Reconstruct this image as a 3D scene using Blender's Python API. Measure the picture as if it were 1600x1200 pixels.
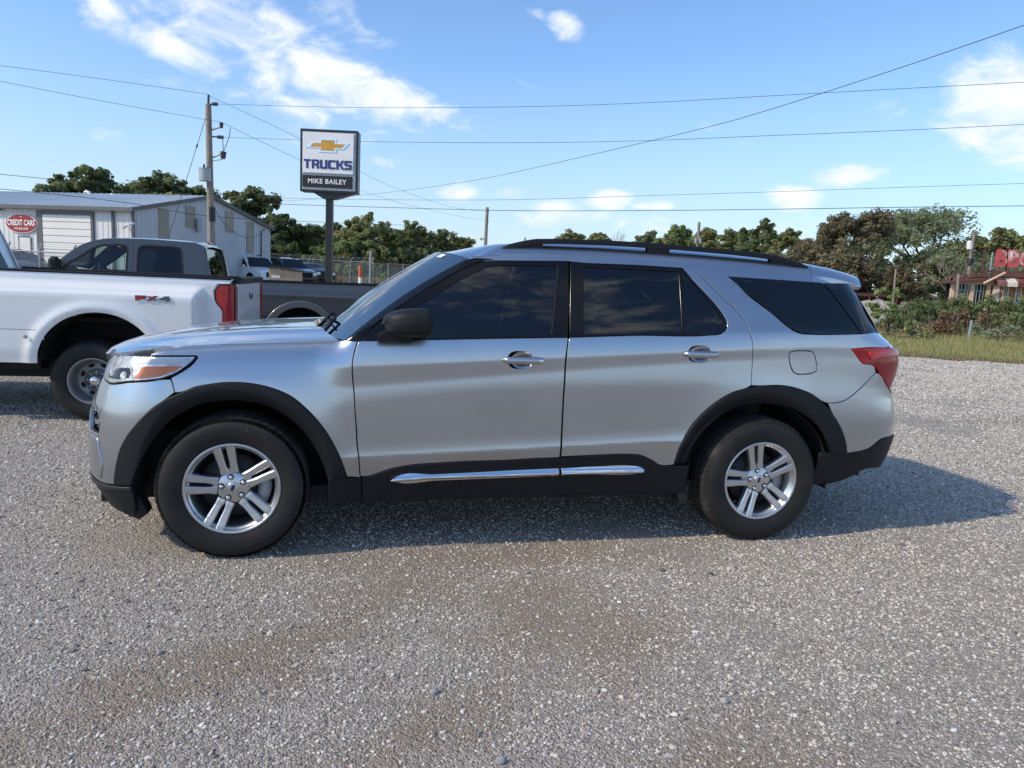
import bpy, bmesh, math, random
import numpy as np
from mathutils import Vector, Matrix
from mathutils.geometry import delaunay_2d_cdt

for _o in list(bpy.data.objects): bpy.data.objects.remove(_o, do_unlink=True)
SC = bpy.context.scene; COL = SC.collection
R = math.radians
random.seed(7); RNG = np.random.default_rng(7)

# ================================================================= camera
FPX, PITCH, ROLL, CAM_H = 1141.93, .1386, .0473, 1.5012
_cp, _sp, _cr, _sr = math.cos(PITCH), math.sin(PITCH), math.cos(ROLL), math.sin(ROLL)
FW = np.array([0, _cp, -_sp]); _U = np.array([0, _sp, _cp]); _R = np.array([1., 0, 0])
RT = _cr*_R+_sr*_U; UP = -_sr*_R+_cr*_U; CAMP = np.array([0, 0, CAM_H])
cd = bpy.data.cameras.new('camera'); cam = bpy.data.objects.new('camera', cd); COL.objects.link(cam)
cam.matrix_world = Matrix(((RT[0], UP[0], -FW[0], 0), (RT[1], UP[1], -FW[1], 0), (RT[2], UP[2], -FW[2], CAM_H), (0, 0, 0, 1)))
cd.sensor_width = 36; cd.lens = FPX/1600*36; cd.clip_start = .05; cd.clip_end = 6000
SC.camera = cam

# ================================================================= daylight
SUN_DIR = Vector((-1.130, -.515, 1.0)).normalized()          # towards the sun
SUN_EL = math.asin(SUN_DIR.z); SUN_AZ = math.atan2(SUN_DIR.x, SUN_DIR.y)
SC.view_settings.view_transform = 'Standard'; SC.view_settings.look = 'None'
SC.view_settings.exposure = 0.80; SC.view_settings.gamma = 1.0; SC.view_settings.use_curve_mapping = False
sl = bpy.data.lights.new('sun', 'SUN'); sl.energy = 2.05; sl.angle = R(2.0); sl.color = (1, .88, .70)
so = bpy.data.objects.new('sun', sl); COL.objects.link(so)
so.rotation_euler = (-SUN_DIR).to_track_quat('-Z', 'Y').to_euler()

wd = bpy.data.worlds.new('World'); SC.world = wd; wd.use_nodes = True
nt = wd.node_tree; nt.nodes.clear()
def WN(t, **k):
    n = nt.nodes.new(t)
    for a, b in k.items(): setattr(n, a, b)
    return n
def WL(a, b): nt.links.new(a, b)
def wmath(op, a, b=None, c=None, clamp=False):
    n = WN('ShaderNodeMath', operation=op, use_clamp=clamp)
    for i, x in enumerate((a, b, c)):
        if x is None: continue
        if isinstance(x, (int, float)): n.inputs[i].default_value = x
        else: WL(x, n.inputs[i])
    return n.outputs[0]
sky = WN('ShaderNodeTexSky', sky_type='NISHITA', sun_disc=False)
sky.sun_elevation = SUN_EL; sky.sun_rotation = SUN_AZ
sky.altitude = 200; sky.air_density = 1.0; sky.dust_density = .45; sky.ozone_density = 2.6
tc = WN('ShaderNodeTexCoord'); sep = WN('ShaderNodeSeparateXYZ'); WL(tc.outputs['Generated'], sep.inputs[0])
az = wmath('ARCTAN2', sep.outputs[0], sep.outputs[1]); el = wmath('ARCSINE', sep.outputs[2])
ae = WN('ShaderNodeCombineXYZ'); WL(az, ae.inputs[0]); WL(el, ae.inputs[1])
def cloud_dir(px, py):
    d = FW+RT*(px-800)/FPX-UP*(py-600)/FPX; d /= np.linalg.norm(d)
    return math.atan2(d[0], d[1]), math.asin(d[2])
# cloud banks: centre (azimuth, elevation), half sizes, turn, weight
CLOUDS = [  # px, py of the bank in the photograph, half width, half height (radians), turn, weight
 (330, 20, .22, .085, -.42, .84), (470, 85, .16, .065, -.42, .88), (585, 140, .13, .040, -.25, .98), (655, 160, .05, .022, -.1, 1.0), (215, 40, .10, .035, -.32, .9),
 (520, 50, .14, .06, -.5, .62), (430, 170, .14, .045, -.15, .66), (885, 45, .036, .020, -.45, .85), (835, 20, .03, .012, -.3, .6), (1560, 165, .075, .068, .0, 1.1),
 (1640, 190, .12, .07, .0, 1.0), (1318, 274, .050, .018, .0, 1.15), (1240, 312, .042, .020, .0, 1.1), (955, 312, .040, .016, .0, 1.1), (1015, 321, .035, .010, .0, .95), (715, 300, .04, .016, .0, 1.05), (795, 305, .03, .012, .0, .8), (860, 325, .05, .014, .0, .7), (625, 255, .05, .010, .0, .55),
 (1110, 345, .10, .014, .0, .5), (1390, 170, .035, .018, -.2, .65), (1010, 345, .06, .012, .0, .6), (1320, 35, .05, .014, -.15, .5), (150, 210, .10, .014, .0, .36), (1150, 220, .12, .008, -.42, .45), (870, 160, .12, .008, -.42, .40), (1180, 350, .2, .02, 0, .5), (900, 345, .2, .02, 0, .5)]
nz = WN('ShaderNodeTexNoise', noise_dimensions='3D'); nz.inputs['Scale'].default_value = 1.0; nz.inputs['Detail'].default_value = 9; nz.inputs['Roughness'].default_value = .60; nz.inputs['Distortion'].default_value = .5
sc_ = WN('ShaderNodeVectorMath', operation='MULTIPLY'); WL(tc.outputs['Generated'], sc_.inputs[0]); sc_.inputs[1].default_value = (13, 13, 26); WL(sc_.outputs[0], nz.inputs['Vector'])
nzb = WN('ShaderNodeTexNoise', noise_dimensions='3D'); nzb.inputs['Scale'].default_value = 1.0; nzb.inputs['Detail'].default_value = 6; nzb.inputs['Roughness'].default_value = .5
scb = WN('ShaderNodeVectorMath', operation='MULTIPLY'); WL(tc.outputs['Generated'], scb.inputs[0]); scb.inputs[1].default_value = (2.2, 2.2, 5.5); WL(scb.outputs[0], nzb.inputs['Vector'])
mask = None
for (px, py, a, b, t, w) in CLOUDS:
    c0, e0 = cloud_dir(px, py)
    mp = WN('ShaderNodeMapping', vector_type='TEXTURE'); WL(ae.outputs[0], mp.inputs['Vector'])
    mp.inputs['Location'].default_value = (c0, e0, 0); mp.inputs['Rotation'].default_value = (0, 0, t); mp.inputs['Scale'].default_value = (a, b, 1)
    ln = WN('ShaderNodeVectorMath', operation='LENGTH'); WL(mp.outputs[0], ln.inputs[0])
    mr = WN('ShaderNodeMapRange', interpolation_type='SMOOTHSTEP'); WL(ln.outputs['Value'], mr.inputs['Value'])
    mr.inputs['From Min'].default_value = 1.45; mr.inputs['From Max'].default_value = .15; mr.inputs['To Min'].default_value = 0; mr.inputs['To Max'].default_value = w
    mask = mr.outputs[0] if mask is None else wmath('MAXIMUM', mask, mr.outputs[0])
# the rest of the sky carries the same scattered fair-weather clouds
gen = WN('ShaderNodeMapRange', interpolation_type='SMOOTHSTEP'); WL(nzb.outputs['Fac'], gen.inputs['Value'])
gen.inputs['From Min'].default_value = .45; gen.inputs['From Max'].default_value = .62; gen.inputs['To Max'].default_value = .75
front = WN('ShaderNodeMapRange', interpolation_type='SMOOTHSTEP'); WL(sep.outputs[1], front.inputs['Value']); front.inputs['From Min'].default_value = .62; front.inputs['From Max'].default_value = .30
mask = wmath('MAXIMUM', mask, wmath('MULTIPLY', gen.outputs[0], front.outputs[0]))
dens = wmath('ADD', wmath('MULTIPLY', mask, .95), wmath('MULTIPLY', wmath('SUBTRACT', nz.outputs['Fac'], .5), 2.1))
cm = WN('ShaderNodeMapRange', interpolation_type='SMOOTHSTEP'); WL(dens, cm.inputs['Value']); cm.inputs['From Min'].default_value = .34; cm.inputs['From Max'].default_value = 1.14
up = WN('ShaderNodeMapRange'); WL(el, up.inputs['Value']); up.inputs['From Min'].default_value = -.01; up.inputs['From Max'].default_value = .03
cfac = wmath('MULTIPLY', wmath('MULTIPLY', cm.outputs[0], up.outputs[0]), wmath('MULTIPLY', mask, 3.0, clamp=True), clamp=True)
ccol = WN('ShaderNodeMix', data_type='RGBA'); WL(nz.outputs['Fac'], ccol.inputs['Factor'])
ccol.inputs['A'].default_value = (3.5, 3.9, 4.4, 1); ccol.inputs['B'].default_value = (5.1, 5.2, 5.3, 1)
cmix = WN('ShaderNodeMix', data_type='RGBA'); WL(cfac, cmix.inputs['Factor']); WL(sky.outputs[0], cmix.inputs['A']); WL(ccol.outputs['Result'], cmix.inputs['B'])
hz = WN('ShaderNodeMapRange', interpolation_type='SMOOTHSTEP'); WL(el, hz.inputs['Value']); hz.inputs['From Min'].default_value = .30; hz.inputs['From Max'].default_value = -.02; hz.inputs['To Max'].default_value = .66
hmix = WN('ShaderNodeMix', data_type='RGBA'); WL(hz.outputs[0], hmix.inputs['Factor']); skt = WN('ShaderNodeVectorMath', operation='MULTIPLY'); WL(sky.outputs[0], skt.inputs[0]); skt.inputs[1].default_value = (.76, .87, .98); WL(skt.outputs[0], hmix.inputs['A']); hmix.inputs['B'].default_value = (2.55, 2.95, 3.5, 1); WL(hmix.outputs['Result'], cmix.inputs['A'])
bg = WN('ShaderNodeBackground'); bg.inputs['Strength'].default_value = .13; WL(cmix.outputs['Result'], bg.inputs['Color'])
wo = WN('ShaderNodeOutputWorld'); WL(bg.outputs[0], wo.inputs['Surface'])

# ================================================================= helpers
def ray(px, py): return FW+RT*(px-800)/FPX-UP*(py-600)/FPX
def at(px, py, Y):
    """the point of the place seen at photograph pixel (px, py), Y metres ahead"""
    d = ray(px, py); return CAMP+d*(Y/d[1])
def on_wall(px, py, A, B):
    """the point seen at (px, py) on the upright wall through ground points A, B"""
    d = ray(px, py); ux, uy = B[0]-A[0], B[1]-A[1]; nx, ny = -uy, ux
    t = ((A[0]-CAMP[0])*nx+(A[1]-CAMP[1])*ny)/(d[0]*nx+d[1]*ny); return CAMP+d*t
def gz(y, x=0.):
    """height of the ground: the lot is level, the land behind climbs gently"""
    t = np.clip(np.asarray(y, float)-20, 0, 100); return .018*t*np.clip(t/12, 0, 1)
class MB:
    def __init__(s): s.v = []; s.f = []; s.sm = []
    def add(s, V, F, smooth=False, M=None):
        o = len(s.v)
        for p in V:
            p = Vector(p)
            if M is not None: p = M@p
            s.v.append(tuple(p))
        for f in F: s.f.append(tuple(i+o for i in f)); s.sm.append(smooth)
        return s
    def box(s, lo, hi, b=0, M=None):
        lo, hi = [min(a, c) for a, c in zip(lo, hi)], [max(a, c) for a, c in zip(lo, hi)]
        c = [(a+d)/2 for a, d in zip(lo, hi)]; h = [(d-a)/2 for a, d in zip(lo, hi)]
        if b <= 0:
            V = [(c[0]+sx*h[0], c[1]+sy*h[1], c[2]+sz*h[2]) for sz in (-1, 1) for sy in (-1, 1) for sx in (-1, 1)]
            return s.add(V, [(0, 2, 3, 1), (4, 5, 7, 6), (0, 1, 5, 4), (2, 6, 7, 3), (0, 4, 6, 2), (1, 3, 7, 5)], False, M)
        b = min(b, *[.49*2*x for x in h])
        V = []; ix = {}
        for sz in (-1, 1):
            for sy in (-1, 1):
                for sx in (-1, 1):
                    for k in range(3):
                        q = [sx*(h[0]-b), sy*(h[1]-b), sz*(h[2]-b)]; q[k] += (sx, sy, sz)[k]*b
                        ix[sx, sy, sz, k] = len(V); V.append((c[0]+q[0], c[1]+q[1], c[2]+q[2]))
        F = []
        for k in range(3):
            i, j = (k+1) % 3, (k+2) % 3
            for sk in (-1, 1):
                def key(si, sj):
                    t = [0, 0, 0]; t[k] = sk; t[i] = si; t[j] = sj; return (*t, k)
                q = [ix[key(-1, -1)], ix[key(1, -1)], ix[key(1, 1)], ix[key(-1, 1)]]; F.append(q if sk > 0 else q[::-1])
            for si in (-1, 1):
                for sj in (-1, 1):   # edge along k
                    def kk(sk, n):
                        t = [0, 0, 0]; t[k] = sk; t[i] = si; t[j] = sj; return (*t, n)
                    q = [ix[kk(-1, i)], ix[kk(1, i)], ix[kk(1, j)], ix[kk(-1, j)]]; F.append(q if si*sj < 0 else q[::-1])
        for sz in (-1, 1):
            for sy in (-1, 1):
                for sx in (-1, 1):
                    q = [ix[sx, sy, sz, k] for k in range(3)]; F.append(q if sx*sy*sz > 0 else q[::-1])
        return s.add(V, F, False, M)
    def tube(s, pts, r, n=8, cap=True, smooth=True, M=None):
        pts = [Vector(p) for p in pts]; m = len(pts); rr = r if hasattr(r, '__len__') else [r]*m
        V = []; F = []; prev = None
        for i, p in enumerate(pts):
            t = (pts[min(i+1, m-1)]-pts[max(i-1, 0)]).normalized()
            if prev is None: a = t.orthogonal().normalized()
            else: a = (prev-t*prev.dot(t)).normalized()
            prev = a; b = t.cross(a)
            for k in range(n):
                th = 2*math.pi*k/n; V.append(p+(a*math.cos(th)+b*math.sin(th))*rr[i])
        for i in range(m-1):
            for k in range(n): F.append((i*n+k, i*n+(k+1) % n, (i+1)*n+(k+1) % n, (i+1)*n+k))
        s.add(V, F, smooth, M)
        if cap: s.add(V[:n], [tuple(range(n))[::-1]], False, M); s.add(V[-n:], [tuple(range(n))], False, M)
        return s
    def lathe(s, prof, n=48, M=None, smooth=True, close=False):
        """profile of (radius, y); turned round the y axis"""
        V = []; F = []; m = len(prof)
        for (r, y) in prof:
            for k in range(n):
                th = 2*math.pi*k/n; V.append((r*math.cos(th), y, r*math.sin(th)))
        for i in range(m-1 if not close else m):
            j = (i+1) % m
            for k in range(n): F.append((i*n+k, j*n+k, j*n+(k+1) % n, i*n+(k+1) % n))
        return s.add(V, F, smooth, M)
    def prism(s, poly, a, b, axes='xz', M=None, smooth=False):
        """closed 2-D outline pushed from a to b along the third axis"""
        n = len(poly)
        def pt(p, d):
            if axes == 'xz': return (p[0], d, p[1])
            if axes == 'yz': return (d, p[0], p[1])
            return (p[0], p[1], d)
        V = [pt(p, a) for p in poly]+[pt(p, b) for p in poly]
        ar = sum(poly[i][0]*poly[(i+1) % n][1]-poly[(i+1) % n][0]*poly[i][1] for i in range(n))
        fl = (ar > 0) ^ (b < a) ^ (axes == 'xz')
        F = [tuple(range(n)) if not fl else tuple(range(n))[::-1], tuple(range(n, 2*n))[::-1] if not fl else tuple(range(n, 2*n))]
        for i in range(n):
            j = (i+1) % n; q = (i, i+n, j+n, j); F.append(q if not fl else q[::-1])
        return s.add(V, F, smooth, M)
    def grid(s, G, smooth=True, M=None, flip=False):
        """G: array (nu, nv, 3)"""
        nu, nv = len(G), len(G[0]); V = [tuple(p) for row in G for p in row]; F = []
        for i in range(nu-1):
            for j in range(nv-1):
                q = (i*nv+j, (i+1)*nv+j, (i+1)*nv+j+1, i*nv+j+1); F.append(q if not flip else q[::-1])
        return s.add(V, F, smooth, M)
    def build(s, name, m, parent=None, loc=None):
        me = bpy.data.meshes.new(name); me.from_pydata(s.v, [], s.f); me.materials.append(m)
        me.polygons.foreach_set('use_smooth', s.sm); me.update()
        return link(name, me, parent, loc)
def link(name, me, parent=None, loc=None):
    o = bpy.data.objects.new(name, me); COL.objects.link(o)
    if parent is not None: o.parent = parent
    if loc is not None: o.location = loc
    return o
def tag(o, label=None, cat=None, group=None, kind=None):
    if label: o['label'] = label
    if cat: o['category'] = cat
    if group: o['group'] = group
    if kind: o['kind'] = kind
    return o
def thing(name, label, cat, loc=(0, 0, 0), rz=0, group=None):
    o = bpy.data.objects.new(name, None); COL.objects.link(o); o.location = loc; o.rotation_euler = (0, 0, rz); o.empty_display_size = .2
    return tag(o, label, cat, group)
def copy_tree(o, parent=None):
    c = o.copy(); COL.objects.link(c); c.parent = parent
    for ch in o.children: copy_tree(ch, c)
    return c
def np_mesh(name, V, F, m, parent=None, normals=None, smooth=True, attr=None):
    """V (n,3) array, F (k,3|4) int array"""
    V = np.asarray(V, np.float32); F = np.asarray(F, np.int32); k = F.shape[1]
    me = bpy.data.meshes.new(name); me.vertices.add(len(V)); me.vertices.foreach_set('co', V.ravel())
    me.loops.add(F.size); me.loops.foreach_set('vertex_index', F.ravel())
    me.polygons.add(len(F)); me.polygons.foreach_set('loop_start', np.arange(0, F.size, k, dtype=np.int32))
    me.update(calc_edges=True); me.validate()
    me.polygons.foreach_set('use_smooth', [smooth]*len(me.polygons)); me.materials.append(m)
    if attr is not None:
        a = me.attributes.new('tint', 'FLOAT', 'POINT'); a.data.foreach_set('value', np.asarray(attr, np.float32))
    if normals is not None: me.normals_split_custom_set_from_vertices([tuple(x) for x in normals])
    return link(name, me, parent)
_fonts = {}
def text_geo(txt, height, bold=0.0, spacing=1.0, depth=0.0, shear=0.0, xs=1.0):
    """flat letters in the x/z plane facing -y, centred; returns (V, F)"""
    cu = bpy.data.curves.new('letters', 'FONT'); cu.body = txt; cu.size = 1; cu.offset = bold; cu.space_character = spacing; cu.shear = shear; cu.resolution_u = 4; cu.fill_mode = 'FRONT' if depth == 0 else 'BOTH'; cu.extrude = depth
    ob = bpy.data.objects.new('letters', cu); COL.objects.link(ob)
    dg = bpy.context.evaluated_depsgraph_get(); dg.update(); me = bpy.data.meshes.new_from_object(ob.evaluated_get(dg))
    V = np.array([v.co[:] for v in me.vertices]) if len(me.vertices) else np.zeros((0, 3)); F = [tuple(p.vertices) for p in me.polygons]
    bpy.data.objects.remove(ob); bpy.data.curves.remove(cu); bpy.data.meshes.remove(me)
    lo, hi = V.min(0), V.max(0); sc = height/(hi[1]-lo[1])
    W3 = np.stack([(V[:, 0]-(lo[0]+hi[0])/2)*sc*xs, -V[:, 2]*sc, (V[:, 1]-(lo[1]+hi[1])/2)*sc], -1)
    return W3, F
# ----------------------------------------------------------------- materials
def nodes_of(m):
    m.use_nodes = True; t = m.node_tree; return t, t.nodes.get('Principled BSDF')
def mat(name, col, rough=.5, metal=0., var=.12, scale=8., bump=0., bscale=None, coat=0., spec=.5, col2=None, dirt=None, coord='Object', detail=4, emit=None, rvar=.0):
    m = bpy.data.materials.new(name); t, b = nodes_of(m); N = t.nodes; L = t.links
    tcn = N.new('ShaderNodeTexCoord'); nn = N.new('ShaderNodeTexNoise'); nn.inputs['Scale'].default_value = scale; nn.inputs['Detail'].default_value = detail; L.new(tcn.outputs[coord], nn.inputs['Vector'])
    mx = N.new('ShaderNodeMix'); mx.data_type = 'RGBA'
    mr = N.new('ShaderNodeMapRange'); mr.inputs['From Min'].default_value = .3; mr.inputs['From Max'].default_value = .7; L.new(nn.outputs['Fac'], mr.inputs['Value']); L.new(mr.outputs[0], mx.inputs['Factor'])
    c2 = col2 if col2 else tuple(min(1, c*(1+var)) for c in col)
    mx.inputs['A'].default_value = (*[c*(1-var) for c in col], 1) if not col2 else (*col, 1); mx.inputs['B'].default_value = (*c2, 1)
    out = mx.outputs['Result']
    if dirt:
        dcol, amt, ds = dirt; n2 = N.new('ShaderNodeTexNoise'); n2.inputs['Scale'].default_value = ds; n2.inputs['Detail'].default_value = 6; L.new(tcn.outputs[coord], n2.inputs['Vector'])
        r2 = N.new('ShaderNodeMapRange'); r2.inputs['From Min'].default_value = .52; r2.inputs['From Max'].default_value = .72; r2.inputs['To Max'].default_value = amt; L.new(n2.outputs['Fac'], r2.inputs['Value'])
        m2 = N.new('ShaderNodeMix'); m2.data_type = 'RGBA'; L.new(r2.outputs[0], m2.inputs['Factor']); L.new(out, m2.inputs['A']); m2.inputs['B'].default_value = (*dcol, 1); out = m2.outputs['Result']
    L.new(out, b.inputs['Base Color']); b.inputs['Roughness'].default_value = rough; b.inputs['Metallic'].default_value = metal
    b.inputs['Specular IOR Level'].default_value = spec; b.inputs['Coat Weight'].default_value = coat; b.inputs['Coat Roughness'].default_value = .03
    if rvar:
        rr = N.new('ShaderNodeMapRange'); rr.inputs['To Min'].default_value = max(.01, rough-rvar); rr.inputs['To Max'].default_value = min(1, rough+rvar); L.new(nn.outputs['Fac'], rr.inputs['Value']); L.new(rr.outputs[0], b.inputs['Roughness'])
    if bump:
        bp = N.new('ShaderNodeBump'); bp.inputs['Strength'].default_value = bump; bp.inputs['Distance'].default_value = .02
        nb = N.new('ShaderNodeTexNoise'); nb.inputs['Scale'].default_value = bscale or scale*6; nb.inputs['Detail'].default_value = 3; L.new(tcn.outputs[coord], nb.inputs['Vector']); L.new(nb.outputs['Fac'], bp.inputs['Height']); L.new(bp.outputs[0], b.inputs['Normal'])
    return m
def glass_mat(name, tint, body=.0, rough=.0, ior=1.5, wave=0.0):
    """tinted pane: clear tint behind a mirror-like surface that strengthens at glancing angles"""
    m = bpy.data.materials.new(name); m.use_nodes = True; t = m.node_tree; N = t.nodes; L = t.links; N.clear()
    tr = N.new('ShaderNodeBsdfTransparent'); tr.inputs['Color'].default_value = (*tint, 1)
    gl = N.new('ShaderNodeBsdfGlossy'); gl.inputs['Roughness'].default_value = rough; gl.inputs['Color'].default_value = (1, 1, 1, 1)
    fr = N.new('ShaderNodeFresnel'); fr.inputs['IOR'].default_value = ior
    mx = N.new('ShaderNodeMixShader'); L.new(fr.outputs[0], mx.inputs[0]); L.new(tr.outputs[0], mx.inputs[1]); L.new(gl.outputs[0], mx.inputs[2])
    if wave:
        tcn = N.new('ShaderNodeTexCoord'); nn = N.new('ShaderNodeTexNoise'); nn.inputs['Scale'].default_value = 5; nn.inputs['Detail'].default_value = 1; L.new(tcn.outputs['Object'], nn.inputs['Vector'])
        bp = N.new('ShaderNodeBump'); bp.inputs['Strength'].default_value = wave; bp.inputs['Distance'].default_value = .02; L.new(nn.outputs['Fac'], bp.inputs['Height']); L.new(bp.outputs[0], gl.inputs['Normal'])
    o = N.new('ShaderNodeOutputMaterial'); L.new(mx.outputs[0], o.inputs['Surface']); return m
def leaf_mat(name, c1, c2, trans=.25):
    """foliage: every leaf clump carries its own tint value"""
    m = bpy.data.materials.new(name); t, b = nodes_of(m); N = t.nodes; L = t.links
    a = N.new('ShaderNodeAttribute'); a.attribute_name = 'tint'
    mx = N.new('ShaderNodeMix'); mx.data_type = 'RGBA'; L.new(a.outputs['Fac'], mx.inputs['Factor']); mx.inputs['A'].default_value = (*c1, 1); mx.inputs['B'].default_value = (*c2, 1)
    L.new(mx.outputs['Result'], b.inputs['Base Color']); b.inputs['Roughness'].default_value = .6; b.inputs['Specular IOR Level'].default_value = .3
    tl = N.new('ShaderNodeBsdfTranslucent'); L.new(mx.outputs['Result'], tl.inputs['Color'])
    ms = N.new('ShaderNodeMixShader'); ms.inputs[0].default_value = trans; L.new(b.outputs[0], ms.inputs[1]); L.new(tl.outputs[0], ms.inputs[2])
    L.new(ms.outputs[0], N['Material Output'].inputs['Surface']); return m
M_ = {}
M_['silver'] = mat('silver_paint', (.455, .485, .52), .24, .94, .02, 3, coat=1.0)
M_['white_paint'] = mat('white_paint', (.77, .785, .785), .35, 0, .02, 3, coat=.9)
M_['grey_paint'] = mat('grey_paint', (.058, .060, .064), .32, .35, .05, 3, coat=.9)
M_['black_trim'] = mat('black_trim', (.0085, .0095, .012), .55, 0, .15, 30, spec=.28, bump=.10, bscale=500, rvar=.06)
M_['piano'] = mat('gloss_black', (.005, .005, .006), .14, 0, .1, 4, spec=.35)
M_['rubber'] = mat('tyre_rubber', (.0085, .0082, .008), .72, 0, .2, 9, bump=.10, bscale=120, dirt=((.045, .038, .031), .35, 5))
M_['tread'] = mat('tyre_tread', (.016, .0145, .013), .85, 0, .25, 14, bump=.2, bscale=90, dirt=((.10, .085, .068), .6, 6))
M_['alloy'] = mat('alloy', (.58, .59, .60), .30, .9, .03, 10, coat=.3)
M_['chrome'] = mat('chrome', (.78, .79, .80), .06, 1, .02, 6)
M_['steel'] = mat('dull_steel', (.30, .30, .30), .45, .9, .2, 20, dirt=((.12, .09, .07), .5, 12))
M_['under'] = mat('underbody_black', (.010, .010, .011), .8, 0, .2, 10)
M_['dark_grey'] = mat('dark_grey_plastic', (.018, .019, .021), .42, 0, .1, 20, bump=.06, bscale=400)
M_['galv'] = mat('galvanised_steel', (.36, .38, .39), .5, .6, .15, 12)
M_['wood_pole'] = mat('weathered_pole_wood', (.26, .215, .175), .85, 0, .25, 6, bump=.3, bscale=40)
M_['cable'] = mat('cable_black', (.03, .03, .035), .6, 0, .1, 5)

# ================================================================= ground
DIRT = [(-.93, 2.72, .75, .30, .75), (-1.25, 2.45, .5, .22, .8), (-.70, 2.98, .55, .2, .7), (-.47, 3.42, .5, .22, .6), (.17, 3.42, .40, .30, .9), (.15, 3.0, .35, .30, 1.0), (.50, 2.95, .45, .26, .9), (-1.55, 1.93, .5, .25, .6), (7.5, 9.6, 2.4, .55, .2), (.80, 2.1, .5, .3, .6), (.1, 3.9, 1.2, .25, .2), (-.2, 2.3, .5, .22, .8)]   # bare patches: x, y, half length, half width, turn
def gravel_mat():
    m = bpy.data.materials.new('gravel_ground'); t, b = nodes_of(m); N = t.nodes; L = t.links
    tcn = N.new('ShaderNodeTexCoord'); P0 = tcn.outputs['Object']
    def noise(s, d=4, r=.55):
        n = N.new('ShaderNodeTexNoise'); n.inputs['Scale'].default_value = s; n.inputs['Detail'].default_value = d; n.inputs['Roughness'].default_value = r; L.new(P0, n.inputs['Vector']); return n.outputs['Fac']
    def ramp(x, *st):
        r = N.new('ShaderNodeValToRGB'); e = r.color_ramp.elements
        while len(e) < len(st): e.new(.5)
        for k, (p, c) in zip(e, st): k.position = p; k.color = (*c, 1)
        L.new(x, r.inputs[0]); return r.outputs[0]
    def mix(f, a, c):
        x = N.new('ShaderNodeMix'); x.data_type = 'RGBA'
        if isinstance(f, float): x.inputs['Factor'].default_value = f
        else: L.new(f, x.inputs['Factor'])
        L.new(a, x.inputs['A']); L.new(c, x.inputs['B']); return x.outputs['Result']
    def rng(x, a, c, lo=0., hi=1.):
        r = N.new('ShaderNodeMapRange'); r.interpolation_type = 'SMOOTHSTEP'; r.inputs['From Min'].default_value = a; r.inputs['From Max'].default_value = c; r.inputs['To Min'].default_value = lo; r.inputs['To Max'].default_value = hi; L.new(x, r.inputs['Value']); return r.outputs[0]
    def voro(s):
        v = N.new('ShaderNodeTexVoronoi'); v.inputs['Scale'].default_value = s; v.inputs['Randomness'].default_value = 1
        L.new(P0, v.inputs['Vector']); sp = N.new('ShaderNodeSeparateColor'); L.new(v.outputs['Color'], sp.inputs[0]); return sp.outputs[0], v.outputs['Distance']
    c1, d1 = voro(62); c2, d2 = voro(130)
    stone = ((0, (0.144, 0.137, 0.128)), (.28, (0.290, 0.269, 0.246)), (.55, (0.469, 0.432, 0.386)), (.80, (0.665, 0.609, 0.528)), (1, (0.741, 0.760, 0.774)))
    s1 = ramp(c1, *stone); s2 = ramp(c2, (0, (0.171, 0.159, 0.143)), (.5, (0.341, 0.313, 0.279)), (1, (0.563, 0.511, 0.442)))
    st = mix(rng(noise(38, 2), .42, .58), s1, s2)
    dirt = ramp(noise(85, 3), (.25, (0.209, 0.186, 0.158)), (.5, (0.332, 0.294, 0.249)), (.8, (0.471, 0.422, 0.355)))
    patch = rng(noise(.85, 5, .6), .535, .66, 0., .6)
    ln = N.new('ShaderNodeVectorMath'); ln.operation = 'LENGTH'; L.new(P0, ln.inputs[0]); nearf = rng(ln.outputs['Value'], 13, 7, 0., .62)
    dm = None; wob = N.new('ShaderNodeVectorMath'); wob.operation = 'MULTIPLY_ADD'; wn = N.new('ShaderNodeTexNoise'); wn.inputs['Scale'].default_value = 3.2; wn.inputs['Detail'].default_value = 5; L.new(P0, wn.inputs['Vector']); L.new(wn.outputs['Color'], wob.inputs[0]); wob.inputs[1].default_value = (.7, .7, 0); wob.inputs[2].default_value = (-.35, -.35, 0)
    ps = N.new('ShaderNodeVectorMath'); ps.operation = 'ADD'; L.new(P0, ps.inputs[0]); L.new(wob.outputs[0], ps.inputs[1])
    for (x, y, a, c, tn) in DIRT:
        mp = N.new('ShaderNodeMapping'); mp.vector_type = 'TEXTURE'; L.new(ps.outputs[0], mp.inputs['Vector']); mp.inputs['Location'].default_value = (x, y, 0); mp.inputs['Rotation'].default_value = (0, 0, tn); mp.inputs['Scale'].default_value = (a, c, 1)
        l2 = N.new('ShaderNodeVectorMath'); l2.operation = 'LENGTH'; L.new(mp.outputs[0], l2.inputs[0]); v = rng(l2.outputs['Value'], 1.5, .0)
        if dm is None: dm = v
        else: mk = N.new('ShaderNodeMath'); mk.operation = 'MAXIMUM'; L.new(dm, mk.inputs[0]); L.new(v, mk.inputs[1]); dm = mk.outputs[0]
    mxx = N.new('ShaderNodeMath'); mxx.operation = 'MAXIMUM'; L.new(patch, mxx.inputs[0]); L.new(nearf, mxx.inputs[1]); patch = mxx.outputs[0]
    col = mix(patch, st, dirt)
    dmx = N.new('ShaderNodeMath'); dmx.operation = 'MULTIPLY'; L.new(dm, dmx.inputs[0]); dmx.inputs[1].default_value = .72; col = mix(dmx.outputs[0], col, ramp(noise(60, 4), (.3, (0.195, 0.143, 0.100)), (.55, (0.304, 0.231, 0.169)), (.8, (0.421, 0.329, 0.244))))
    big = ramp(noise(.16, 3), (.3, (.84, .84, .84)), (.7, (1.1, 1.09, 1.07))); mid = ramp(noise(16, 6, .7), (.28, (.62, .62, .62)), (.72, (1.36, 1.35, 1.33)))
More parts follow.
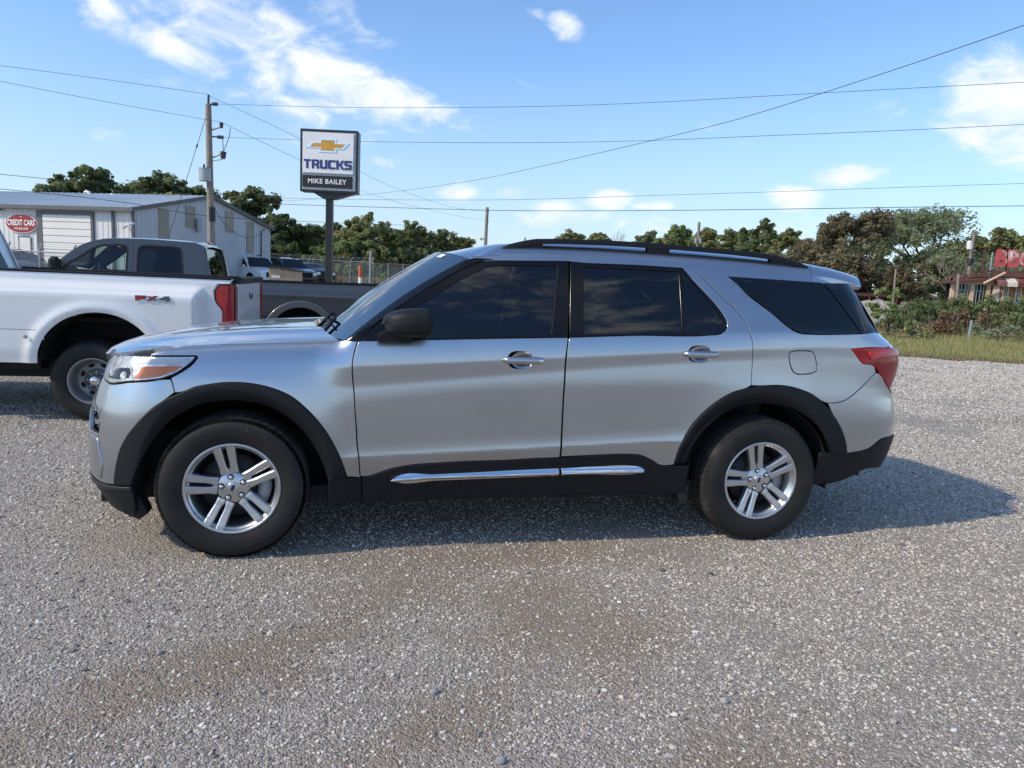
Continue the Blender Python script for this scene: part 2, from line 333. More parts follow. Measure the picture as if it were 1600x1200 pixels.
    mm = N.new('ShaderNodeMix'); mm.data_type = 'RGBA'; mm.blend_type = 'MULTIPLY'; mm.inputs['Factor'].default_value = 1; L.new(col, mm.inputs['A']); L.new(big, mm.inputs['B'])
    m3 = N.new('ShaderNodeMix'); m3.data_type = 'RGBA'; m3.blend_type = 'MULTIPLY'; L.new(rng(ln.outputs['Value'], 7, 14), m3.inputs['Factor']); L.new(mm.outputs['Result'], m3.inputs['A']); L.new(mid, m3.inputs['B'])
    L.new(m3.outputs['Result'], b.inputs['Base Color']); b.inputs['Roughness'].default_value = .9; b.inputs['Specular IOR Level'].default_value = .25
    bp = N.new('ShaderNodeBump'); bp.inputs['Strength'].default_value = .85; bp.inputs['Distance'].default_value = .012
    ad = N.new('ShaderNodeMath'); ad.operation = 'ADD'; L.new(d1, ad.inputs[0]); L.new(d2, ad.inputs[1]); ml = N.new('ShaderNodeMath'); ml.operation = 'MULTIPLY'; ml.inputs[1].default_value = -.7; L.new(ad.outputs[0], ml.inputs[0])
    L.new(ml.outputs[0], bp.inputs['Height']); L.new(bp.outputs[0], b.inputs['Normal'])
    return m
M_['gravel'] = gravel_mat()
M_['grass_soil'] = mat('verge_soil', (.17, .16, .07), .95, 0, .3, 1.2, col2=(.30, .26, .14), bump=.5, bscale=9, detail=8)
M_['dry_field'] = mat('dry_field', (.16, .14, .085), .95, 0, .3, .4, col2=(.10, .10, .05), bump=.5, bscale=5, detail=8)

def sheet(name, xs, ys, m, dz=0., fn=None):
    X, Y = np.meshgrid(xs, ys, indexing='ij'); Z = gz(Y)+dz
    if fn: X, Y, Z = fn(X, Y, Z)
    n, k = X.shape; I = np.arange(n*k).reshape(n, k)
    F = np.stack([I[:-1, :-1], I[1:, :-1], I[1:, 1:], I[:-1, 1:]], -1).reshape(-1, 4)
    o = np_mesh(name, np.stack([X, Y, Z], -1).reshape(-1, 3), F, m); o['kind'] = 'structure'; return o
XS_ = np.array([-3000, -800, -200, -90, -40, -15, 0, 15, 40, 90, 200, 800, 3000.])
sheet('ground', XS_, np.array([-3000, -600, -100, -30, -8, 0, 6, 12, 20, 22, 24, 27, 30, 34, 40, 50, 60, 75, 90, 110, 121, 200, 600, 3000.]), M_['gravel'])
# grass verge beyond the lot (edge read off the photograph), running away to the right and back
_ea, _eb, _ec = at(1395, 556, 20), at(1500, 563, 20), at(1600, 572, 20)
def lot_edge(x):
    "distance of the lot's grassy edge for a given x"
    return np.interp(x, [2.0, 8.5, 10.5, 13, 16, 40, 90], [22.5, 20.9, 20.0, 19.1, 18.3, 12.5, 4.])+.25*np.sin(np.asarray(x)*2.1)+.15*np.sin(np.asarray(x)*5.3)
def _verge(X, Y, Z):
    Y2 = lot_edge(X)+Y; return X, Y2, gz(Y2)+.006
sheet('grass_verge', np.concatenate([np.arange(2, 30, .35), [32, 36, 42, 50, 60, 80]]), np.array([0, .5, 1.2, 2.5, 4, 6, 8, 10, 13, 17, 22, 30, 45, 70, 95.]), M_['grass_soil'], fn=_verge)
def _field(X, Y, Z):
    Y2 = np.maximum(Y, 0)+62+1.2*np.sin(X*.4); return X, Y2, gz(Y2)+.006
sheet('dry_field', np.concatenate([[-200, -120, -80], np.arange(-60, 2, 3.), [1.8]]), np.array([0, 2, 5, 10, 20, 40, 60, 140.]), M_['dry_field'], fn=_field)

# loose stones lying on the lot, thickest near the viewer
def make_gravel():
    lib = bpy.data.collections.new('stone_shapes')
    sm_ = bpy.data.materials.new('gravel_stone'); t, b = nodes_of(sm_); N = t.nodes; L = t.links
    oi = N.new('ShaderNodeObjectInfo'); rp = N.new('ShaderNodeValToRGB'); e = rp.color_ramp.elements
    st = ((0, (0.144, 0.133, 0.119)), (.18, (0.264, 0.243, 0.217)), (.40, (0.400, 0.367, 0.325)), (.66, (0.536, 0.490, 0.425)), (.88, (0.649, 0.595, 0.509)), (1, (0.593, 0.608, 0.603)))
    while len(e) < len(st): e.new(.5)
    for k, (p, c) in zip(e, st): k.position = p; k.color = (*c, 1)
    L.new(oi.outputs['Random'], rp.inputs[0]); tcn = N.new('ShaderNodeTexCoord'); nn = N.new('ShaderNodeTexNoise'); nn.inputs['Scale'].default_value = 2.5; L.new(tcn.outputs['Object'], nn.inputs['Vector'])
    mm = N.new('ShaderNodeMix'); mm.data_type = 'RGBA'; mm.blend_type = 'OVERLAY'; mm.inputs['Factor'].default_value = .6; L.new(rp.outputs[0], mm.inputs['A']); L.new(nn.outputs['Fac'], mm.inputs['B'])
    L.new(mm.outputs['Result'], b.inputs['Base Color']); b.inputs['Roughness'].default_value = .85; b.inputs['Specular IOR Level'].default_value = .3
    for i in range(7):
        bm = bmesh.new(); bmesh.ops.create_icosphere(bm, subdivisions=1, radius=1)
        rr = random.Random(40+i); ax = (1.0, rr.uniform(.62, .95), rr.uniform(.42, .68))
        for v in bm.verts:
            k = 1+rr.uniform(-.24, .2); v.co = Vector((v.co.x*ax[0]*k, v.co.y*ax[1]*k, v.co.z*ax[2]*k))
        me = bpy.data.meshes.new('stone'); bm.to_mesh(me); bm.free(); me.materials.append(sm_)
        lib.objects.link(bpy.data.objects.new('stone', me))
    g = np.random.default_rng(3); pts = []
    from mathutils import noise as mn
    n = 1150000
    Y = 1.3+(20-1.3)*g.random(n)**1.5; X = (g.random(n)*2-1)*(1.0+.86*Y)
    keep = []
    dens = np.interp(Y, [1.3, 3, 5, 8, 12, 20], [1, 1, .85, .55, .34, .2])
    pdfw = 1.5**-1*((Y-1.3)/18.7)**(-1/3.)   # undo the sampling density along Y
    area = (1.0+.86*Y)
    w = dens*area/ (pdfw+1e-3); w /= np.quantile(w, .86); u = g.random(n)
    def bare(x, y):
        b = 0.
        jx = mn.noise(Vector((x*3.2, y*3.2, 1)))*.3; jy = mn.noise(Vector((x*3.2, y*3.2, 7)))*.3
        for (cx, cy, a, c, tn) in DIRT:
            dx, dy = x-cx+jx, y-cy+jy
            if abs(dx) > 3.5 or abs(dy) > 2.5: continue
            q = math.hypot((dx*math.cos(tn)+dy*math.sin(tn))/a, (-dx*math.sin(tn)+dy*math.cos(tn))/c); b = max(b, min(1, max(0, (1.5-q)/1.4)))
        return b
    for i in np.nonzero(u < w)[0]:
        p = mn.fractal(Vector((X[i]*.85, Y[i]*.85, 0)), .9, 2., 4)
        k = mn.noise(Vector((X[i]*.4+9, Y[i]*.4, 4)))
        if g.random() < np.clip(.97-1.6*max(0, p-.12)+.10*k, .06, 1)*(1-.68*bare(X[i], Y[i])): keep.append(i)
    keep = np.array(keep); X, Y = X[keep], Y[keep]; n = len(keep)
    s = .0046*np.exp(g.normal(0, .38, n)); s = np.clip(s, .0024, .017)*np.interp(Y, [1, 4, 8, 16], [1, 1.12, 1.5, 2.4])
    V = np.stack([X, Y, gz(Y)+s*.10], -1)
    me = bpy.data.meshes.new('gravel'); me.vertices.add(n); me.vertices.foreach_set('co', V.astype(np.float32).ravel())
    a = me.attributes.new('scl', 'FLOAT', 'POINT'); a.data.foreach_set('value', s.astype(np.float32))
    rot = np.stack([g.normal(0, .35, n), g.normal(0, .35, n), g.random(n)*6.283], -1).astype(np.float32)
    a = me.attributes.new('rot', 'FLOAT_VECTOR', 'POINT'); a.data.foreach_set('vector', rot.ravel())
    o = link('gravel', me); o['kind'] = 'stuff'; tag(o, 'loose grey and tan gravel lying all over the lot', 'gravel')
    gt = bpy.data.node_groups.new('gravel_scatter', 'GeometryNodeTree')
    gt.interface.new_socket('Geometry', in_out='INPUT', socket_type='NodeSocketGeometry'); gt.interface.new_socket('Geometry', in_out='OUTPUT', socket_type='NodeSocketGeometry')
    gi = gt.nodes.new('NodeGroupInput'); go = gt.nodes.new('NodeGroupOutput')
    ci = gt.nodes.new('GeometryNodeCollectionInfo'); ci.inputs['Collection'].default_value = lib; ci.inputs['Separate Children'].default_value = True; ci.inputs['Reset Children'].default_value = True
    ip = gt.nodes.new('GeometryNodeInstanceOnPoints'); ip.inputs['Pick Instance'].default_value = True
    rs = gt.nodes.new('GeometryNodeInputNamedAttribute'); rs.data_type = 'FLOAT'; rs.inputs['Name'].default_value = 'scl'
    rv = gt.nodes.new('GeometryNodeInputNamedAttribute'); rv.data_type = 'FLOAT_VECTOR'; rv.inputs['Name'].default_value = 'rot'
    e2r = gt.nodes.new('FunctionNodeEulerToRotation')
    ri = gt.nodes.new('FunctionNodeRandomValue'); ri.data_type = 'INT'; ri.inputs['Min'].default_value = 0 if 'Min' in ri.inputs else 0
    for s_ in ri.inputs:
        if s_.type == 'INT' and s_.name == 'Max': s_.default_value = 6
        if s_.type == 'INT' and s_.name == 'Min': s_.default_value = 0
    LK = gt.links.new
    LK(gi.outputs[0], ip.inputs['Points']); LK(ci.outputs[0], ip.inputs['Instance']); LK(rs.outputs['Attribute'], ip.inputs['Scale']); LK(rv.outputs['Attribute'], e2r.inputs[0]); LK(e2r.outputs[0], ip.inputs['Rotation'])
    LK([q for q in ri.outputs if q.type == 'INT'][0], ip.inputs['Instance Index']); LK(ip.outputs[0], go.inputs[0])
    md = o.modifiers.new('scatter', 'NODES'); md.node_group = gt
    print('gravel stones', n)
make_gravel()

# ================================================================= vegetation
LM = {
 'oak': leaf_mat('oak_leaves', (0.1, 0.135, 0.056), (0.26, 0.305, 0.135), .55),
 'olive': leaf_mat('olive_leaves', (0.18, 0.2, 0.08), (0.42, 0.43, 0.2), .55),
 'fresh': leaf_mat('fresh_leaves', (0.16, 0.22, 0.078), (0.38, 0.45, 0.18), .55),
 'grey_green': leaf_mat('grey_green_leaves', (0.175, 0.21, 0.12), (0.41, 0.455, 0.25), .55),
 'bronze': leaf_mat('bronze_leaves', (0.14, 0.125, 0.075), (0.33, 0.29, 0.175), .55),
 'dead': leaf_mat('dead_leaves', (0.13, 0.075, 0.042), (0.28, 0.18, 0.11), 0.3),
 'grass': leaf_mat('grass_blades', (.26, .28, .09), (.58, .52, .25), .5),
 'straw': leaf_mat('straw', (0.2, 0.165, 0.08), (0.4, 0.33, 0.19), 0.3),
}
M_['bark'] = mat('bark', (.075, .06, .048), .9, 0, .3, 8, bump=.4, bscale=30)
M_['dead_wood'] = mat('dead_wood', (.26, .21, .175), .9, 0, .2, 8)
def leaves(C, T, size, n_per, spread, g, up=.35, droop=0.):
    """leaf-sized faces about the clump centres C with clump tints T"""
    n = len(C)*n_per; c = np.repeat(C, n_per, 0); sp = np.repeat(spread, n_per, 0) if hasattr(spread, '__len__') else spread
    d = g.normal(0, 1, (n, 3)); d /= np.linalg.norm(d, axis=1, keepdims=True)+1e-9
    p = c+d*(g.random((n, 1))**.45)*(np.asarray(sp).reshape(-1, 1) if hasattr(sp, '__len__') else sp)*np.array([1, 1, .75])
    nr = d*1.0+g.normal(0, .55, (n, 3)); nr[:, 2] += up*2; nr /= np.linalg.norm(nr, axis=1, keepdims=True)+1e-9
    a = g.normal(0, 1, (n, 3)); a -= nr*(a*nr).sum(1, keepdims=True); a /= np.linalg.norm(a, axis=1, keepdims=True)+1e-9; b = np.cross(a, nr)
    s = size*(.55+.9*g.random((n, 1)))
    V = np.stack([p-a*s, p+b*s*.55, p+a*s, p-b*s*.55], 1).reshape(-1, 3)
    F = np.arange(4*n).reshape(n, 4); t = np.clip(np.repeat(T, n_per)+g.normal(0, .17, n), 0, 1)
    return V, F, np.repeat(t, 4)
def tree(name, label, x, y, h, w, kind, seed, base=.18, clumps=154, per=80, size=.12, group=None, lean=0., shape='round', depth=None, gap=0., trunk_r=None, trunk_m='bark', cat='tree', z0=None):
    g = np.random.default_rng(seed); rr = random.Random(seed); z0 = float(gz(y)) if z0 is None else z0
    t = thing(name, label, cat, (x, y, z0), 0, group); dw = depth or w
    # boughs first: big masses spread through the crown, then the clumps that fill them out
    nb = 13; B = []; zlo = base*h
    def env(q):   # half width of the crown at height fraction q
        if shape == 'column': return .36*math.sin(math.pi*min(1, .12+q*.86))**.6
        return .50*max(0., math.sin(math.pi*(.20+.75*q**.95)))**.62
    for i in range(nb):
        a = i*2.399+rr.uniform(-.4, .4); q = ((i*.618+rr.uniform(0, .25)) % 1)*.94; rad = env(q)*rr.uniform(.55, .86)
        B.append((math.cos(a)*rad*w, math.sin(a)*rad*dw, zlo+(h*.95-zlo)*q, rr.uniform(.13, .21)*(1-.25*q)))
    B += [(rr.uniform(-.1, .1)*w, 0, h*.85, .15), (0, 0, h*(base+.35), .24), (0, 0, h*(base+.6), .22)]
    C = []; T = []
    while len(C) < clumps:
        b = B[rr.randrange(len(B))]; d = g.normal(0, 1, 3); d /= np.linalg.norm(d)
        r = b[3]*rr.random()**.45*1.12
        c = np.array([b[0]+d[0]*r*w+lean*b[2], b[1]+d[1]*r*dw, b[2]+d[2]*r*h*.62])
        if rr.random() < .22:   # loose sprays outside the masses
            c[:2] *= 1.08; c[2] += rr.uniform(-.02, .05)*h
        c[2] = min(max(c[2], zlo*.6), h*.985)
        if rr.random() < gap: C.append(np.array([b[0]*.9, b[1]*.9, b[2]])+d*rr.uniform(.02, .08)*h); T.append(rr.uniform(.1, .7)); continue
        C.append(c); T.append(rr.uniform(.12, .88))
    C = np.array(C); T = np.array(T)
    V, F, tt = leaves(C, T, size, per, np.array([rr.uniform(.035, .080)*(w+h)*.5 for _ in C]), g)
    np_mesh('crown', V, F, LM[kind], t, smooth=False, attr=tt)
    m = MB(); tr = trunk_r or h*.020; top = Vector((lean*h*.6, 0, h*.72))
    pts = [Vector((0, 0, -.2)), Vector((rr.uniform(-.1, .1), 0, h*.2)), Vector((lean*h*.3+rr.uniform(-.2, .2), 0, h*.45)), top]
    m.tube(pts, [tr*1.3, tr, tr*.7, tr*.2], 7)
    m.build('trunk', M_[trunk_m], t)
    m = MB()
    for b in B[:8]:
        s = pts[1].lerp(pts[2], rr.random()); e = Vector((b[0]+lean*b[2], b[1], b[2])); mid = s.lerp(e, .5)+Vector((0, 0, h*.03))
        m.tube([s, mid, e], [tr*.5, tr*.33, tr*.1], 5, cap=False)
        for _ in range(3):
            c = C[rr.randrange(len(C))]
            if (Vector(c)-e).length < w*.5: m.tube([e, e.lerp(Vector(c), .6), Vector(c)], [tr*.12, tr*.08, tr*.03], 4, cap=False)
    m.build('limbs', M_[trunk_m], t)
    return t
def px_tree(name, label, px, py_top, d, wpx, kind, seed, **k):
    """a tree d metres off whose top and width are read off the photograph"""
    p = at(px, py_top, d); z0 = float(gz(d)); w = wpx*d/FPX*1.6
    return tree(name, label, float(p[0]), d, float(p[2])-z0, w, kind, seed, z0=z0, **k)
def bare_tree(name, label, px, py_top, d, wpx, seed, m='dead_wood', group=None):
    p = at(px, py_top, d); z0 = float(gz(d)); h = float(p[2])-z0; rr = random.Random(seed); t = thing(name, label, 'tree', (float(p[0]), d, z0), 0, group)
    tk = MB(); tk.tube([(0, 0, -.2), (.05, 0, h*.3), (0, 0, h*.62)], [h*.022, h*.016, h*.007], 6); tk.build('trunk', M_[m], t)
    br = MB()
    def grow(a, dirv, ln, r, k):
        b = a+dirv*ln; br.tube([a, a.lerp(b, .5)+Vector((rr.uniform(-.05, .05), rr.uniform(-.05, .05), 0))*ln, b], [r, r*.75, r*.45], 4, cap=False)
        if k > 0:
            for _ in range(3):
                v = (dirv+Vector((rr.uniform(-.7, .7), rr.uniform(-.7, .7), rr.uniform(-.1, .6)))).normalized(); grow(a.lerp(b, rr.uniform(.45, 1)), v, ln*rr.uniform(.55, .8), r*.5, k-1)
    w = wpx*d/FPX
    for i in range(7):
        a = rr.uniform(0, 6.28); s = Vector((0.03, 0, h*rr.uniform(.25, .6))); v = Vector((math.cos(a)*w/h, math.sin(a)*w/h, rr.uniform(.5, 1.1))).normalized(); grow(s, v, h*.24, h*.008, 3)
    br.build('branches', M_[m], t); return t
# --- wood behind the shed (left)
LG = 'dark oaks behind the metal shed'
px_tree('oak_tree', 'tall dark oak rising highest behind the shed roof, left of the roof vents', 132, 254, 62, 88, 'oak', 11, clumps=242, group=LG, size=.2)
px_tree('oak_tree', 'dark oak behind the shed roof between the two roof vents and the utility pole', 222, 268, 64, 110, 'oak', 12, clumps=198, group=LG, size=.2)
px_tree('oak_tree', 'low dark oak just left of the near utility pole', 287, 283, 66, 100, 'oak', 13, clumps=176, group=LG, size=.2)
px_tree('oak_tree', 'rounded dark oak just right of the near utility pole, above the shed gable', 372, 290, 66, 100, 'oak', 14, clumps=198, group=LG, size=.2)
px_tree('oak_tree', 'dark oak sloping down past the right end of the shed gable', 420, 322, 66, 90, 'oak', 15, clumps=198, group=LG, size=.135, base=.1)
px_tree('oak_tree', 'deep green oak standing above the white parked SUV', 462, 344, 68, 80, 'oak', 16, clumps=176, group=LG, size=.135, base=.06)
px_tree('oak_tree', 'low olive oak at the left shoulder of the wood behind the shed', 250, 292, 60, 120, 'olive', 17, clumps=132, group=LG, size=.2)
# --- wood behind the fence (middle)
MG = 'trees behind the chain link fence'
for i, (px, py, d, w, kind, lb) in enumerate((
    (500, 344, 74, 70, 'oak', 'dark tree seen close behind the post of the truck sign'),
    (540, 340, 70, 70, 'olive', 'broad olive tree just right of the truck sign post'),
    (578, 327, 68, 62, 'olive', 'thin topped olive tree, tallest of those behind the fence'),
    (622, 345, 72, 66, 'oak', 'green tree above the rusty pipe rail of the fence'),
    (652, 340, 74, 60, 'olive', 'olive tree left of the last green tree behind the fence'),
    (690, 352, 76, 66, 'oak', 'rounded green tree behind the top of the silver SUV windshield'),
    (722, 368, 78, 46, 'olive', 'lowest olive tree at the right end of the wood behind the fence'),
    (548, 372, 66, 80, 'fresh', 'bushy bright green tree low behind the fence by the orange post'))):
    px_tree('fence_line_tree', lb, px, py, d, w, kind, 30+i, clumps=176, group=MG, size=.135, base=.08, gap=.1 if i != 2 else .35)
for i, (px, py, d, w, kind, lb) in enumerate((
    (98, 268, 72, 46, 'oak', 'dark tree at the left end of the wood behind the shed'), (175, 272, 74, 100, 'oak', 'dark tree between the two roof vents, farther back'), (260, 290, 76, 100, 'olive', 'olive tree showing low between the left oaks'), (330, 302, 76, 90, 'oak', 'dark tree right behind the near utility pole'),
    (410, 336, 78, 90, 'oak', 'dark tree low above the right slope of the shed gable'), (445, 352, 80, 80, 'oak', 'dark tree low between the shed and the truck sign'), (482, 356, 80, 80, 'oak', 'dark tree low, just left of the truck sign post'))):
    px_tree('oak_tree', lb, px, py, d, w, kind, 130+i, clumps=150, group=LG, size=.14, base=.03)
for i, (px, py, d, w, kind, lb) in enumerate((
    (522, 352, 84, 70, 'olive', 'olive tree farther back, just right of the truck sign post'), (560, 350, 84, 70, 'oak', 'green tree farther back behind the thin topped olive tree'), (600, 348, 86, 70, 'olive', 'olive tree farther back above the orange post'), (640, 356, 86, 70, 'oak', 'green tree farther back above the rusty rail'), (672, 360, 88, 70, 'olive', 'olive tree farther back near the windshield edge'), (708, 370, 88, 60, 'oak', 'green tree farther back at the right end of the wood'))):
    px_tree('fence_line_tree', lb, px, py, d, w, kind, 150+i, clumps=150, group=MG, size=.14, base=.02)
for i, (px, py, d, w, kind, lb) in enumerate((
    (1035, 366, 100, 60, 'olive', 'low olive tree farther back between the narrow and the bright green ones'), (1085, 362, 100, 60, 'fresh', 'low bright tree farther back behind the pole with twin boxes'), (1168, 364, 96, 70, 'olive', 'low olive tree farther back left of the rounded green tree'), (1220, 368, 92, 70, 'fresh', 'low yellow green tree farther back right of the rounded tree'), (1255, 372, 90, 60, 'olive', 'low olive tree farther back left of the bronze trees'))):
    px_tree('far_tree', lb, px, py, d, w, kind, 170+i, clumps=130, group='trees seen over the silver SUV roof', size=.17, base=.02)
# --- trees seen over the roof
RG = 'trees seen over the silver SUV roof'
for i, (px, py, d, w, kind, lb, gp) in enumerate((
    (893, 357, 92, 62, 'olive', 'pale olive tree leftmost of those over the silver SUV roof rail', 0),
    (935, 360, 92, 46, 'olive', 'small olive tree just left of the bare twigs over the roof rail', 0),
    (1010, 357, 92, 34, 'grey_green', 'narrow green tree right of the bare twigs over the roof rail', 0),
    (1062, 347, 84, 56, 'fresh', 'bright green tree left of the far pole with twin boxes', 0),
    (1105, 351, 84, 44, 'olive', 'slim tree just behind the far pole with twin boxes', .1),
    (1140, 357, 80, 54, 'olive', 'yellowish olive tree right of the far pole with twin boxes', 0),
    (1198, 343, 74, 72, 'oak', 'rounded mid green tree over the rear end of the roof rail', 0),
    (1238, 352, 72, 46, 'olive', 'green tree between the rounded tree and the bronze tree', 0))):
    px_tree('far_tree', lb, px, py, d, w, kind, 50+i, clumps=154, group=RG, size=.17, base=.1, gap=gp)
bare_tree('bare_sapling', 'leafless grey sapling poking up over the roof rail between two olive trees', 972, 357, 90, 40, 5)
# --- big trees on the right
px_tree('bronze_tree', 'tall bronze leaved tree with a ragged pointed top behind the rear spoiler', 1352, 322, 46, 120, 'bronze', 71, clumps=330, size=.105, per=84, base=.14, trunk_r=.2, gap=.3)
px_tree('bronze_tree', 'lower bronze tree left of the ragged pointed one', 1288, 352, 47, 90, 'bronze', 72, clumps=220, size=.11, base=.1)
px_tree('elm_tree', 'big airy grey green tree with the widest crown, behind the pole by the smokehouse', 1468, 318, 52, 178, 'grey_green', 73, clumps=374, size=.105, per=74, base=.18, gap=.18, trunk_r=.22)
px_tree('elm_tree', 'lower dark green tree under the big airy tree left of the smokehouse', 1440, 392, 50, 110, 'grey_green', 74, clumps=198, size=.11, base=.05)
px_tree('elm_tree', 'olive tree behind the red rooftop letters', 1562, 352, 60, 110, 'olive', 75, clumps=242, size=.16, base=.1, gap=.15)
px_tree('elm_tree', 'dark shaded tree right behind the smokehouse pole', 1515, 398, 54, 80, 'oak', 76, clumps=198, size=.16, base=.05)
px_tree('elm_tree', 'olive tree at the right edge behind the smokehouse sign', 1625, 360, 58, 100, 'olive', 77, clumps=220, size=.16, base=.1)
px_tree('elm_tree', 'yellow green tree low between the bronze tree and the big airy tree', 1408, 420, 52, 60, 'fresh', 78, clumps=132, size=.11, base=.05)
bare_tree('dead_tree', 'leafless pale tree spreading beside the smokehouse porch', 1490, 385, 40, 60, 9)
# --- the overgrown verge
def thicket(name, label, cat, boxes, kinds, seed, size=.09, per=34, group=None, dens=5.0):
    """a shrub mass: clumps filling low mounds given as (x, y, half width, half depth, height)"""
    g = np.random.default_rng(seed); t = thing(name, label, cat, (boxes[0][0], boxes[0][1], float(gz(boxes[0][1]))), 0, group)
    o = np.array([boxes[0][0], boxes[0][1], float(gz(boxes[0][1]))])
    for ki, (kind, share) in enumerate(kinds):
        C = []
        for (x, y, a, b, h) in boxes:
            n = max(4, int(dens*a*2*b*2*h*share*2.2))
            u = g.normal(0, 1, (n, 3)); u /= np.linalg.norm(u, axis=1, keepdims=True); u[:, 2] = np.abs(u[:, 2]); r = g.random((n, 1))**.4
            C.append(np.array([x, y, float(gz(y))])+u*r*np.array([a, b, h*.93])*(1+.10*g.normal(0, 1, (n, 1))))
        C = np.concatenate(C)-o; C[:, 2] = np.maximum(C[:, 2], .06)
        V, F, tt = leaves(C, g.uniform(.1, .9, len(C)), size, per, g.uniform(.16, .34, len(C)), g)
        np_mesh('foliage' if ki == 0 else 'dry_foliage', V, F, LM[kind], t, smooth=False, attr=tt)
    m = MB(); rr = random.Random(seed)
    for (x, y, a, b, h) in boxes:
        for _ in range(int(6+a*5)):
            s = Vector((x+rr.uniform(-a, a)*.8-o[0], y+rr.uniform(-b, b)*.8-o[1], -.05)); m.tube([s, s+Vector((rr.uniform(-.2, .2), rr.uniform(-.2, .2), h*rr.uniform(.6, 1.05)))], [.014, .005], 4, cap=False)
    o_ = m.build('stems', M_['dead_wood'], t); o_['kind'] = 'stuff'; return t
def pxbox(px, py_top, d, wpx, depth):
    p = at(px, py_top, d); return (float(p[0]), d, wpx*d/FPX/2, depth, float(p[2])-float(gz(d)))
HG = 'shrubs of the overgrown verge'
thicket('hedge', 'long green hedge growing in front of the smokehouse walls', 'hedge', [pxbox(1455, 462, 33, 90, 1.2), pxbox(1500, 459, 33, 100, 1.2), pxbox(1550, 464, 33, 110, 1.2), pxbox(1605, 460, 33, 110, 1.2), pxbox(1675, 462, 33, 120, 1.2)], (('fresh', .25), ('oak', .55)), 81, size=.065, dens=7, per=50)
thicket('hedge', 'dark green shrub right of the leaning sapling, at the left end of the hedge', 'shrub', [pxbox(1432, 470, 32, 60, 1.0), pxbox(1405, 480, 32, 40, .8)], (('oak', .6), ('olive', .3)), 82, size=.065, dens=7, per=50)
thicket('dead_vines', 'tangle of rust brown dead leaves in front of the hedge', 'shrub', [pxbox(1465, 486, 29, 70, .8), pxbox(1505, 480, 29, 60, .8), pxbox(1490, 500, 28.4, 60, .6), pxbox(1540, 492, 29, 50, .7)], (('dead', .8), ('olive', .15)), 83, size=.06, dens=7, per=46)
thicket('weed_clump', 'grey green brambles right of the steel fence post', 'shrub', [pxbox(1545, 504, 27.5, 70, .7), pxbox(1590, 508, 27.5, 70, .7)], (('grey_green', .5), ('straw', .3)), 84, size=.07, dens=6)
thicket('weed_clump', 'low bright green weeds at the foot of the brown dead leaves', 'weeds', [pxbox(1447, 512, 26.5, 34, .5)], (('fresh', .8), ('straw', .15)), 85, size=.06, dens=9)
thicket('weed_clump', 'straw coloured dry weeds beside the silver SUV tail light', 'weeds', [pxbox(1400, 512, 26.5, 50, .6), pxbox(1425, 506, 27, 40, .6)], (('straw', .7), ('olive', .25)), 86, size=.06, dens=8)
thicket('weed_clump', 'low dry weeds below the gravel mound', 'weeds', [pxbox(1370, 496, 28, 50, .8)], (('straw', .6), ('olive', .4)), 87, size=.07, dens=6)
px_tree('sapling', 'slender pale green sapling standing alone just right of the rear window', 1396, 447, 27, 46, 'fresh', 88, clumps=42, per=30, size=.075, base=.12, trunk_r=.03, cat='sapling', gap=.1)
thicket('hedge', 'green scrub far right past the brown dead leaves', 'shrub', [pxbox(1580, 488, 30, 60, .9), pxbox(1640, 486, 30, 90, .9)], (('olive', .5), ('oak', .4)), 89, size=.08, dens=5)
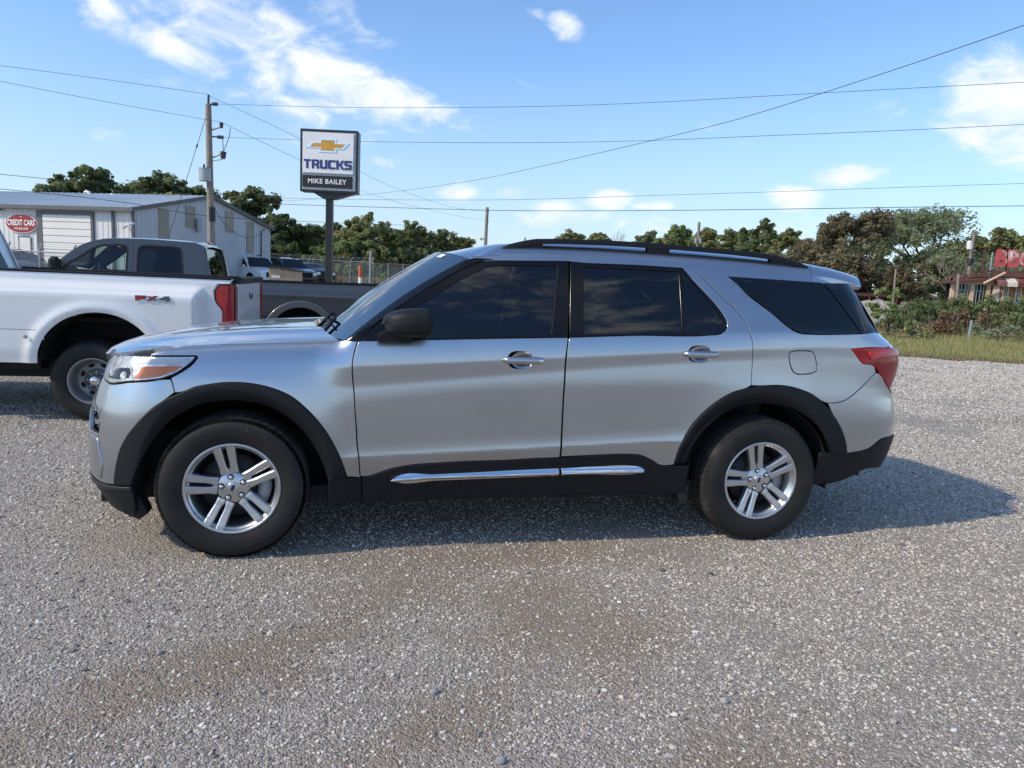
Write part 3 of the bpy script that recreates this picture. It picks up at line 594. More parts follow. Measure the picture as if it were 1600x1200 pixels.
# mown grass: blades on the verge
def make_grass():
    g = np.random.default_rng(5); n = 60000
    x = g.uniform(3, 24, n); t = g.random(n)**1.3*11; y = lot_edge(x)+t+.05
    h = (.05+.16*g.random(n))*np.interp(t, [0, .7, 3, 8], [.45, .8, 1.1, 1.7])*(1+.4*np.sin(x*1.7)*np.sin(y*1.3))
    a = g.random(n)*6.283; w = .010+.010*g.random(n); lean = g.normal(0, .3, (n, 2))*h[:, None]
    z = gz(y)+.006; dx, dy = np.cos(a)*w, np.sin(a)*w
    V = np.stack([np.stack([x-dx, y-dy, z], -1), np.stack([x+dx, y+dy, z], -1), np.stack([x+lean[:, 0], y+lean[:, 1], z+h], -1)], 1).reshape(-1, 3)
    tt = np.repeat(np.clip(g.normal(.5, .25, n)-.25*(t < .6), 0, 1), 3)
    o = np_mesh('grass', V, np.arange(3*n).reshape(n, 3), LM['grass'], None, smooth=False, attr=tt); o['kind'] = 'stuff'; tag(o, 'rough grass on the verge between lot and hedge', 'grass')
    n = 16000; x = g.uniform(3, 24, n); t = g.random(n)**1.2*.9-.25; y = lot_edge(x)+t; h = .03+.10*g.random(n); a = g.random(n)*6.283; w = .012; lean = g.normal(0, .5, (n, 2))*h[:, None]; z = gz(y)+.004
    V = np.stack([np.stack([x-np.cos(a)*w, y-np.sin(a)*w, z], -1), np.stack([x+np.cos(a)*w, y+np.sin(a)*w, z], -1), np.stack([x+lean[:, 0], y+lean[:, 1], z+h], -1)], 1).reshape(-1, 3)
    o = np_mesh('dry_grass', V, np.arange(3*n).reshape(n, 3), LM['straw'], None, smooth=False, attr=np.repeat(g.random(n), 3)); o['kind'] = 'stuff'; tag(o, 'fringe of dry straw grass along the lot edge', 'grass')
    n = 26000; x = g.uniform(-34, 4, n); y = 62+g.random(n)**1.3*8; h = .25+.5*g.random(n); a = g.random(n)*6.283; w = .05; lean = g.normal(0, .3, (n, 2))*h[:, None]; z = gz(y)
    V = np.stack([np.stack([x-np.cos(a)*w, y-np.sin(a)*w, z], -1), np.stack([x+np.cos(a)*w, y+np.sin(a)*w, z], -1), np.stack([x+lean[:, 0], y+lean[:, 1], z+h], -1)], 1).reshape(-1, 3)
    o = np_mesh('dry_grass', V, np.arange(3*n).reshape(n, 3), LM['straw'], None, smooth=False, attr=np.repeat(g.random(n), 3)); o['kind'] = 'stuff'; tag(o, 'tall dry grass at the foot of the trees behind the fence', 'grass')
make_grass()
# gravel heap behind the rear of the SUV
def make_mound():
    c = at(1352, 470, 36); X, Y = np.meshgrid(np.linspace(-6, 5, 60), np.linspace(-3, 3, 30), indexing='ij'); g = np.random.default_rng(8)
    Z = np.exp(-(X/3.4)**4-(Y/1.7)**2)*1.15*(1+.10*np.sin(X*2.7+Y))+g.normal(0, .035, X.shape); n, k = X.shape; I = np.arange(n*k).reshape(n, k)
    Yw = Y+36; F = np.stack([I[:-1, :-1], I[1:, :-1], I[1:, 1:], I[:-1, 1:]], -1).reshape(-1, 4)
    o = np_mesh('gravel_mound', np.stack([X+c[0], Yw, gz(Yw)+Z-.08], -1).reshape(-1, 3), F, M_['gravel']); o['kind'] = 'structure'
make_mound()

# ================================================================= buildings
M_['panel_white'] = mat('white_wall_panel', (.68, .685, .68), .5, .05, .04, .8, dirt=((.36, .35, .32), .35, .7))
M_['panel_shade'] = mat('shaded_wall_panel', (.47, .495, .52), .5, .05, .05, .8, dirt=((.33, .34, .34), .4, .6))  # gable and back wall: white panels with shade put into the colour
M_['roof_metal'] = mat('roof_metal', (.60, .64, .65), .5, .25, .05, .6, dirt=((.36, .38, .37), .4, .5))
M_['trim_grey'] = mat('trim_grey', (.11, .115, .12), .5, 0, .1, 2)
M_['skylight'] = mat('fibreglass_skylight', (.30, .27, .21), .6, 0, .12, 1.2)
M_['door_white'] = mat('roll_door_white', (.74, .73, .70), .5, .05, .04, .7)
M_['sign_red'] = mat('sign_red', (.30, .018, .022), .45, 0, .08, 1.5)
M_['sign_white'] = mat('sign_white', (.78, .78, .78), .4, 0, .03, 1.5)
def letters(name, txt, h, m, parent, M, bold=.0, spacing=1., xs=1., depth=0., shear=0.):
    V, F = text_geo(txt, h, bold, spacing, depth, shear, xs); b = MB(); b.add([M@Vector(v) for v in V], F); return b.build(name, m, parent)
def metal_shed():
    zb = .3
    A = np.array([-18.85, 36.3]); u = np.array([-.971, .239]); v = np.array([.239, .971])   # corner, along the front wall, along the gable
    t = thing('metal_shed', 'long low white metal shed with a red oval sign and a roll up door', 'building', (A[0], A[1], 0), 0)
    def W3(s, q, z): return Vector((u[0]*s+v[0]*q, u[1]*s+v[1]*q, z))
    LW, GW, HE, HP = 26., 11.9, 4.22, 5.5
    # front wall: ribbed panels
    m = MB(); w = .305; n = int(LW/w)
    ribs = []
    for i in range(n):
        ribs += [(i*w, 0), (i*w+.225, 0), (i*w+.245, -.020), (i*w+.285, -.020)]
    ribs.append((LW, 0))
    V = []; F = []
    for (s, q) in ribs: V += [W3(s, q, zb), W3(s, q, HE)]
    F = [(2*i, 2*i+1, 2*i+3, 2*i+2) for i in range(len(ribs)-1)]
    m.add(V, F); m.build('front_wall', M_['panel_white'], t)
    m = MB(); n = int(GW/w); V = []; F = []
    rb = []
    for i in range(n): rb += [(i*w, 0), (i*w+.225, 0), (i*w+.245, .03), (i*w+.285, .03)]
    rb.append((GW, 0))
    for (q, s) in rb:
        zt = HE+(HP-HE)*(1-abs(q-GW/2)/(GW/2)); V += [W3(-s, q, zb), W3(-s, q, zt-.02)]
    F = [(2*i, 2*i+2, 2*i+3, 2*i+1) for i in range(len(rb)-1)]
    m.add(V, F); m.build('gable_wall', M_['panel_shade'], t)
    m = MB(); m.add([W3(0, GW, zb), W3(0, GW, HE), W3(LW, GW, zb), W3(LW, GW, HE), W3(LW, 0, zb), W3(LW, 0, HE), W3(LW, GW/2, HP)], [(0, 1, 3, 2), (2, 3, 5, 4), (3, 6, 5)]); m.build('back_wall', M_['panel_shade'], t)
    m = MB(); rr = []
    for i in range(int((LW+.4)/.4)): rr += [(i*.4-.25, 0), (i*.4+.10, 0), (i*.4+.12, .03), (i*.4+.15, .03)]
    for side in (0, 1):
        V = []; F = []
        for (s, dz) in rr:
            V += [W3(s, -.25 if side == 0 else GW+.25, HE+dz-.05), W3(s, GW/2, HP+dz)]
        for i in range(len(rr)-1):
            q = (2*i, 2*i+1, 2*i+3, 2*i+2); F.append(q if side else q[::-1])
        m.add(V, F)
    m.build('roof', M_['roof_metal'], t)
    m = MB()   # eave gutter, rake trims, corner posts
    def beam(a, b, r):
        m.tube([a, b], r, 4, smooth=False)
    beam(W3(-.3, -.30, HE-.12), W3(LW, -.30, HE-.12), .13); beam(W3(-.12, -.2, HE-.09), W3(-.12, GW/2, HP-.04), .13); beam(W3(-.12, GW+.2, HE-.09), W3(-.12, GW/2, HP-.04), .13)
    m.build('eave_trim', M_['trim_grey'], t)
    m = MB(); beam(W3(-.03, -.03, zb), W3(-.03, -.03, HE-.2), .085); m.build('corner_trim', M_['trim_grey'], t)
    m = MB(); beam(W3(1.12, -.06, zb), W3(1.12, -.06, HE-.2), .075); m.build('downspout', M_['trim_grey'], t)
    def fr(px, py):   # front wall coordinate of a pixel
        p = on_wall(px, py, A, A+u); return float((p[:2]-A)@u), float(p[2])
    def ga(px, py):
        p = on_wall(px, py, A, A+v); return float((p[:2]-A)@v), float(p[2])
    # roll-up door: separate slats
    s1, zt = fr(143, 337); s0, zt2 = fr(68, 335); dr = thing('roll_up_door', None, None); dr.parent = t
    zt = (zt+zt2)/2; k = 10; hh = (zt-zb)/k
    for i in range(k):
        b = MB(); b.add([W3(s1, -.05, zb+i*hh+.012), W3(s0, -.05, zb+i*hh+.012), W3(s0, -.085, zb+i*hh+.03), W3(s1, -.085, zb+i*hh+.03), W3(s1, -.085, zb+(i+1)*hh-.02), W3(s0, -.085, zb+(i+1)*hh-.02), W3(s1, -.05, zb+(i+1)*hh-.004), W3(s0, -.05, zb+(i+1)*hh-.004)], [(0, 3, 2, 1), (3, 4, 5, 2), (4, 6, 7, 5)][:3]); b.build('slat', M_['door_white'], dr)
    b = MB()
    for (sa, sb, za, zc) in ((s1-.16, s1-.02, zb, zt+.18), (s0+.02, s0+.38, zb, zt+.18), (s1-.02, s0+.02, zt+.03, zt+.18)):
        V = [W3(sa, -.10, za), W3(sb, -.10, za), W3(sb, -.10, zc), W3(sa, -.10, zc), W3(sa, .0, za), W3(sb, .0, za), W3(sb, 0, zc), W3(sa, 0, zc)]
        b.add(V, [(0, 3, 2, 1), (0, 4, 7, 3), (1, 2, 6, 5), (3, 7, 6, 2)])
    b.build('door_surround', M_['trim_grey'], t)
    # personnel door
    a0, z1 = fr(30, 369); a1, _ = fr(50, 371)
    b = MB()
    for (sa, sb, za, zc) in ((a0, a0-.06, zb, z1), (a1, a1+.06, zb, z1), (a0, a1, z1-.05, z1+.02)):
        V = [W3(sa, -.07, za), W3(sb, -.07, za), W3(sb, -.07, zc), W3(sa, -.07, zc)]; b.add(V, [(0, 1, 2, 3)])
    b.build('door_frame', M_['trim_grey'], t)
    b = MB(); b.add([W3(a0-.06, -.06, zb), W3(a1+.06, -.06, zb), W3(a1+.06, -.06, z1-.05), W3(a0-.06, -.06, z1-.05)], [(0, 3, 2, 1)]); b.build('door', M_['panel_white'], t)
    # red oval sign
    sc, zc = fr(36, 349.5); sr, _ = fr(11.5, 349); sl_, _ = fr(61, 350); ha = abs(sr-sl_)/2; _, zt = fr(36, 334.5); hb = abs(zt-zc)
    sg = thing('oval_sign', None, None); sg.parent = t
    def oval(name, ka, kb, q, m_):
        b = MB(); n = 48; V = [W3(sc+math.cos(2*math.pi*i/n)*ka, q, zc+math.sin(2*math.pi*i/n)*kb) for i in range(n)]; V2 = [p+Vector((v[0], v[1], 0))*.05 for p in V]
        b.add(V+V2, [tuple(range(n))]+[(i, n+i, n+(i+1) % n, (i+1) % n) for i in range(n)]); return b.build(name, m_, sg)
    oval('border', ha, hb, -.10, M_['sign_white']); oval('panel', ha*.95, hb*.93, -.115, M_['sign_red'])
    def TM(s, z, q):
        p = W3(s, q, z); return Matrix(((-u[0], v[0], 0, p.x), (-u[1], v[1], 0, p.y), (0, 0, 1, p.z), (0, 0, 0, 1)))
    letters('letters', 'CREDIT CARS', hb*.62, M_['sign_white'], sg, TM(sc, zc+hb*.10, -.122), bold=.03, xs=.72)
    letters('letters', 'B&J', hb*.17, M_['sign_white'], sg, TM(sc, zc+hb*.72, -.122), bold=.03)
    letters('letters', '918-266-2028', hb*.24, M_['sign_white'], sg, TM(sc, zc-hb*.52, -.122), bold=.02, xs=1.0)
    # translucent panels in the gable
    for (xa, xb, ya, yb) in ((248, 263, 328, 373), (290, 304.5, 324, 356), (352, 364, 332, 363), (385, 396, 348, 396)):
        (q0, z0), (q1, z1) = ga(xa, yb), ga(xb, ya); _, z2 = ga((xa+xb)/2, yb)
        def tl(q): return min(z1, HE+(HP-HE)*(1-abs(q-GW/2)/(GW/2))-.1)
        b = MB(); b.add([W3(-.045, q0, z2), W3(-.045, q1, z2), W3(-.045, q1, tl(q1)), W3(-.045, q0, tl(q0)), W3(0, q0, z2), W3(0, q1, z2), W3(0, q1, tl(q1)), W3(0, q0, tl(q0))], [(0, 1, 2, 3), (0, 4, 5, 1), (1, 5, 6, 2), (0, 3, 7, 4)]); b.build('skylight_panel', M_['skylight'], t)
    # roof vents, lamps, service mast
    for (px, py) in ((139, 300), (179, 305)):
        p = at(px, py, 43.2)-np.array([A[0], A[1], 0]); b = MB(); b.tube([(p[0], p[1], 5.0), (p[0], p[1], p[2]+.05)], .08, 8); b.tube([(p[0], p[1], p[2]-.05), (p[0]-.16, p[1], p[2]+.05), (p[0]-.26, p[1], p[2]-.04)], .07, 6); b.build('roof_vent', M_['sign_white'], t)
    for (px, py, q) in ((201, 354, 0), (211, 350, 0), (4, 328, 0)):
        s, z = fr(px, py); p = W3(s, -.12, z); b = MB(); b.tube([p+Vector((0, .15, .05)), p], .03, 6); b.tube([p+Vector((.0, 0, .02)), p+Vector((-.14, -.18, -.10))], [.06, .10], 8); b.build('floodlight', M_['sign_white'] if px > 100 else M_['trim_grey'], t)
    q, z = ga(411, 366); b = MB(); b.tube([W3(-.08, q-.3, zb), W3(-.08, q-.3, 3.9), W3(-.3, q-.3, 4.05)], .045, 6); b.build('service_mast', M_['trim_grey'], t)
    q, z = ga(307, 352); b = MB(); V = W3(-.12, q, z); b.box((V.x-.02, V.y-.2, V.z-.35), (V.x+.1, V.y+.2, V.z+.35)); b.build('meter_box', M_['galv'], t)
metal_shed()

M_['siding_tan'] = mat('tan_siding', (.62, .45, .31), .8, 0, .12, 3, dirt=((.36, .22, .15), .5, 1.5))
M_['brick_red'] = mat('brick_red', (.42, .19, .115), .85, 0, .3, 7, bump=.2)
M_['barn_red'] = mat('barn_red', (.16, .045, .040), .8, 0, .25, 2.5, dirt=((.36, .30, .27), .6, 2.2))
M_['cream'] = mat('cream_trim', (.62, .57, .48), .7, 0, .1, 3)
M_['letter_red'] = mat('faded_red_letters', (.50, .075, .085), .6, 0, .12, 2, dirt=((.80, .72, .68), .95, 2.3))
M_['pane_dark'] = mat('window_pane', (.020, .024, .028), .08, 0, .2, 2, coat=.5)
M_['rust_roof'] = mat('rusty_roof', (.13, .05, .045), .7, .2, .2, 2)
def smokehouse():
    A = at(1490, 452, 38)[:2]; B = at(1800, 452, 36.5)[:2]; d = (B-A)/np.linalg.norm(B-A); nrm = np.array([d[1], -d[0]]); ang = math.atan2(d[1], d[0])
    zb = float(gz(38)); t = thing('smokehouse', 'tan and brick roadside shack with big faded red letters on its roof', 'building', (A[0], A[1], zb), ang)
    def wp(px, py):
        p = on_wall(px, py, A, B); return float((p[:2]-A)@d), float(p[2])-zb
    # porch wing on the left: posts, beam, lean-to roof, screened bays
    x1, ztop = wp(1553, 437); x0, zl = wp(1487, 443); zs = wp(1520, 444)[1]
    LW = 10.5
    b = MB(); b.prism([(x0, zs), (x1, zs), (x1, ztop), (x0, zl)], -.02, .10); b.build('fascia', M_['siding_tan'], t)
    b = MB(); b.prism([(x0-.25, zl), (x1, ztop), (x1, ztop+.09), (x0-.25, zl+.09)], -.35, 1.6); b.build('porch_roof', M_['rust_roof'], t)
    for px in (1489, 1495, 1519.5, 1545):
        x, _ = wp(px, 450); b = MB(); b.box((x-.09, -.03, 0), (x+.09, .13, zs)); b.build('post', M_['siding_tan'] if px != 1495 else M_['barn_red'], t)
    b = MB(); b.box((x0, .6, 0), (x1, .7, zs)); b.build('screen', M_['pane_dark'], t)
    for xa, xb in ((wp(1498, 450)[0], wp(1518, 450)[0]), (wp(1522, 450)[0], wp(1543, 450)[0])):
        for k in range(1, 4):
            b = MB(); xx = xa+(xb-xa)*k/4; b.box((xx-.02, .02, .4), (xx+.02, .06, zs)); b.build('mullion', M_['galv'], t)
        b = MB(); b.box((xa, .02, zs-.35), (xb, .055, zs-.31)); b.build('mullion', M_['galv'], t)
    # main brick block
    xb0 = x1; H = wp(1570, 424)[1]
    b = MB(); b.box((xb0, .0, 0), (LW, 5, H-.3)); b.build('wall', M_['brick_red'], t)
    xs, _ = wp(1562, 450); b = MB(); b.box((xb0+.03, -.05, 0), (xs, .02, zs)); b.build('siding', M_['cream'], t)
    # bricks proud of the wall around the windows
    b = MB(); rr = random.Random(4)
    for row in range(34):
        z = .04+row*.075
        if z > zs-.05: break
        for k in range(int((LW-xs)/.22)):
            x = xs+.02+k*.22+(row % 2)*.11
            if x+.2 < LW: b.box((x, -.008-rr.random()*.006, z), (x+.2, 0.002, z+.062))
    o = b.build('brick_course', M_['brick_red'], t); o['kind'] = 'stuff'
    # awning: red and cream scallops
    za, zc = wp(1575, 442)[1], wp(1575, 430)[1]; xa, _ = wp(1549, 436); k = 0; x = xa; wd_ = .46
    while x < LW:
        b = MB(); b.add([(x, -.75, za), (x+wd_, -.75, za), (x+wd_, -.05, zc), (x, -.05, zc), (x, -.75, za-.2), (x+wd_, -.75, za-.2)], [(0, 1, 2, 3), (4, 5, 1, 0)]); b.build('awning_stripe', M_['cream'] if k % 2 else M_['barn_red'], t); x += wd_; k += 1
    # diagonal prop at the awning's left end
    b = MB(); b.tube([(xa-.55, -.5, za-.1), (xa+.35, -.6, zc+.1)], .07, 4); b.build('prop', M_['siding_tan'], t)
    b = MB(); b.box((xb0-.1, -.4, H-.3), (LW+.2, 5.2, H-.12)); b.build('roof', M_['rust_roof'], t)
    for px in (1571.5, 1591.5, 1612):
        (xa_, z0), (xb_, z1) = wp(px-6, 460), wp(px+6, 443)
        f = thing('window', None, None); f.parent = t
        b = MB(); b.box((xa_, -.06, z0-.5), (xa_+.06, .03, z1)); b.box((xb_-.06, -.06, z0-.5), (xb_, .03, z1)); b.box((xa_+.06, -.055, z1-.06), (xb_-.06, .03, z1)); b.box((xa_+.06, -.07, z0-.5), (xb_-.06, .03, z0-.44)); b.build('frame', M_['cream'], f)
        b = MB(); b.box((xa_+.06, -.025, z0-.44), (xb_-.06, -.018, z1-.06)); b.build('pane', M_['pane_dark'], f)
        b = MB(); xm = (xa_+xb_)/2; b.box((xm-.012, -.05, z0-.44), (xm+.012, -.03, z1-.06)); zm = (z0-.5+z1)/2; b.box((xa_+.06, -.052, zm-.012), (xb_-.06, -.032, zm+.012)); b.build('mullion', M_['cream'], f)
    # roof letters on a frame
    (xl, z0), (xr, z1) = wp(1554, 422), wp(1583, 390); hL = z1-z0
    sg = thing('roof_sign', None, None); sg.parent = t
    b = MB(); b.box((xl-.6, .05, z0-.12), (LW, .15, z0)); 
    for x in np.arange(xl-.5, LW, 1.1): b.box((x-.03, .16, H-.2), (x+.03, .22, z1))
    b.build('sign_frame', M_['rust_roof'], sg)
    V, F = text_geo('BBQ', hL, .04, 1.05, .05); V = np.array(V); V[:, 0] -= V[:, 0].min(); w3 = V[:, 0].max(); k = (wp(1553+59, 400)[0]-xl)/w3*1.16; V[:, 0] *= k; V[:, 2] += (z0+z1)/2; V[:, 0] += xl; V[:, 1] += .02
    b = MB(); b.add(V, F); b.build('letters', M_['letter_red'], sg)
    b = MB(); V2 = V.copy(); V2[:, 1] = V2[:, 1]*.2-.05; c = V2.mean(0)
    b = MB(); b.tube([(x1-.1, .3, zs), (x1-.1, .3, z1-.15)], .05, 6); b.build('mast', M_['galv'], t)
smokehouse()

# ================================================================= poles, wires, sign, fence
M_['amber_plastic'] = mat('amber_plastic', (.95, .27, .04), .25, 0, .1, 20, coat=.6)
M_['orange_paint'] = mat('orange_paint', (.50, .085, .02), .6, 0, .15, 6)
M_['gold'] = mat('emblem_gold', (.62, .33, .05), .35, .2, .25, 2.0)
M_['letter_blue'] = mat('letter_blue', (.012, .032, .16), .45, 0, .1, 4)
M_['sign_black'] = mat('sign_black', (.010, .011, .012), .4, 0, .1, 3)
M_['insul'] = mat('insulator', (.05, .04, .04), .3, 0, .2, 10)
def V3(p): return Vector((float(p[0]), float(p[1]), float(p[2])))
def wire(label, pts, r=.0075, name='overhead_wire', group='overhead wires', m='cable'):
    """a cable through points (px, py, metres ahead), drawn as one smooth sag"""
    P_ = [at(*p) for p in pts]; out = []
    n = len(P_)
    for i in range(n-1):
        p0 = P_[max(i-1, 0)]; p1 = P_[i]; p2 = P_[i+1]; p3 = P_[min(i+2, n-1)]
        for k in range(10):
            t = k/10; out.append(.5*((2*p1)+(p2-p0)*t+(2*p0-5*p1+4*p2-p3)*t*t+(3*p1-p0-3*p2+p3)*t**3))
    out.append(P_[-1])
    if pts[0][0] < -50: out.insert(0, out[0]+(out[0]-out[2])/np.linalg.norm(out[0]-out[2])*45)      # the line runs on past the lot
    if pts[-1][0] > 1640: out.append(out[-1]+(out[-1]-out[-3])/np.linalg.norm(out[-1]-out[-3])*45)
    b = MB(); b.tube([V3(p) for p in out], r, 5); o = b.build(name, M_[m]); return tag(o, label, 'wire', group)
# near utility pole
DP = 31.
pt, pb = at(325, 150, DP), at(331, 440, DP); zg = float(gz(DP))
pole = thing('utility_pole', 'tall weathered wooden utility pole with a grey transformer, in front of the metal shed', 'utility pole', (pb[0]+.02, DP, zg), 0, 'utility poles')
lo = Vector((pb[0]+.02, DP, zg))
def rel(px, py, d=DP): return V3(at(px, py, d))-lo
def dirp(px0, px1, py): return rel(px1, py)-rel(px0, py)
top = rel(325.5, 163)
b = MB(); b.tube([(0, 0, -.1), top*.5, top], [.165, .14, .115], 12); b.build('pole_shaft', M_['wood_pole'], pole)
b = MB(); b.tube([rel(325.5, 165), rel(326, 148)], .05, 6); b.build('pole_top_pin', M_['insul'], pole)
def arm(name, a, c, r=.035, ins=True):
    b = MB(); b.tube([rel(*a), rel(*c)], r, 6); b.build(name, M_['galv'], pole)
b = MB(); b.tube([rel(329, 163), rel(334, 162.5)], .04, 6); b.tube([rel(333, 162.5), rel(340, 162.5)], .075, 8); b.build('insulator', M_['insul'], pole)
arm('bracket_arm', (331, 203), (346, 198)); b = MB(); b.tube([rel(346, 200), rel(346, 192)], [.06, .09], 8); b.build('insulator', M_['insul'], pole)
b = MB(); b.tube([rel(332, 213.5), rel(340, 214)], .03, 6); b.tube([rel(340, 214), rel(349, 214.5)], .07, 8); b.build('insulator', M_['insul'], pole)
arm('bracket_arm', (333, 246), (346, 240)); b = MB(); b.tube([rel(349, 237), rel(348.5, 248)], [.13, .10], 8); b.build('cutout_fuse', M_['insul'], pole)
b = MB(); b.tube([rel(347.3, 213), rel(348.5, 224), rel(349, 238)], .015, 4); b.tube([rel(360, 200), rel(358, 215), rel(349.5, 236)], .015, 4); b.tube([rel(348, 249), rel(335, 251), rel(322, 256)], .015, 4); b.build('jumper_wire', M_['cable'], pole)
b = MB(); b.tube([rel(320.3, 283, 30.8), rel(320, 264, 30.8)], .235, 16); b.tube([rel(320, 264, 30.8), rel(320, 263, 30.8)], .25, 16); b.build('transformer', mat('transformer_grey', (.36, .40, .40), .45, .2, .08, 3), pole)
b = MB(); b.tube([rel(319, 263, 30.8), rel(318.7, 256, 30.8)], [.06, .03], 8); b.build('bushing', M_['insul'], pole)
b = MB(); b.tube([rel(330.6, 324), rel(330.9, 346)], .152, 12); b.build('reflective_wrap', M_['sign_black'], pole)
b = MB(); b.tube([rel(327.4, 347, DP-.2), rel(328, 400, DP-.2)], .025, 6); b.build('conduit', M_['galv'], pole)
b = MB(); b.tube([rel(322, 182), rel(305, 236, 31), rel(284, 300, 31)-Vector((0, 0, 0))], .012, 4)
gtop = rel(322, 182); gdir = rel(290, 285)-gtop; gk = (0-gtop.z)/gdir.z
b = MB(); b.tube([gtop, gtop+gdir*gk], .012, 4); b.tube([gtop+gdir*.42, gtop+gdir*.47], .035, 6); b.build('guy_wire', M_['cable'], pole)
# other poles
def far_pole(label, px, py0, px1, py1, d, r, extra=None):
    a, c = at(px, py0, d), at(px1, py1, d); g0 = float(gz(d)); k = (g0-.2-a[2])/(c[2]-a[2]); base = a+(c-a)*k
    t = thing('utility_pole', label, 'utility pole', (base[0], base[1], g0), 0, 'utility poles'); o = V3((base[0], base[1], g0))
    b = MB(); b.tube([V3(base)-o, V3(a)-o], [r*1.25, r*.9], 10); b.build('pole_shaft', M_['wood_pole'], t)
    return t, lambda x, y, dd=d: V3(at(x, y, dd))-o
t, q = far_pole('slim dark utility pole with a yard lamp, standing where the windshield top meets the sky', 761.5, 324, 758.3, 386, 58, .13)
b = MB(); b.tube([q(759, 375), q(751, 372), q(749.5, 373)], .05, 6); b.build('lamp_arm', M_['galv'], t); b = MB(); b.tube([q(751.5, 371), q(749.5, 374)], [.10, .2], 8); b.build('lamp_head', mat('lamp_lens', (.8, .74, .5), .3), t)
for xa, ya in ((761, 331), (760.3, 345)): b = MB(); b.tube([q(xa, ya), q(xa+2.8, ya)], .1, 6); b.build('insulator', M_['insul'], t)
t, q = far_pole('far utility pole with twin pale boxes, seen over the silver SUV roof rail', 1092.5, 347, 1090.5, 385, 76, .16)
for x in (1087.5, 1094.5):
    b = MB(); b.tube([q(x, 372, 75.6), q(x-.3, 380, 75.6)], .16, 10); b.build('transformer', M_['galv'], t)
t, q = far_pole('leaning utility pole with a white transformer beside the smokehouse', 1522.5, 362, 1512.5, 435, 43, .095)
b = MB(); b.tube([q(1514.8, 389, 42.6), q(1514.8, 378, 42.6)], .15, 14); b.tube([q(1514.8, 378, 42.6), q(1514.9, 376, 42.6)], [.15, .05], 14); b.build('transformer', M_['sign_white'], t)
b = MB(); b.tube([q(1517.3, 404), q(1516, 414)], .20, 10); b.build('reflective_wrap', M_['sign_black'], t)
b = MB(); b.tube([q(1519.3, 394), q(1527, 393), q(1536, 395)], .03, 5); b.build('service_drop', M_['cable'], t)
t, q = far_pole('short weathered post at the left end of the smokehouse porch', 1498, 428, 1496.5, 447, 36.5, .07); t['category'] = 'post'; t.name = 'wooden_post'
t, q = far_pole('grey leaning pole standing in front of the big airy tree', 1400, 420, 1397.5, 447, 40, .055)
t, q = far_pole('tiny far pole showing just above the windshield top', 820.5, 371, 820.3, 382, 120, .14)
# wires
wire('upper left power wire running to the top of the near pole', [(-60, 95, 25), (120, 118, 28), (310, 145, 31), (325, 150, 31)])
wire('second left power wire running to the bracket of the near pole', [(-60, 115, 25), (150, 156, 28), (346, 191, 31)])
wire('power wire from the near pole top passing behind the truck sign to the dark pole', [(325, 149, 31), (463, 214, 36), (600, 286, 46), (700, 322, 54), (761, 331, 58)])
wire('power wire from the near pole bracket passing low behind the truck sign', [(346, 191, 31), (468, 250, 36), (580, 303, 46), (680, 330, 54), (760, 345, 58)])
wire('highest level wire crossing the sky right of the near pole', [(339, 162.5, 31), (560, 168, 29), (800, 167, 27), (1000, 161, 25.5), (1200, 150, 24), (1400, 139, 23), (1650, 126, 22)])
wire('level wire crossing the sky behind the truck sign', [(348, 214.5, 31), (560, 221, 29), (800, 223, 27), (1000, 220, 25.5), (1200, 212, 24), (1400, 204, 23), (1650, 192, 22)])
wire('long dark wire sweeping up to the upper right corner', [(420, 316, 48), (520, 309, 42), (620, 299, 36), (720, 285, 30), (800, 270, 26), (1000, 224, 20), (1112, 197, 18), (1200, 172, 16.5), (1400, 108, 14), (1650, 22, 12)], .007)
wire('thin wire above the thick level one, low across the sky', [(400, 309, 40), (600, 312, 38), (800, 312, 36), (1000, 306, 34), (1200, 300, 33), (1400, 293, 32), (1650, 285, 31)], .008)
wire('thick level wire low across the whole sky', [(410, 318, 42), (600, 324, 40), (800, 329, 37), (1000, 329, 35), (1200, 327, 33), (1400, 324, 32), (1650, 321, 31)], .014)
wire('lowest left wire over the shed roof', [(-60, 290, 30), (60, 301, 31), (200, 317, 32), (330, 338, 33), (500, 347, 44), (640, 352, 56)], .012)
wire('wire just above the shed roof at the left edge', [(-60, 266, 30), (60, 278, 32), (180, 288, 36)], .012)
wire('sagging black service wire from the near pole to the shed gable', [(333, 322, 31), (345, 342, 33.5), (362, 360, 36.5), (385, 371, 40), (408, 366, 45)], .016)
# ---- dealer sign
DS = 24.
ctr = at(514, 252, DS); sg = thing('dealer_sign', 'square white TRUCKS sign with a gold cross shaped emblem on a tall black post', 'sign', (at(511.5, 440, DS)[0], DS, float(gz(DS))), 0)
so_ = Vector(sg.location); w = 88*DS/FPX*.985; h = 93*DS/FPX*.99
cz = ctr[2]-so_.z; cx = ctr[0]-so_.x
def sb(name, m, lo, hi, b=0): q = MB(); q.box(lo, hi, b); return q.build(name, M_[m], sg)
sb('cabinet', 'sign_black', (cx-w/2, 0, cz-h/2), (cx+w/2, .42, cz+h/2), .02)
q = MB()
for (x0, x1, z0, z1) in ((-.5, -.47, -.5, .5), (.47, .5, -.5, .5), (-.47, .47, .465, .5), (-.47, .47, -.5, -.465)): q.box((cx+x0*w, -.02, cz+z0*h), (cx+x1*w, .001, cz+z1*h))
q.build('frame', M_['sign_black'], sg)
q = MB(); q.box((cx+.5*w-.01, .05, cz-.5*h+.02), (cx+.5*w+.02, .14, cz+.5*h-.02)); q.build('side_trim', M_['galv'], sg)
q = MB(); q.box((cx-.47*w, -.012, cz-.465*h), (cx+.47*w, -.004, cz+.465*h)); q.build('backing', M_['galv'], sg)
sb('face_panel', 'sign_white', (cx-.455*w, -.045, cz-.20*h), (cx+.435*w, -.013, cz+.445*h), .012)
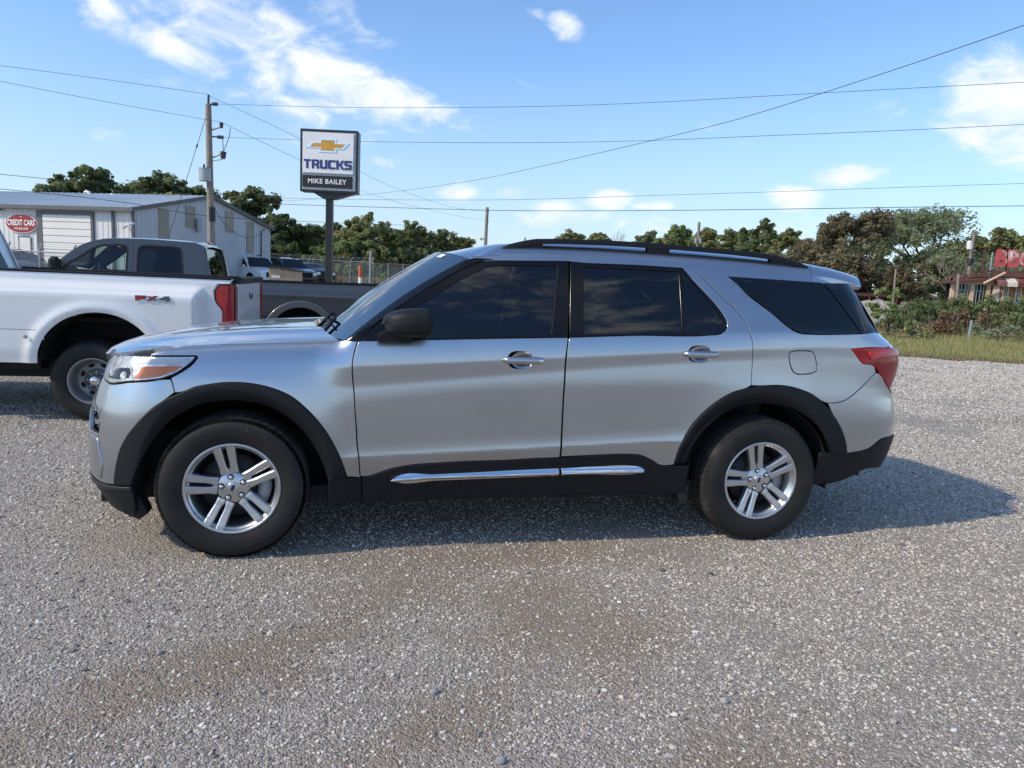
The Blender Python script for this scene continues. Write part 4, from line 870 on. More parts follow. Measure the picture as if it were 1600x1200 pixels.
sb('name_panel', 'sign_black', (cx-.455*w, -.04, cz-.425*h), (cx+.415*w, -.013, cz-.235*h), .008)
def SM(x, z, y): return Matrix.Translation((cx+x*w, y, cz+z*h))
letters('letters', 'MIKE BAILEY', .078*h, M_['sign_white'], sg, SM(-.02, -.327, -.043), bold=.02, spacing=1.08)
def block_word():
    # squared-off heavy capitals drawn as strokes on a 5 x 7 grid
    G = {'T': [(0, 5.6, 5, 7), (1.75, 0, 3.25, 5.6)], 'R': [(0, 0, 1.5, 7), (1.5, 5.6, 4.4, 7), (3.5, 3.6, 5, 6.4), (1.5, 2.4, 4.4, 3.8), (3.3, 0, 4.9, 2.4)], 'U': [(0, .5, 1.5, 7), (3.5, .5, 5, 7), (.4, 0, 4.6, 1.4)],
         'C': [(0, .5, 1.5, 6.5), (.4, 5.6, 5, 7), (.4, 0, 5, 1.4)], 'K': [(0, 0, 1.5, 7), (1.5, 2.8, 2.6, 4.2)], 'S': [(.3, 5.6, 5, 7), (0, 3.2, 1.5, 6.5), (.3, 2.9, 4.7, 4.1), (3.5, .5, 5, 3.8), (0, 0, 4.7, 1.4)]}
    out = []; x = 0
    for ch in 'TRUCKS':
        for r_ in G[ch]: out.append([(x+r_[0], r_[1]), (x+r_[2], r_[1]), (x+r_[2], r_[3]), (x+r_[0], r_[3])])
        if ch == 'K': out += [[(x+2.2, 3.5), (x+3.6, 7), (x+5.3, 7), (x+3.4, 3.5)], [(x+2.2, 3.5), (x+3.4, 3.5), (x+5.4, 0), (x+3.7, 0)]]
        x += 5.65
    return out, x-.65
polys, tw = block_word(); q = MB(); k = .84*w/tw; kz = .142*h/7
for i, p in enumerate(polys): q.prism([(cx-.015*w+(a-tw/2)*k, cz-.055*h+(c-3.5)*kz) for a, c in p], -.056-.0006*i, -.044)
q.build('letters', M_['letter_blue'], sg)
def emblem(s, y0, y1, name, m, dx=0, e=0.):
    # slanted cross: wide bar with sloped ends and a taller middle block
    B_ = [(-.5, -.17), (-.17, -.17), (-.20, -.42), (.20, -.42), (.205, -.20), (.37, -.20), (.5, .17), (.20, .17), (.20, .42), (-.17, .42), (-.17, .19), (-.36, .19)]
    q = MB(); q.prism([(cx-.02*w+dx+a*s*.76*w, cz+.245*h+c*s*.245*h*1.05) for a, c in B_], y0, y1); q.build(name, M_[m], sg)
emblem(1.0, -.060, -.044, 'emblem_rim', 'chrome'); 
B2 = [(-.40, -.115), (-.145, -.115), (-.165, -.33), (.165, -.33), (.165, -.135), (.33, -.135), (.405, .115), (.165, .115), (.165, .33), (-.145, .33), (-.145, .13), (-.32, .13)]
q = MB(); q.prism([(cx-.02*w+a*.76*w, cz+.245*h+c*.257*h) for a, c in B2], -.068, -.0605); q.build('emblem', M_['gold'], sg)
q = MB(); q.prism([(cx-.30*w, cz-h/2), (cx+.44*w, cz-h/2), (cx+.10*w, cz-h/2-.20), (cx-.10*w, cz-h/2-.20)], .03, .38); q.build('bracket', M_['sign_black'], sg)
pm = MB(); pm.box((-.105, .08, -.1), (.105, .30, cz-h/2-.05), .01); p_ = pm.build('post', M_['sign_black'], sg)
# ---- chain link fence
def chain_mat():
    m = bpy.data.materials.new('chain_link'); m.use_nodes = True; t = m.node_tree; N = t.nodes; L = t.links; b = N['Principled BSDF']; b.inputs['Base Color'].default_value = (.32, .34, .34, 1); b.inputs['Metallic'].default_value = .5; b.inputs['Roughness'].default_value = .5
    tcn = N.new('ShaderNodeTexCoord'); sp = N.new('ShaderNodeSeparateXYZ'); L.new(tcn.outputs['Object'], sp.inputs[0])
    def mt(op, a, c):
        n = N.new('ShaderNodeMath'); n.operation = op
        for i, x in enumerate((a, c)):
            if isinstance(x, (int, float)): n.inputs[i].default_value = x
            else: L.new(x, n.inputs[i])
        return n.outputs[0]
    f = None
    for s in (1, -1):
        v = mt('FRACT', mt('MULTIPLY', mt('ADD', sp.outputs[0], mt('MULTIPLY', sp.outputs[2], s)), 12.5), 0); v = mt('LESS_THAN', v, .13); f = v if f is None else mt('MAXIMUM', f, v)
    tr = N.new('ShaderNodeBsdfTransparent'); mx = N.new('ShaderNodeMixShader'); L.new(f, mx.inputs[0]); L.new(tr.outputs[0], mx.inputs[1]); L.new(b.outputs[0], mx.inputs[2]); L.new(mx.outputs[0], N['Material Output'].inputs['Surface']); return m
M_['chain'] = chain_mat(); M_['rusty'] = mat('rusty_pipe', (.22, .12, .08), .8, .2, .25, 5)
def fence(label, a, c, n, h, arms=True, rail='galv', z0=None, z1=None):
    a, c = np.array(a), np.array(c); L_ = np.linalg.norm(c-a); ang = math.atan2(c[1]-a[1], c[0]-a[0]); za = float(gz(a[1])); zc = float(gz(c[1])); sl = (zc-za)/L_
    t = thing('chain_link_fence', label, 'fence', (a[0], a[1], za), ang, 'chain link fences')
    for i in range(n+1):
        x = L_*i/n; b = MB(); b.tube([(x, 0, sl*x-.1), (x, 0, sl*x+h)]+([(x+.22, -.1, sl*x+h+.28)] if arms else []), .034, 6); b.build('post', M_['galv'], t)
    b = MB(); b.tube([(0, 0, h-.03), (L_, 0, sl*L_+h-.03)], .03, 6); b.build('top_rail', M_[rail], t)
    b = MB(); b.add([(0, .03, .02), (L_, .03, sl*L_+.02), (L_, .03, sl*L_+h-.03), (0, .03, h-.03)], [(0, 1, 2, 3)]); b.build('chain_link_mesh', M_['chain'], t)
    if arms:
        for k in (.35, .68, 1):
            b = MB(); b.tube([(0+.22*k, -.1*k, h+.27*k), (L_+.22*k, -.1*k, sl*L_+h+.27*k)], .008, 4); b.build('barbed_wire', M_['galv'], t)
    return t
F0 = at(470, 420, 54)[:2]; F1 = at(580, 420, 54)[:2]; F2 = at(700, 420, 54)[:2]
fence('grey chain link fence with slanted barbed wire arms behind the truck sign post', F0-np.array([4, 0]), F1, 6, 1.85)
fence('chain link fence under a rusty pipe rail, right of the orange post', F1+np.array([.15, 0]), F2, 5, 1.80, arms=False, rail='rusty')
b = MB(); p0, p1 = at(579.5, 392, 53.6), at(577.5, 445, 53.6); b.tube([(0, 0, -.2), V3(p0)-V3((p1[0], p1[1], gz(53.6)))], .085, 8); o = b.build('gate_post', M_['galv'], None, (p1[0], p1[1], float(gz(53.6)))); tag(o, 'tall bare steel gate post beside the rusty fence rail', 'post')
L0 = at(-40, 400, 29)[:2]; L1 = at(215, 400, 29)[:2]
fence('chain link fence standing in front of the roll up door of the shed', L0, L1, 5, 1.72)
# orange and white post
p = at(562.5, 440, 27); t = thing('marker_post', 'orange topped white marker post standing before the fence', 'post', (p[0], 27, float(gz(27)))); zt = at(562.5, 415, 27)[2]-float(gz(27)); zm = at(562.5, 433, 27)[2]-float(gz(27))
b = MB(); b.tube([(0, 0, -.1), (0, 0, zm)], .062, 12); b.build('post', M_['sign_white'], t)
b = MB(); b.tube([(0, 0, zm), (0, 0, zt-.03), (0, 0, zt)], [.068, .068, .05], 12); b.build('orange_cap', M_['orange_paint'], t)
# steel post in the verge
p0, p1 = at(1513.5, 500, 26.5), at(1512.8, 531, 26.5); b = MB(); b.tube([(0, 0, -.15), (.03, 0, float(p0[2]-gz(26.5)))], .05, 8); o = b.build('fence_post', M_['galv'], None, (float(p1[0]), 26.5, float(gz(26.5)))); tag(o, 'short grey steel fence post at the edge of the grass', 'post')
# dark trailer under the bronze tree
p = at(1345, 447, 42); t = thing('flatbed_trailer', 'low dark red trailer parked under the bronze tree', 'trailer', (p[0], 42, float(gz(42))), .05)
b = MB(); b.box((-2.2, 0, .65), (2.4, 2, .85), .02); b.build('deck', M_['rust_roof'], t)
b = MB()
for x in (-2.1, -.8, .6, 2.2): b.box((x-.04, 0, .85), (x+.04, .08, 1.45))
b.build('stakes', M_['rust_roof'], t); b = MB(); b.box((-2.2, -.02, 1.25), (2.4, -.001, 1.42)); b.build('side_rail', M_['rust_roof'], t)
for x in (1.0, 1.75):
    b = MB(); b.lathe([(.0, -.02), (.2, -.02), (.33, -.02), (.35, .04), (.35, .18), (.3, .2), (0, .2)], 20, Matrix.Translation((x, .1, .35))); b.build('wheel', M_['rubber'], t)
b = MB(); b.tube([(-2.2, 1, .7), (-3.3, 1, .5)], .05, 6); b.build('tow_bar', M_['rust_roof'], t)

# ================================================================= trimmed skin panels
def smooth_poly(poly, step, corner=38.):
    p = np.array(poly, float); n = len(p); out = []
    d = np.roll(p, -1, 0)-p; ln = np.linalg.norm(d, axis=1); keep = ln > 1e-5
    p = p[keep]; n = len(p); d = np.roll(p, -1, 0)-p; ln = np.linalg.norm(d, axis=1); u = d/ln[:, None]
    tan_in = np.zeros((n, 2)); tan_out = np.zeros((n, 2))
    for i in range(n):
        a, b = u[i-1], u[i]; ang = math.degrees(math.acos(max(-1, min(1, float(a@b)))))
        if ang > corner: tan_in[i] = a; tan_out[i] = b
        else:
            w = (a*ln[i]+b*ln[i-1])/(ln[i]+ln[i-1]); w /= np.linalg.norm(w); tan_in[i] = w; tan_out[i] = w
    for i in range(n):
        j = (i+1) % n; k = max(1, int(round(ln[i]/step))); m0 = tan_out[i]*ln[i]; m1 = tan_in[j]*ln[i]
        for q in range(k):
            t = q/k; out.append((2*t**3-3*t*t+1)*p[i]+(t**3-2*t*t+t)*m0+(-2*t**3+3*t*t)*p[j]+(t**3-t*t)*m1)
    return np.array(out)
def ccw(p):
    x, y = p[:, 0], p[:, 1]; return p if (x*np.roll(y, -1)-np.roll(x, -1)*y).sum() > 0 else p[::-1].copy()
def inset(p, g):
    """move a counter-clockwise outline inwards by g"""
    d1 = p-np.roll(p, 1, 0); d2 = np.roll(p, -1, 0)-p
    d1 /= np.linalg.norm(d1, axis=1, keepdims=True)+1e-9; d2 /= np.linalg.norm(d2, axis=1, keepdims=True)+1e-9
    n1 = np.stack([-d1[:, 1], d1[:, 0]], 1); n2 = np.stack([-d2[:, 1], d2[:, 0]], 1); m = n1+n2; l = np.linalg.norm(m, axis=1, keepdims=True); m = m/(l+1e-9)
    c = np.clip((m*n1).sum(1, keepdims=True), .45, 1); return p+m*g/c
def in_poly(q, p):
    x, y = q[:, 0:1], q[:, 1:2]; x1, y1 = p[:, 0], p[:, 1]; x2, y2 = np.roll(x1, -1), np.roll(y1, -1)
    c = ((y1 > y) != (y2 > y)) & (x < (x2-x1)*(y-y1)/(y2-y1+1e-15)+x1); return c.sum(1) % 2 == 1
def d_poly(q, p):
    a = p; b = np.roll(p, -1, 0); ab = b-a; best = np.full(len(q), 9.)
    for i in range(len(a)):
        t = np.clip(((q-a[i])@ab[i])/(ab[i]@ab[i]+1e-12), 0, 1); best = np.minimum(best, np.linalg.norm(q-(a[i]+t[:, None]*ab[i]), axis=1))
    return best
def panel_geo(poly, S, SN, off=0., depth=.018, res=.045, gap=0., rim=0., holes=(), bulge=0., step=None):
    """skin of the surface S inside a closed outline, with turned-in edges; returns V, F(tris), N"""
    step = step or min(res, .03)
    loops = [ccw(smooth_poly(poly, step))]
    for h in holes: loops.append(ccw(smooth_poly(h, step))[::-1])
    if gap: loops = [inset(l, gap) for l in loops]
    inner = [inset(l, rim) for l in loops] if rim else loops
    pts = []; edges = []; rim_n = {}
    def addloop(l):
        o = len(pts); n = len(l); pts.extend(l.tolist()); edges.extend([(o+i, o+(i+1) % n) for i in range(n)]); return o
    offs = [addloop(l) for l in loops]; ioffs = [addloop(l) for l in inner] if rim else offs
    lo, hi = loops[0].min(0), loops[0].max(0)
    gx = np.arange(lo[0]+res*.37, hi[0], res); gy = np.arange(lo[1]+res*.41, hi[1], res)
    if len(gx) and len(gy):
        q = np.stack(np.meshgrid(gx, gy, indexing='ij'), -1).reshape(-1, 2); q[:, 0] += ((np.arange(len(q)) % len(gy)) % 2)*res*.5
        k = in_poly(q, inner[0])
        for h in inner[1:]: k &= ~in_poly(q, h)
        q = q[k]
        for l in inner:
            if len(q): q = q[d_poly(q, l) > res*.45]
        pts.extend(q.tolist())
    r = delaunay_2d_cdt([Vector(p) for p in pts], edges, [], 0, 1e-6)
    v2 = np.array([v[:] for v in r[0]]); tri = np.array([f for f in r[2] if len(f) == 3]); orig = r[3]
    c = v2[tri].mean(1); k = in_poly(c, loops[0])
    for h in loops[1:]: k &= ~in_poly(c, h)
    tri = tri[k]
    a, b, d = v2[tri[:, 0]], v2[tri[:, 1]], v2[tri[:, 2]]; ar = (b[:, 0]-a[:, 0])*(d[:, 1]-a[:, 1])-(b[:, 1]-a[:, 1])*(d[:, 0]-a[:, 0])
    tri = np.where((ar < 0)[:, None], tri[:, ::-1], tri)
    n3 = SN(v2[:, 0], v2[:, 1]); V = S(v2[:, 0], v2[:, 1]); lift = np.full(len(v2), off)
    if bulge:
        dd = np.min([d_poly(v2, l) for l in loops], 0); lift = lift+bulge*np.clip(dd/ (dd.max()+1e-6), 0, 1)**.7
    new_of = {}
    for i, o in enumerate(orig):
        for x in o: new_of[x] = i
    N = n3.copy()
    if rim:
        for l, o, io in zip(loops, offs, ioffs):
            for i in range(len(l)):
                A, Bv = new_of.get(o+i), new_of.get(io+i)
                if A is None or Bv is None or A == Bv: continue
                lift[A] = off-rim*.55; w = V[A]-V[Bv]; w /= np.linalg.norm(w)+1e-9; m = n3[A]*.65+w*.76; N[A] = m/np.linalg.norm(m)
    V = V+n3*lift[:, None]
    Vs = [V]; Ns = [N]; Fs = [tri]; base = len(V)
    for l, o in zip(loops, offs):
        ids = [new_of[o+i] for i in range(len(l)) if o+i in new_of]; m = len(ids)
        top = V[ids]; bot = top-n3[ids]*depth; e = np.roll(top, -1, 0)-np.roll(top, 1, 0); w = np.cross(e, n3[ids]); w /= np.linalg.norm(w, axis=1, keepdims=True)+1e-9
        Vs += [top, bot]; Ns += [w, w]; i = np.arange(m); j = (i+1) % m
        Fs += [np.stack([base+i, base+m+i, base+m+j], 1), np.stack([base+i, base+m+j, base+j], 1)]; base += 2*m
    return np.concatenate(Vs), np.concatenate(Fs), np.concatenate(Ns)
def panel(name, poly, m, parent, S=None, SN=None, mirror=True, join=False, **k):
    V, F, N = panel_geo(poly, S or P, SN or PN, **k); fl = np.array([1, -1, 1])
    if join:    # both halves in one mesh (parts that cross the centre line)
        return np_mesh(name, np.concatenate([V, V*fl]), np.concatenate([F, F[:, ::-1]+len(V)]), m, parent, np.concatenate([N, N*fl]))
    a = np_mesh(name, V, F, m, parent, N)
    if mirror: b = np_mesh(name, V*fl, F[:, ::-1], m, parent, N*fl); return a, b
    return a
def num_normal(S):
    def f(x, z):
        h = .012; a = S(x+h, z)-S(x-h, z); b = S(x, z+h)-S(x, z-h); n = np.cross(a, b); return n/(np.linalg.norm(n, axis=-1, keepdims=True)+1e-12)
    return f
# ---------------------------------------------------------------- silver SUV: body surface (car frame: x back, y right of car, z up)
def lin(x, xs, ys): return np.interp(x, xs, ys)
def sm(a, b, x):
    t = np.clip((x-a)/(b-a), 0, 1); return t*t*(3-2*t)
def zbelt(x): return 1.155+.0478*(x-.62)
def zhood(x): return lin(x, [-.8, -.55, -.42, -.32, -.02, .5, .62], [1.01, 1.045, 1.075, 1.095, 1.12, 1.15, 1.158])
_XS = np.arange(-.60, 3.81, .02); _ZS = np.arange(.16, 1.80, .005)
def _build_table():
    T = np.zeros((len(_XS), len(_ZS)))
    B = lin(_XS, [-.6, -.3, 0, .55, 1.5, 2.4, 3.0, 3.45, 3.8], [.972, .976, .974, .955, .957, .958, .974, .958, .945])
    def soft(v, w):
        k = np.hanning(w+2)[1:-1]; k /= k.sum(); m = w//2
        e = np.concatenate([v[0]+(v[1]-v[0])*np.arange(-m, 0), v, v[-1]+(v[-1]-v[-2])*np.arange(1, m+1)]); return np.convolve(e, k, 'valid')
    B = soft(B, 61)
    L2a = 1.037+.0655*(_XS-.76)
    L3a = L2a-soft(lin(_XS, [.4, .76, 1.24, 1.74, 2.43, 3.4], [.10, .092, .078, .063, .053, .048]), 51)
    L4a = soft(lin(_XS, [.4, .76, 1.24, 1.75, 2.2, 2.5, 3.2], [.80, .863, .918, .947, .957, .97, .98]), 51)
    L5a = soft(lin(_XS, [.4, .8, 1.25, 1.73, 2.23, 2.6], [.58, .612, .637, .666, .690, .70]), 51)
    L6a = soft(lin(_XS, [.4, .63, 1.73, 2.43, 2.7], [.53, .539, .589, .626, .636]), 51)
    for i, x in enumerate(_XS):
        zb = zbelt(x); L2, L3, L4, L5, L6 = L2a[i], L3a[i], L4a[i], L5a[i], L6a[i]
        zs = [.16, .30, L6-.06, L6-.004, L6+.004, L5-.03, L5+.02, (L4+L5)/2, L4-.025, L4+.02, L3-.025, L3+.008, L2-.010, L2+.004, zb-.03, zb-.004, zb+.02, 1.5, 1.62, 1.70]
        ts = [-14, -13, -10, -7, 9, 4.5, .4, -.8, -.4, 3.6, 5.0, -2.2, -2.6, 7, 12, 14, 23, 26, 28, 34]
        if x > 2.6:      # quarter panel: soft shoulder, no lower crease
            f = float(sm(2.6, 3.3, x))
            alt = [-14, -12, -8, -5, -3, -1, 0, 1.2, 2.2, 3, 3, .6, .6, 7, 12, 14, 23, 26, 28, 34]
            ts = [a*(1-f)+b*f for a, b in zip(ts, alt)]
        d = np.interp(_ZS, zs, ts)
        if x < .62:      # front fender: one rounded face that rolls over into the bonnet
            f = float(sm(.62, .38, x)); zh = zhood(x)
            df = np.interp(_ZS, [.16, .30, .45, .62, .80, .93, zh-.10, zh-.05, zh-.02, zh+.01, 1.8], [-12, -10, -4, 1, 5, 8, 15, 26, 42, 58, 62])
            if x > .38:  # door top stays a door behind the cut line
                g = float(sm(.62, .50, x)); d2 = d.copy()
                d = d*(1-f)+df*f
                d = np.where(_ZS > zb-.12, d2*(1-g)+df*g, d)
            else: d = df
        tz = np.tan(np.radians(d))
        w = -np.concatenate([[0], np.cumsum((tz[1:]+tz[:-1])/2*np.diff(_ZS))])
        w -= np.interp(.75, _ZS, w)
        T[i] = B[i]+w
    X, Z = np.meshgrid(_XS, _ZS, indexing='ij')
    for xc in (0., 3.025):   # swell round the wheel arches
        r = np.hypot(X-xc, (Z-.38)*1.0); T += .010*np.exp(-((r-.50)/.15)**2)*sm(1.1, .9, Z)
    return T
_T = _build_table()
def W(x, z):
    x = np.asarray(x, float); z = np.asarray(z, float)
    fx = np.clip((x-_XS[0])/.02, 0, len(_XS)-1.001); fz = np.clip((z-_ZS[0])/.005, 0, len(_ZS)-1.001)
    i = fx.astype(int); j = fz.astype(int); a = fx-i; b = fz-j
    return (_T[i, j]*(1-a)*(1-b)+_T[i+1, j]*a*(1-b)+_T[i, j+1]*(1-a)*b+_T[i+1, j+1]*a*b)
XF, XR, LF, LR = -.30, 3.36, 1.25, 1.20
def _smooth(zs, xs, w=13):
    v = np.interp(_ZS, zs, xs); k = np.hanning(w+2)[1:-1]; k /= k.sum()
    return np.convolve(np.pad(v, w//2, mode='edge'), k, 'valid')
_XN = _smooth([.16, .22, .34, .42, .55, .68, .75, .85, .95, 1.0, 1.05, 1.1, 1.2], [-.71, -.77, -.86, -.87, -.865, -.86, -.845, -.80, -.75, -.72, -.69, -.64, -.55])
_XT = _smooth([.16, .28, .36, .5, .62, .76, .90, .95, 1.03, 1.1, 1.18, 1.22, 1.27, 1.45, 1.62, 1.72], [3.97, 4.05, 4.10, 4.16, 4.185, 4.185, 4.125, 4.12, 4.15, 4.165, 4.15, 4.09, 4.0, 3.885, 3.76, 3.66], 7)
def xnose(z): return np.interp(z, _ZS, _XN)
def xtail(z): return np.interp(z, _ZS, _XT)
def P(s, z, off=0.):
    """point of the left body skin; s runs along the side and round both corners to the centre line"""
    s = np.asarray(s, float); z = np.asarray(z, float)
    s, z = np.broadcast_arrays(s, z)
    fr = np.clip((XF-s)/LF, 0, 1); re = np.clip((s-XR)/LR, 0, 1)
    ph = (fr+re)*np.pi/2; n = np.where(fr > 0, 2.25, 4.0)
    c = np.cos(ph); q = np.sin(ph)
    r = (np.abs(c)**n+np.abs(q)**n)**(-1/n)
    xc = np.clip(s, XF, XR); w = W(xc, z)
    tip = np.where(fr > 0, xnose(z)-XF, np.where(re > 0, xtail(z)-XR, 0))
    return np.stack([xc+tip*r*q, -w*r*c, z], -1)
def PN(s, z):
    h = .02; k = .006
    a = P(s+h, z)-P(s-h, z); b = P(s, z+k)-P(s, z-k)
    n = np.cross(a, b); n /= np.linalg.norm(n, axis=-1, keepdims=True)+1e-12
    return n
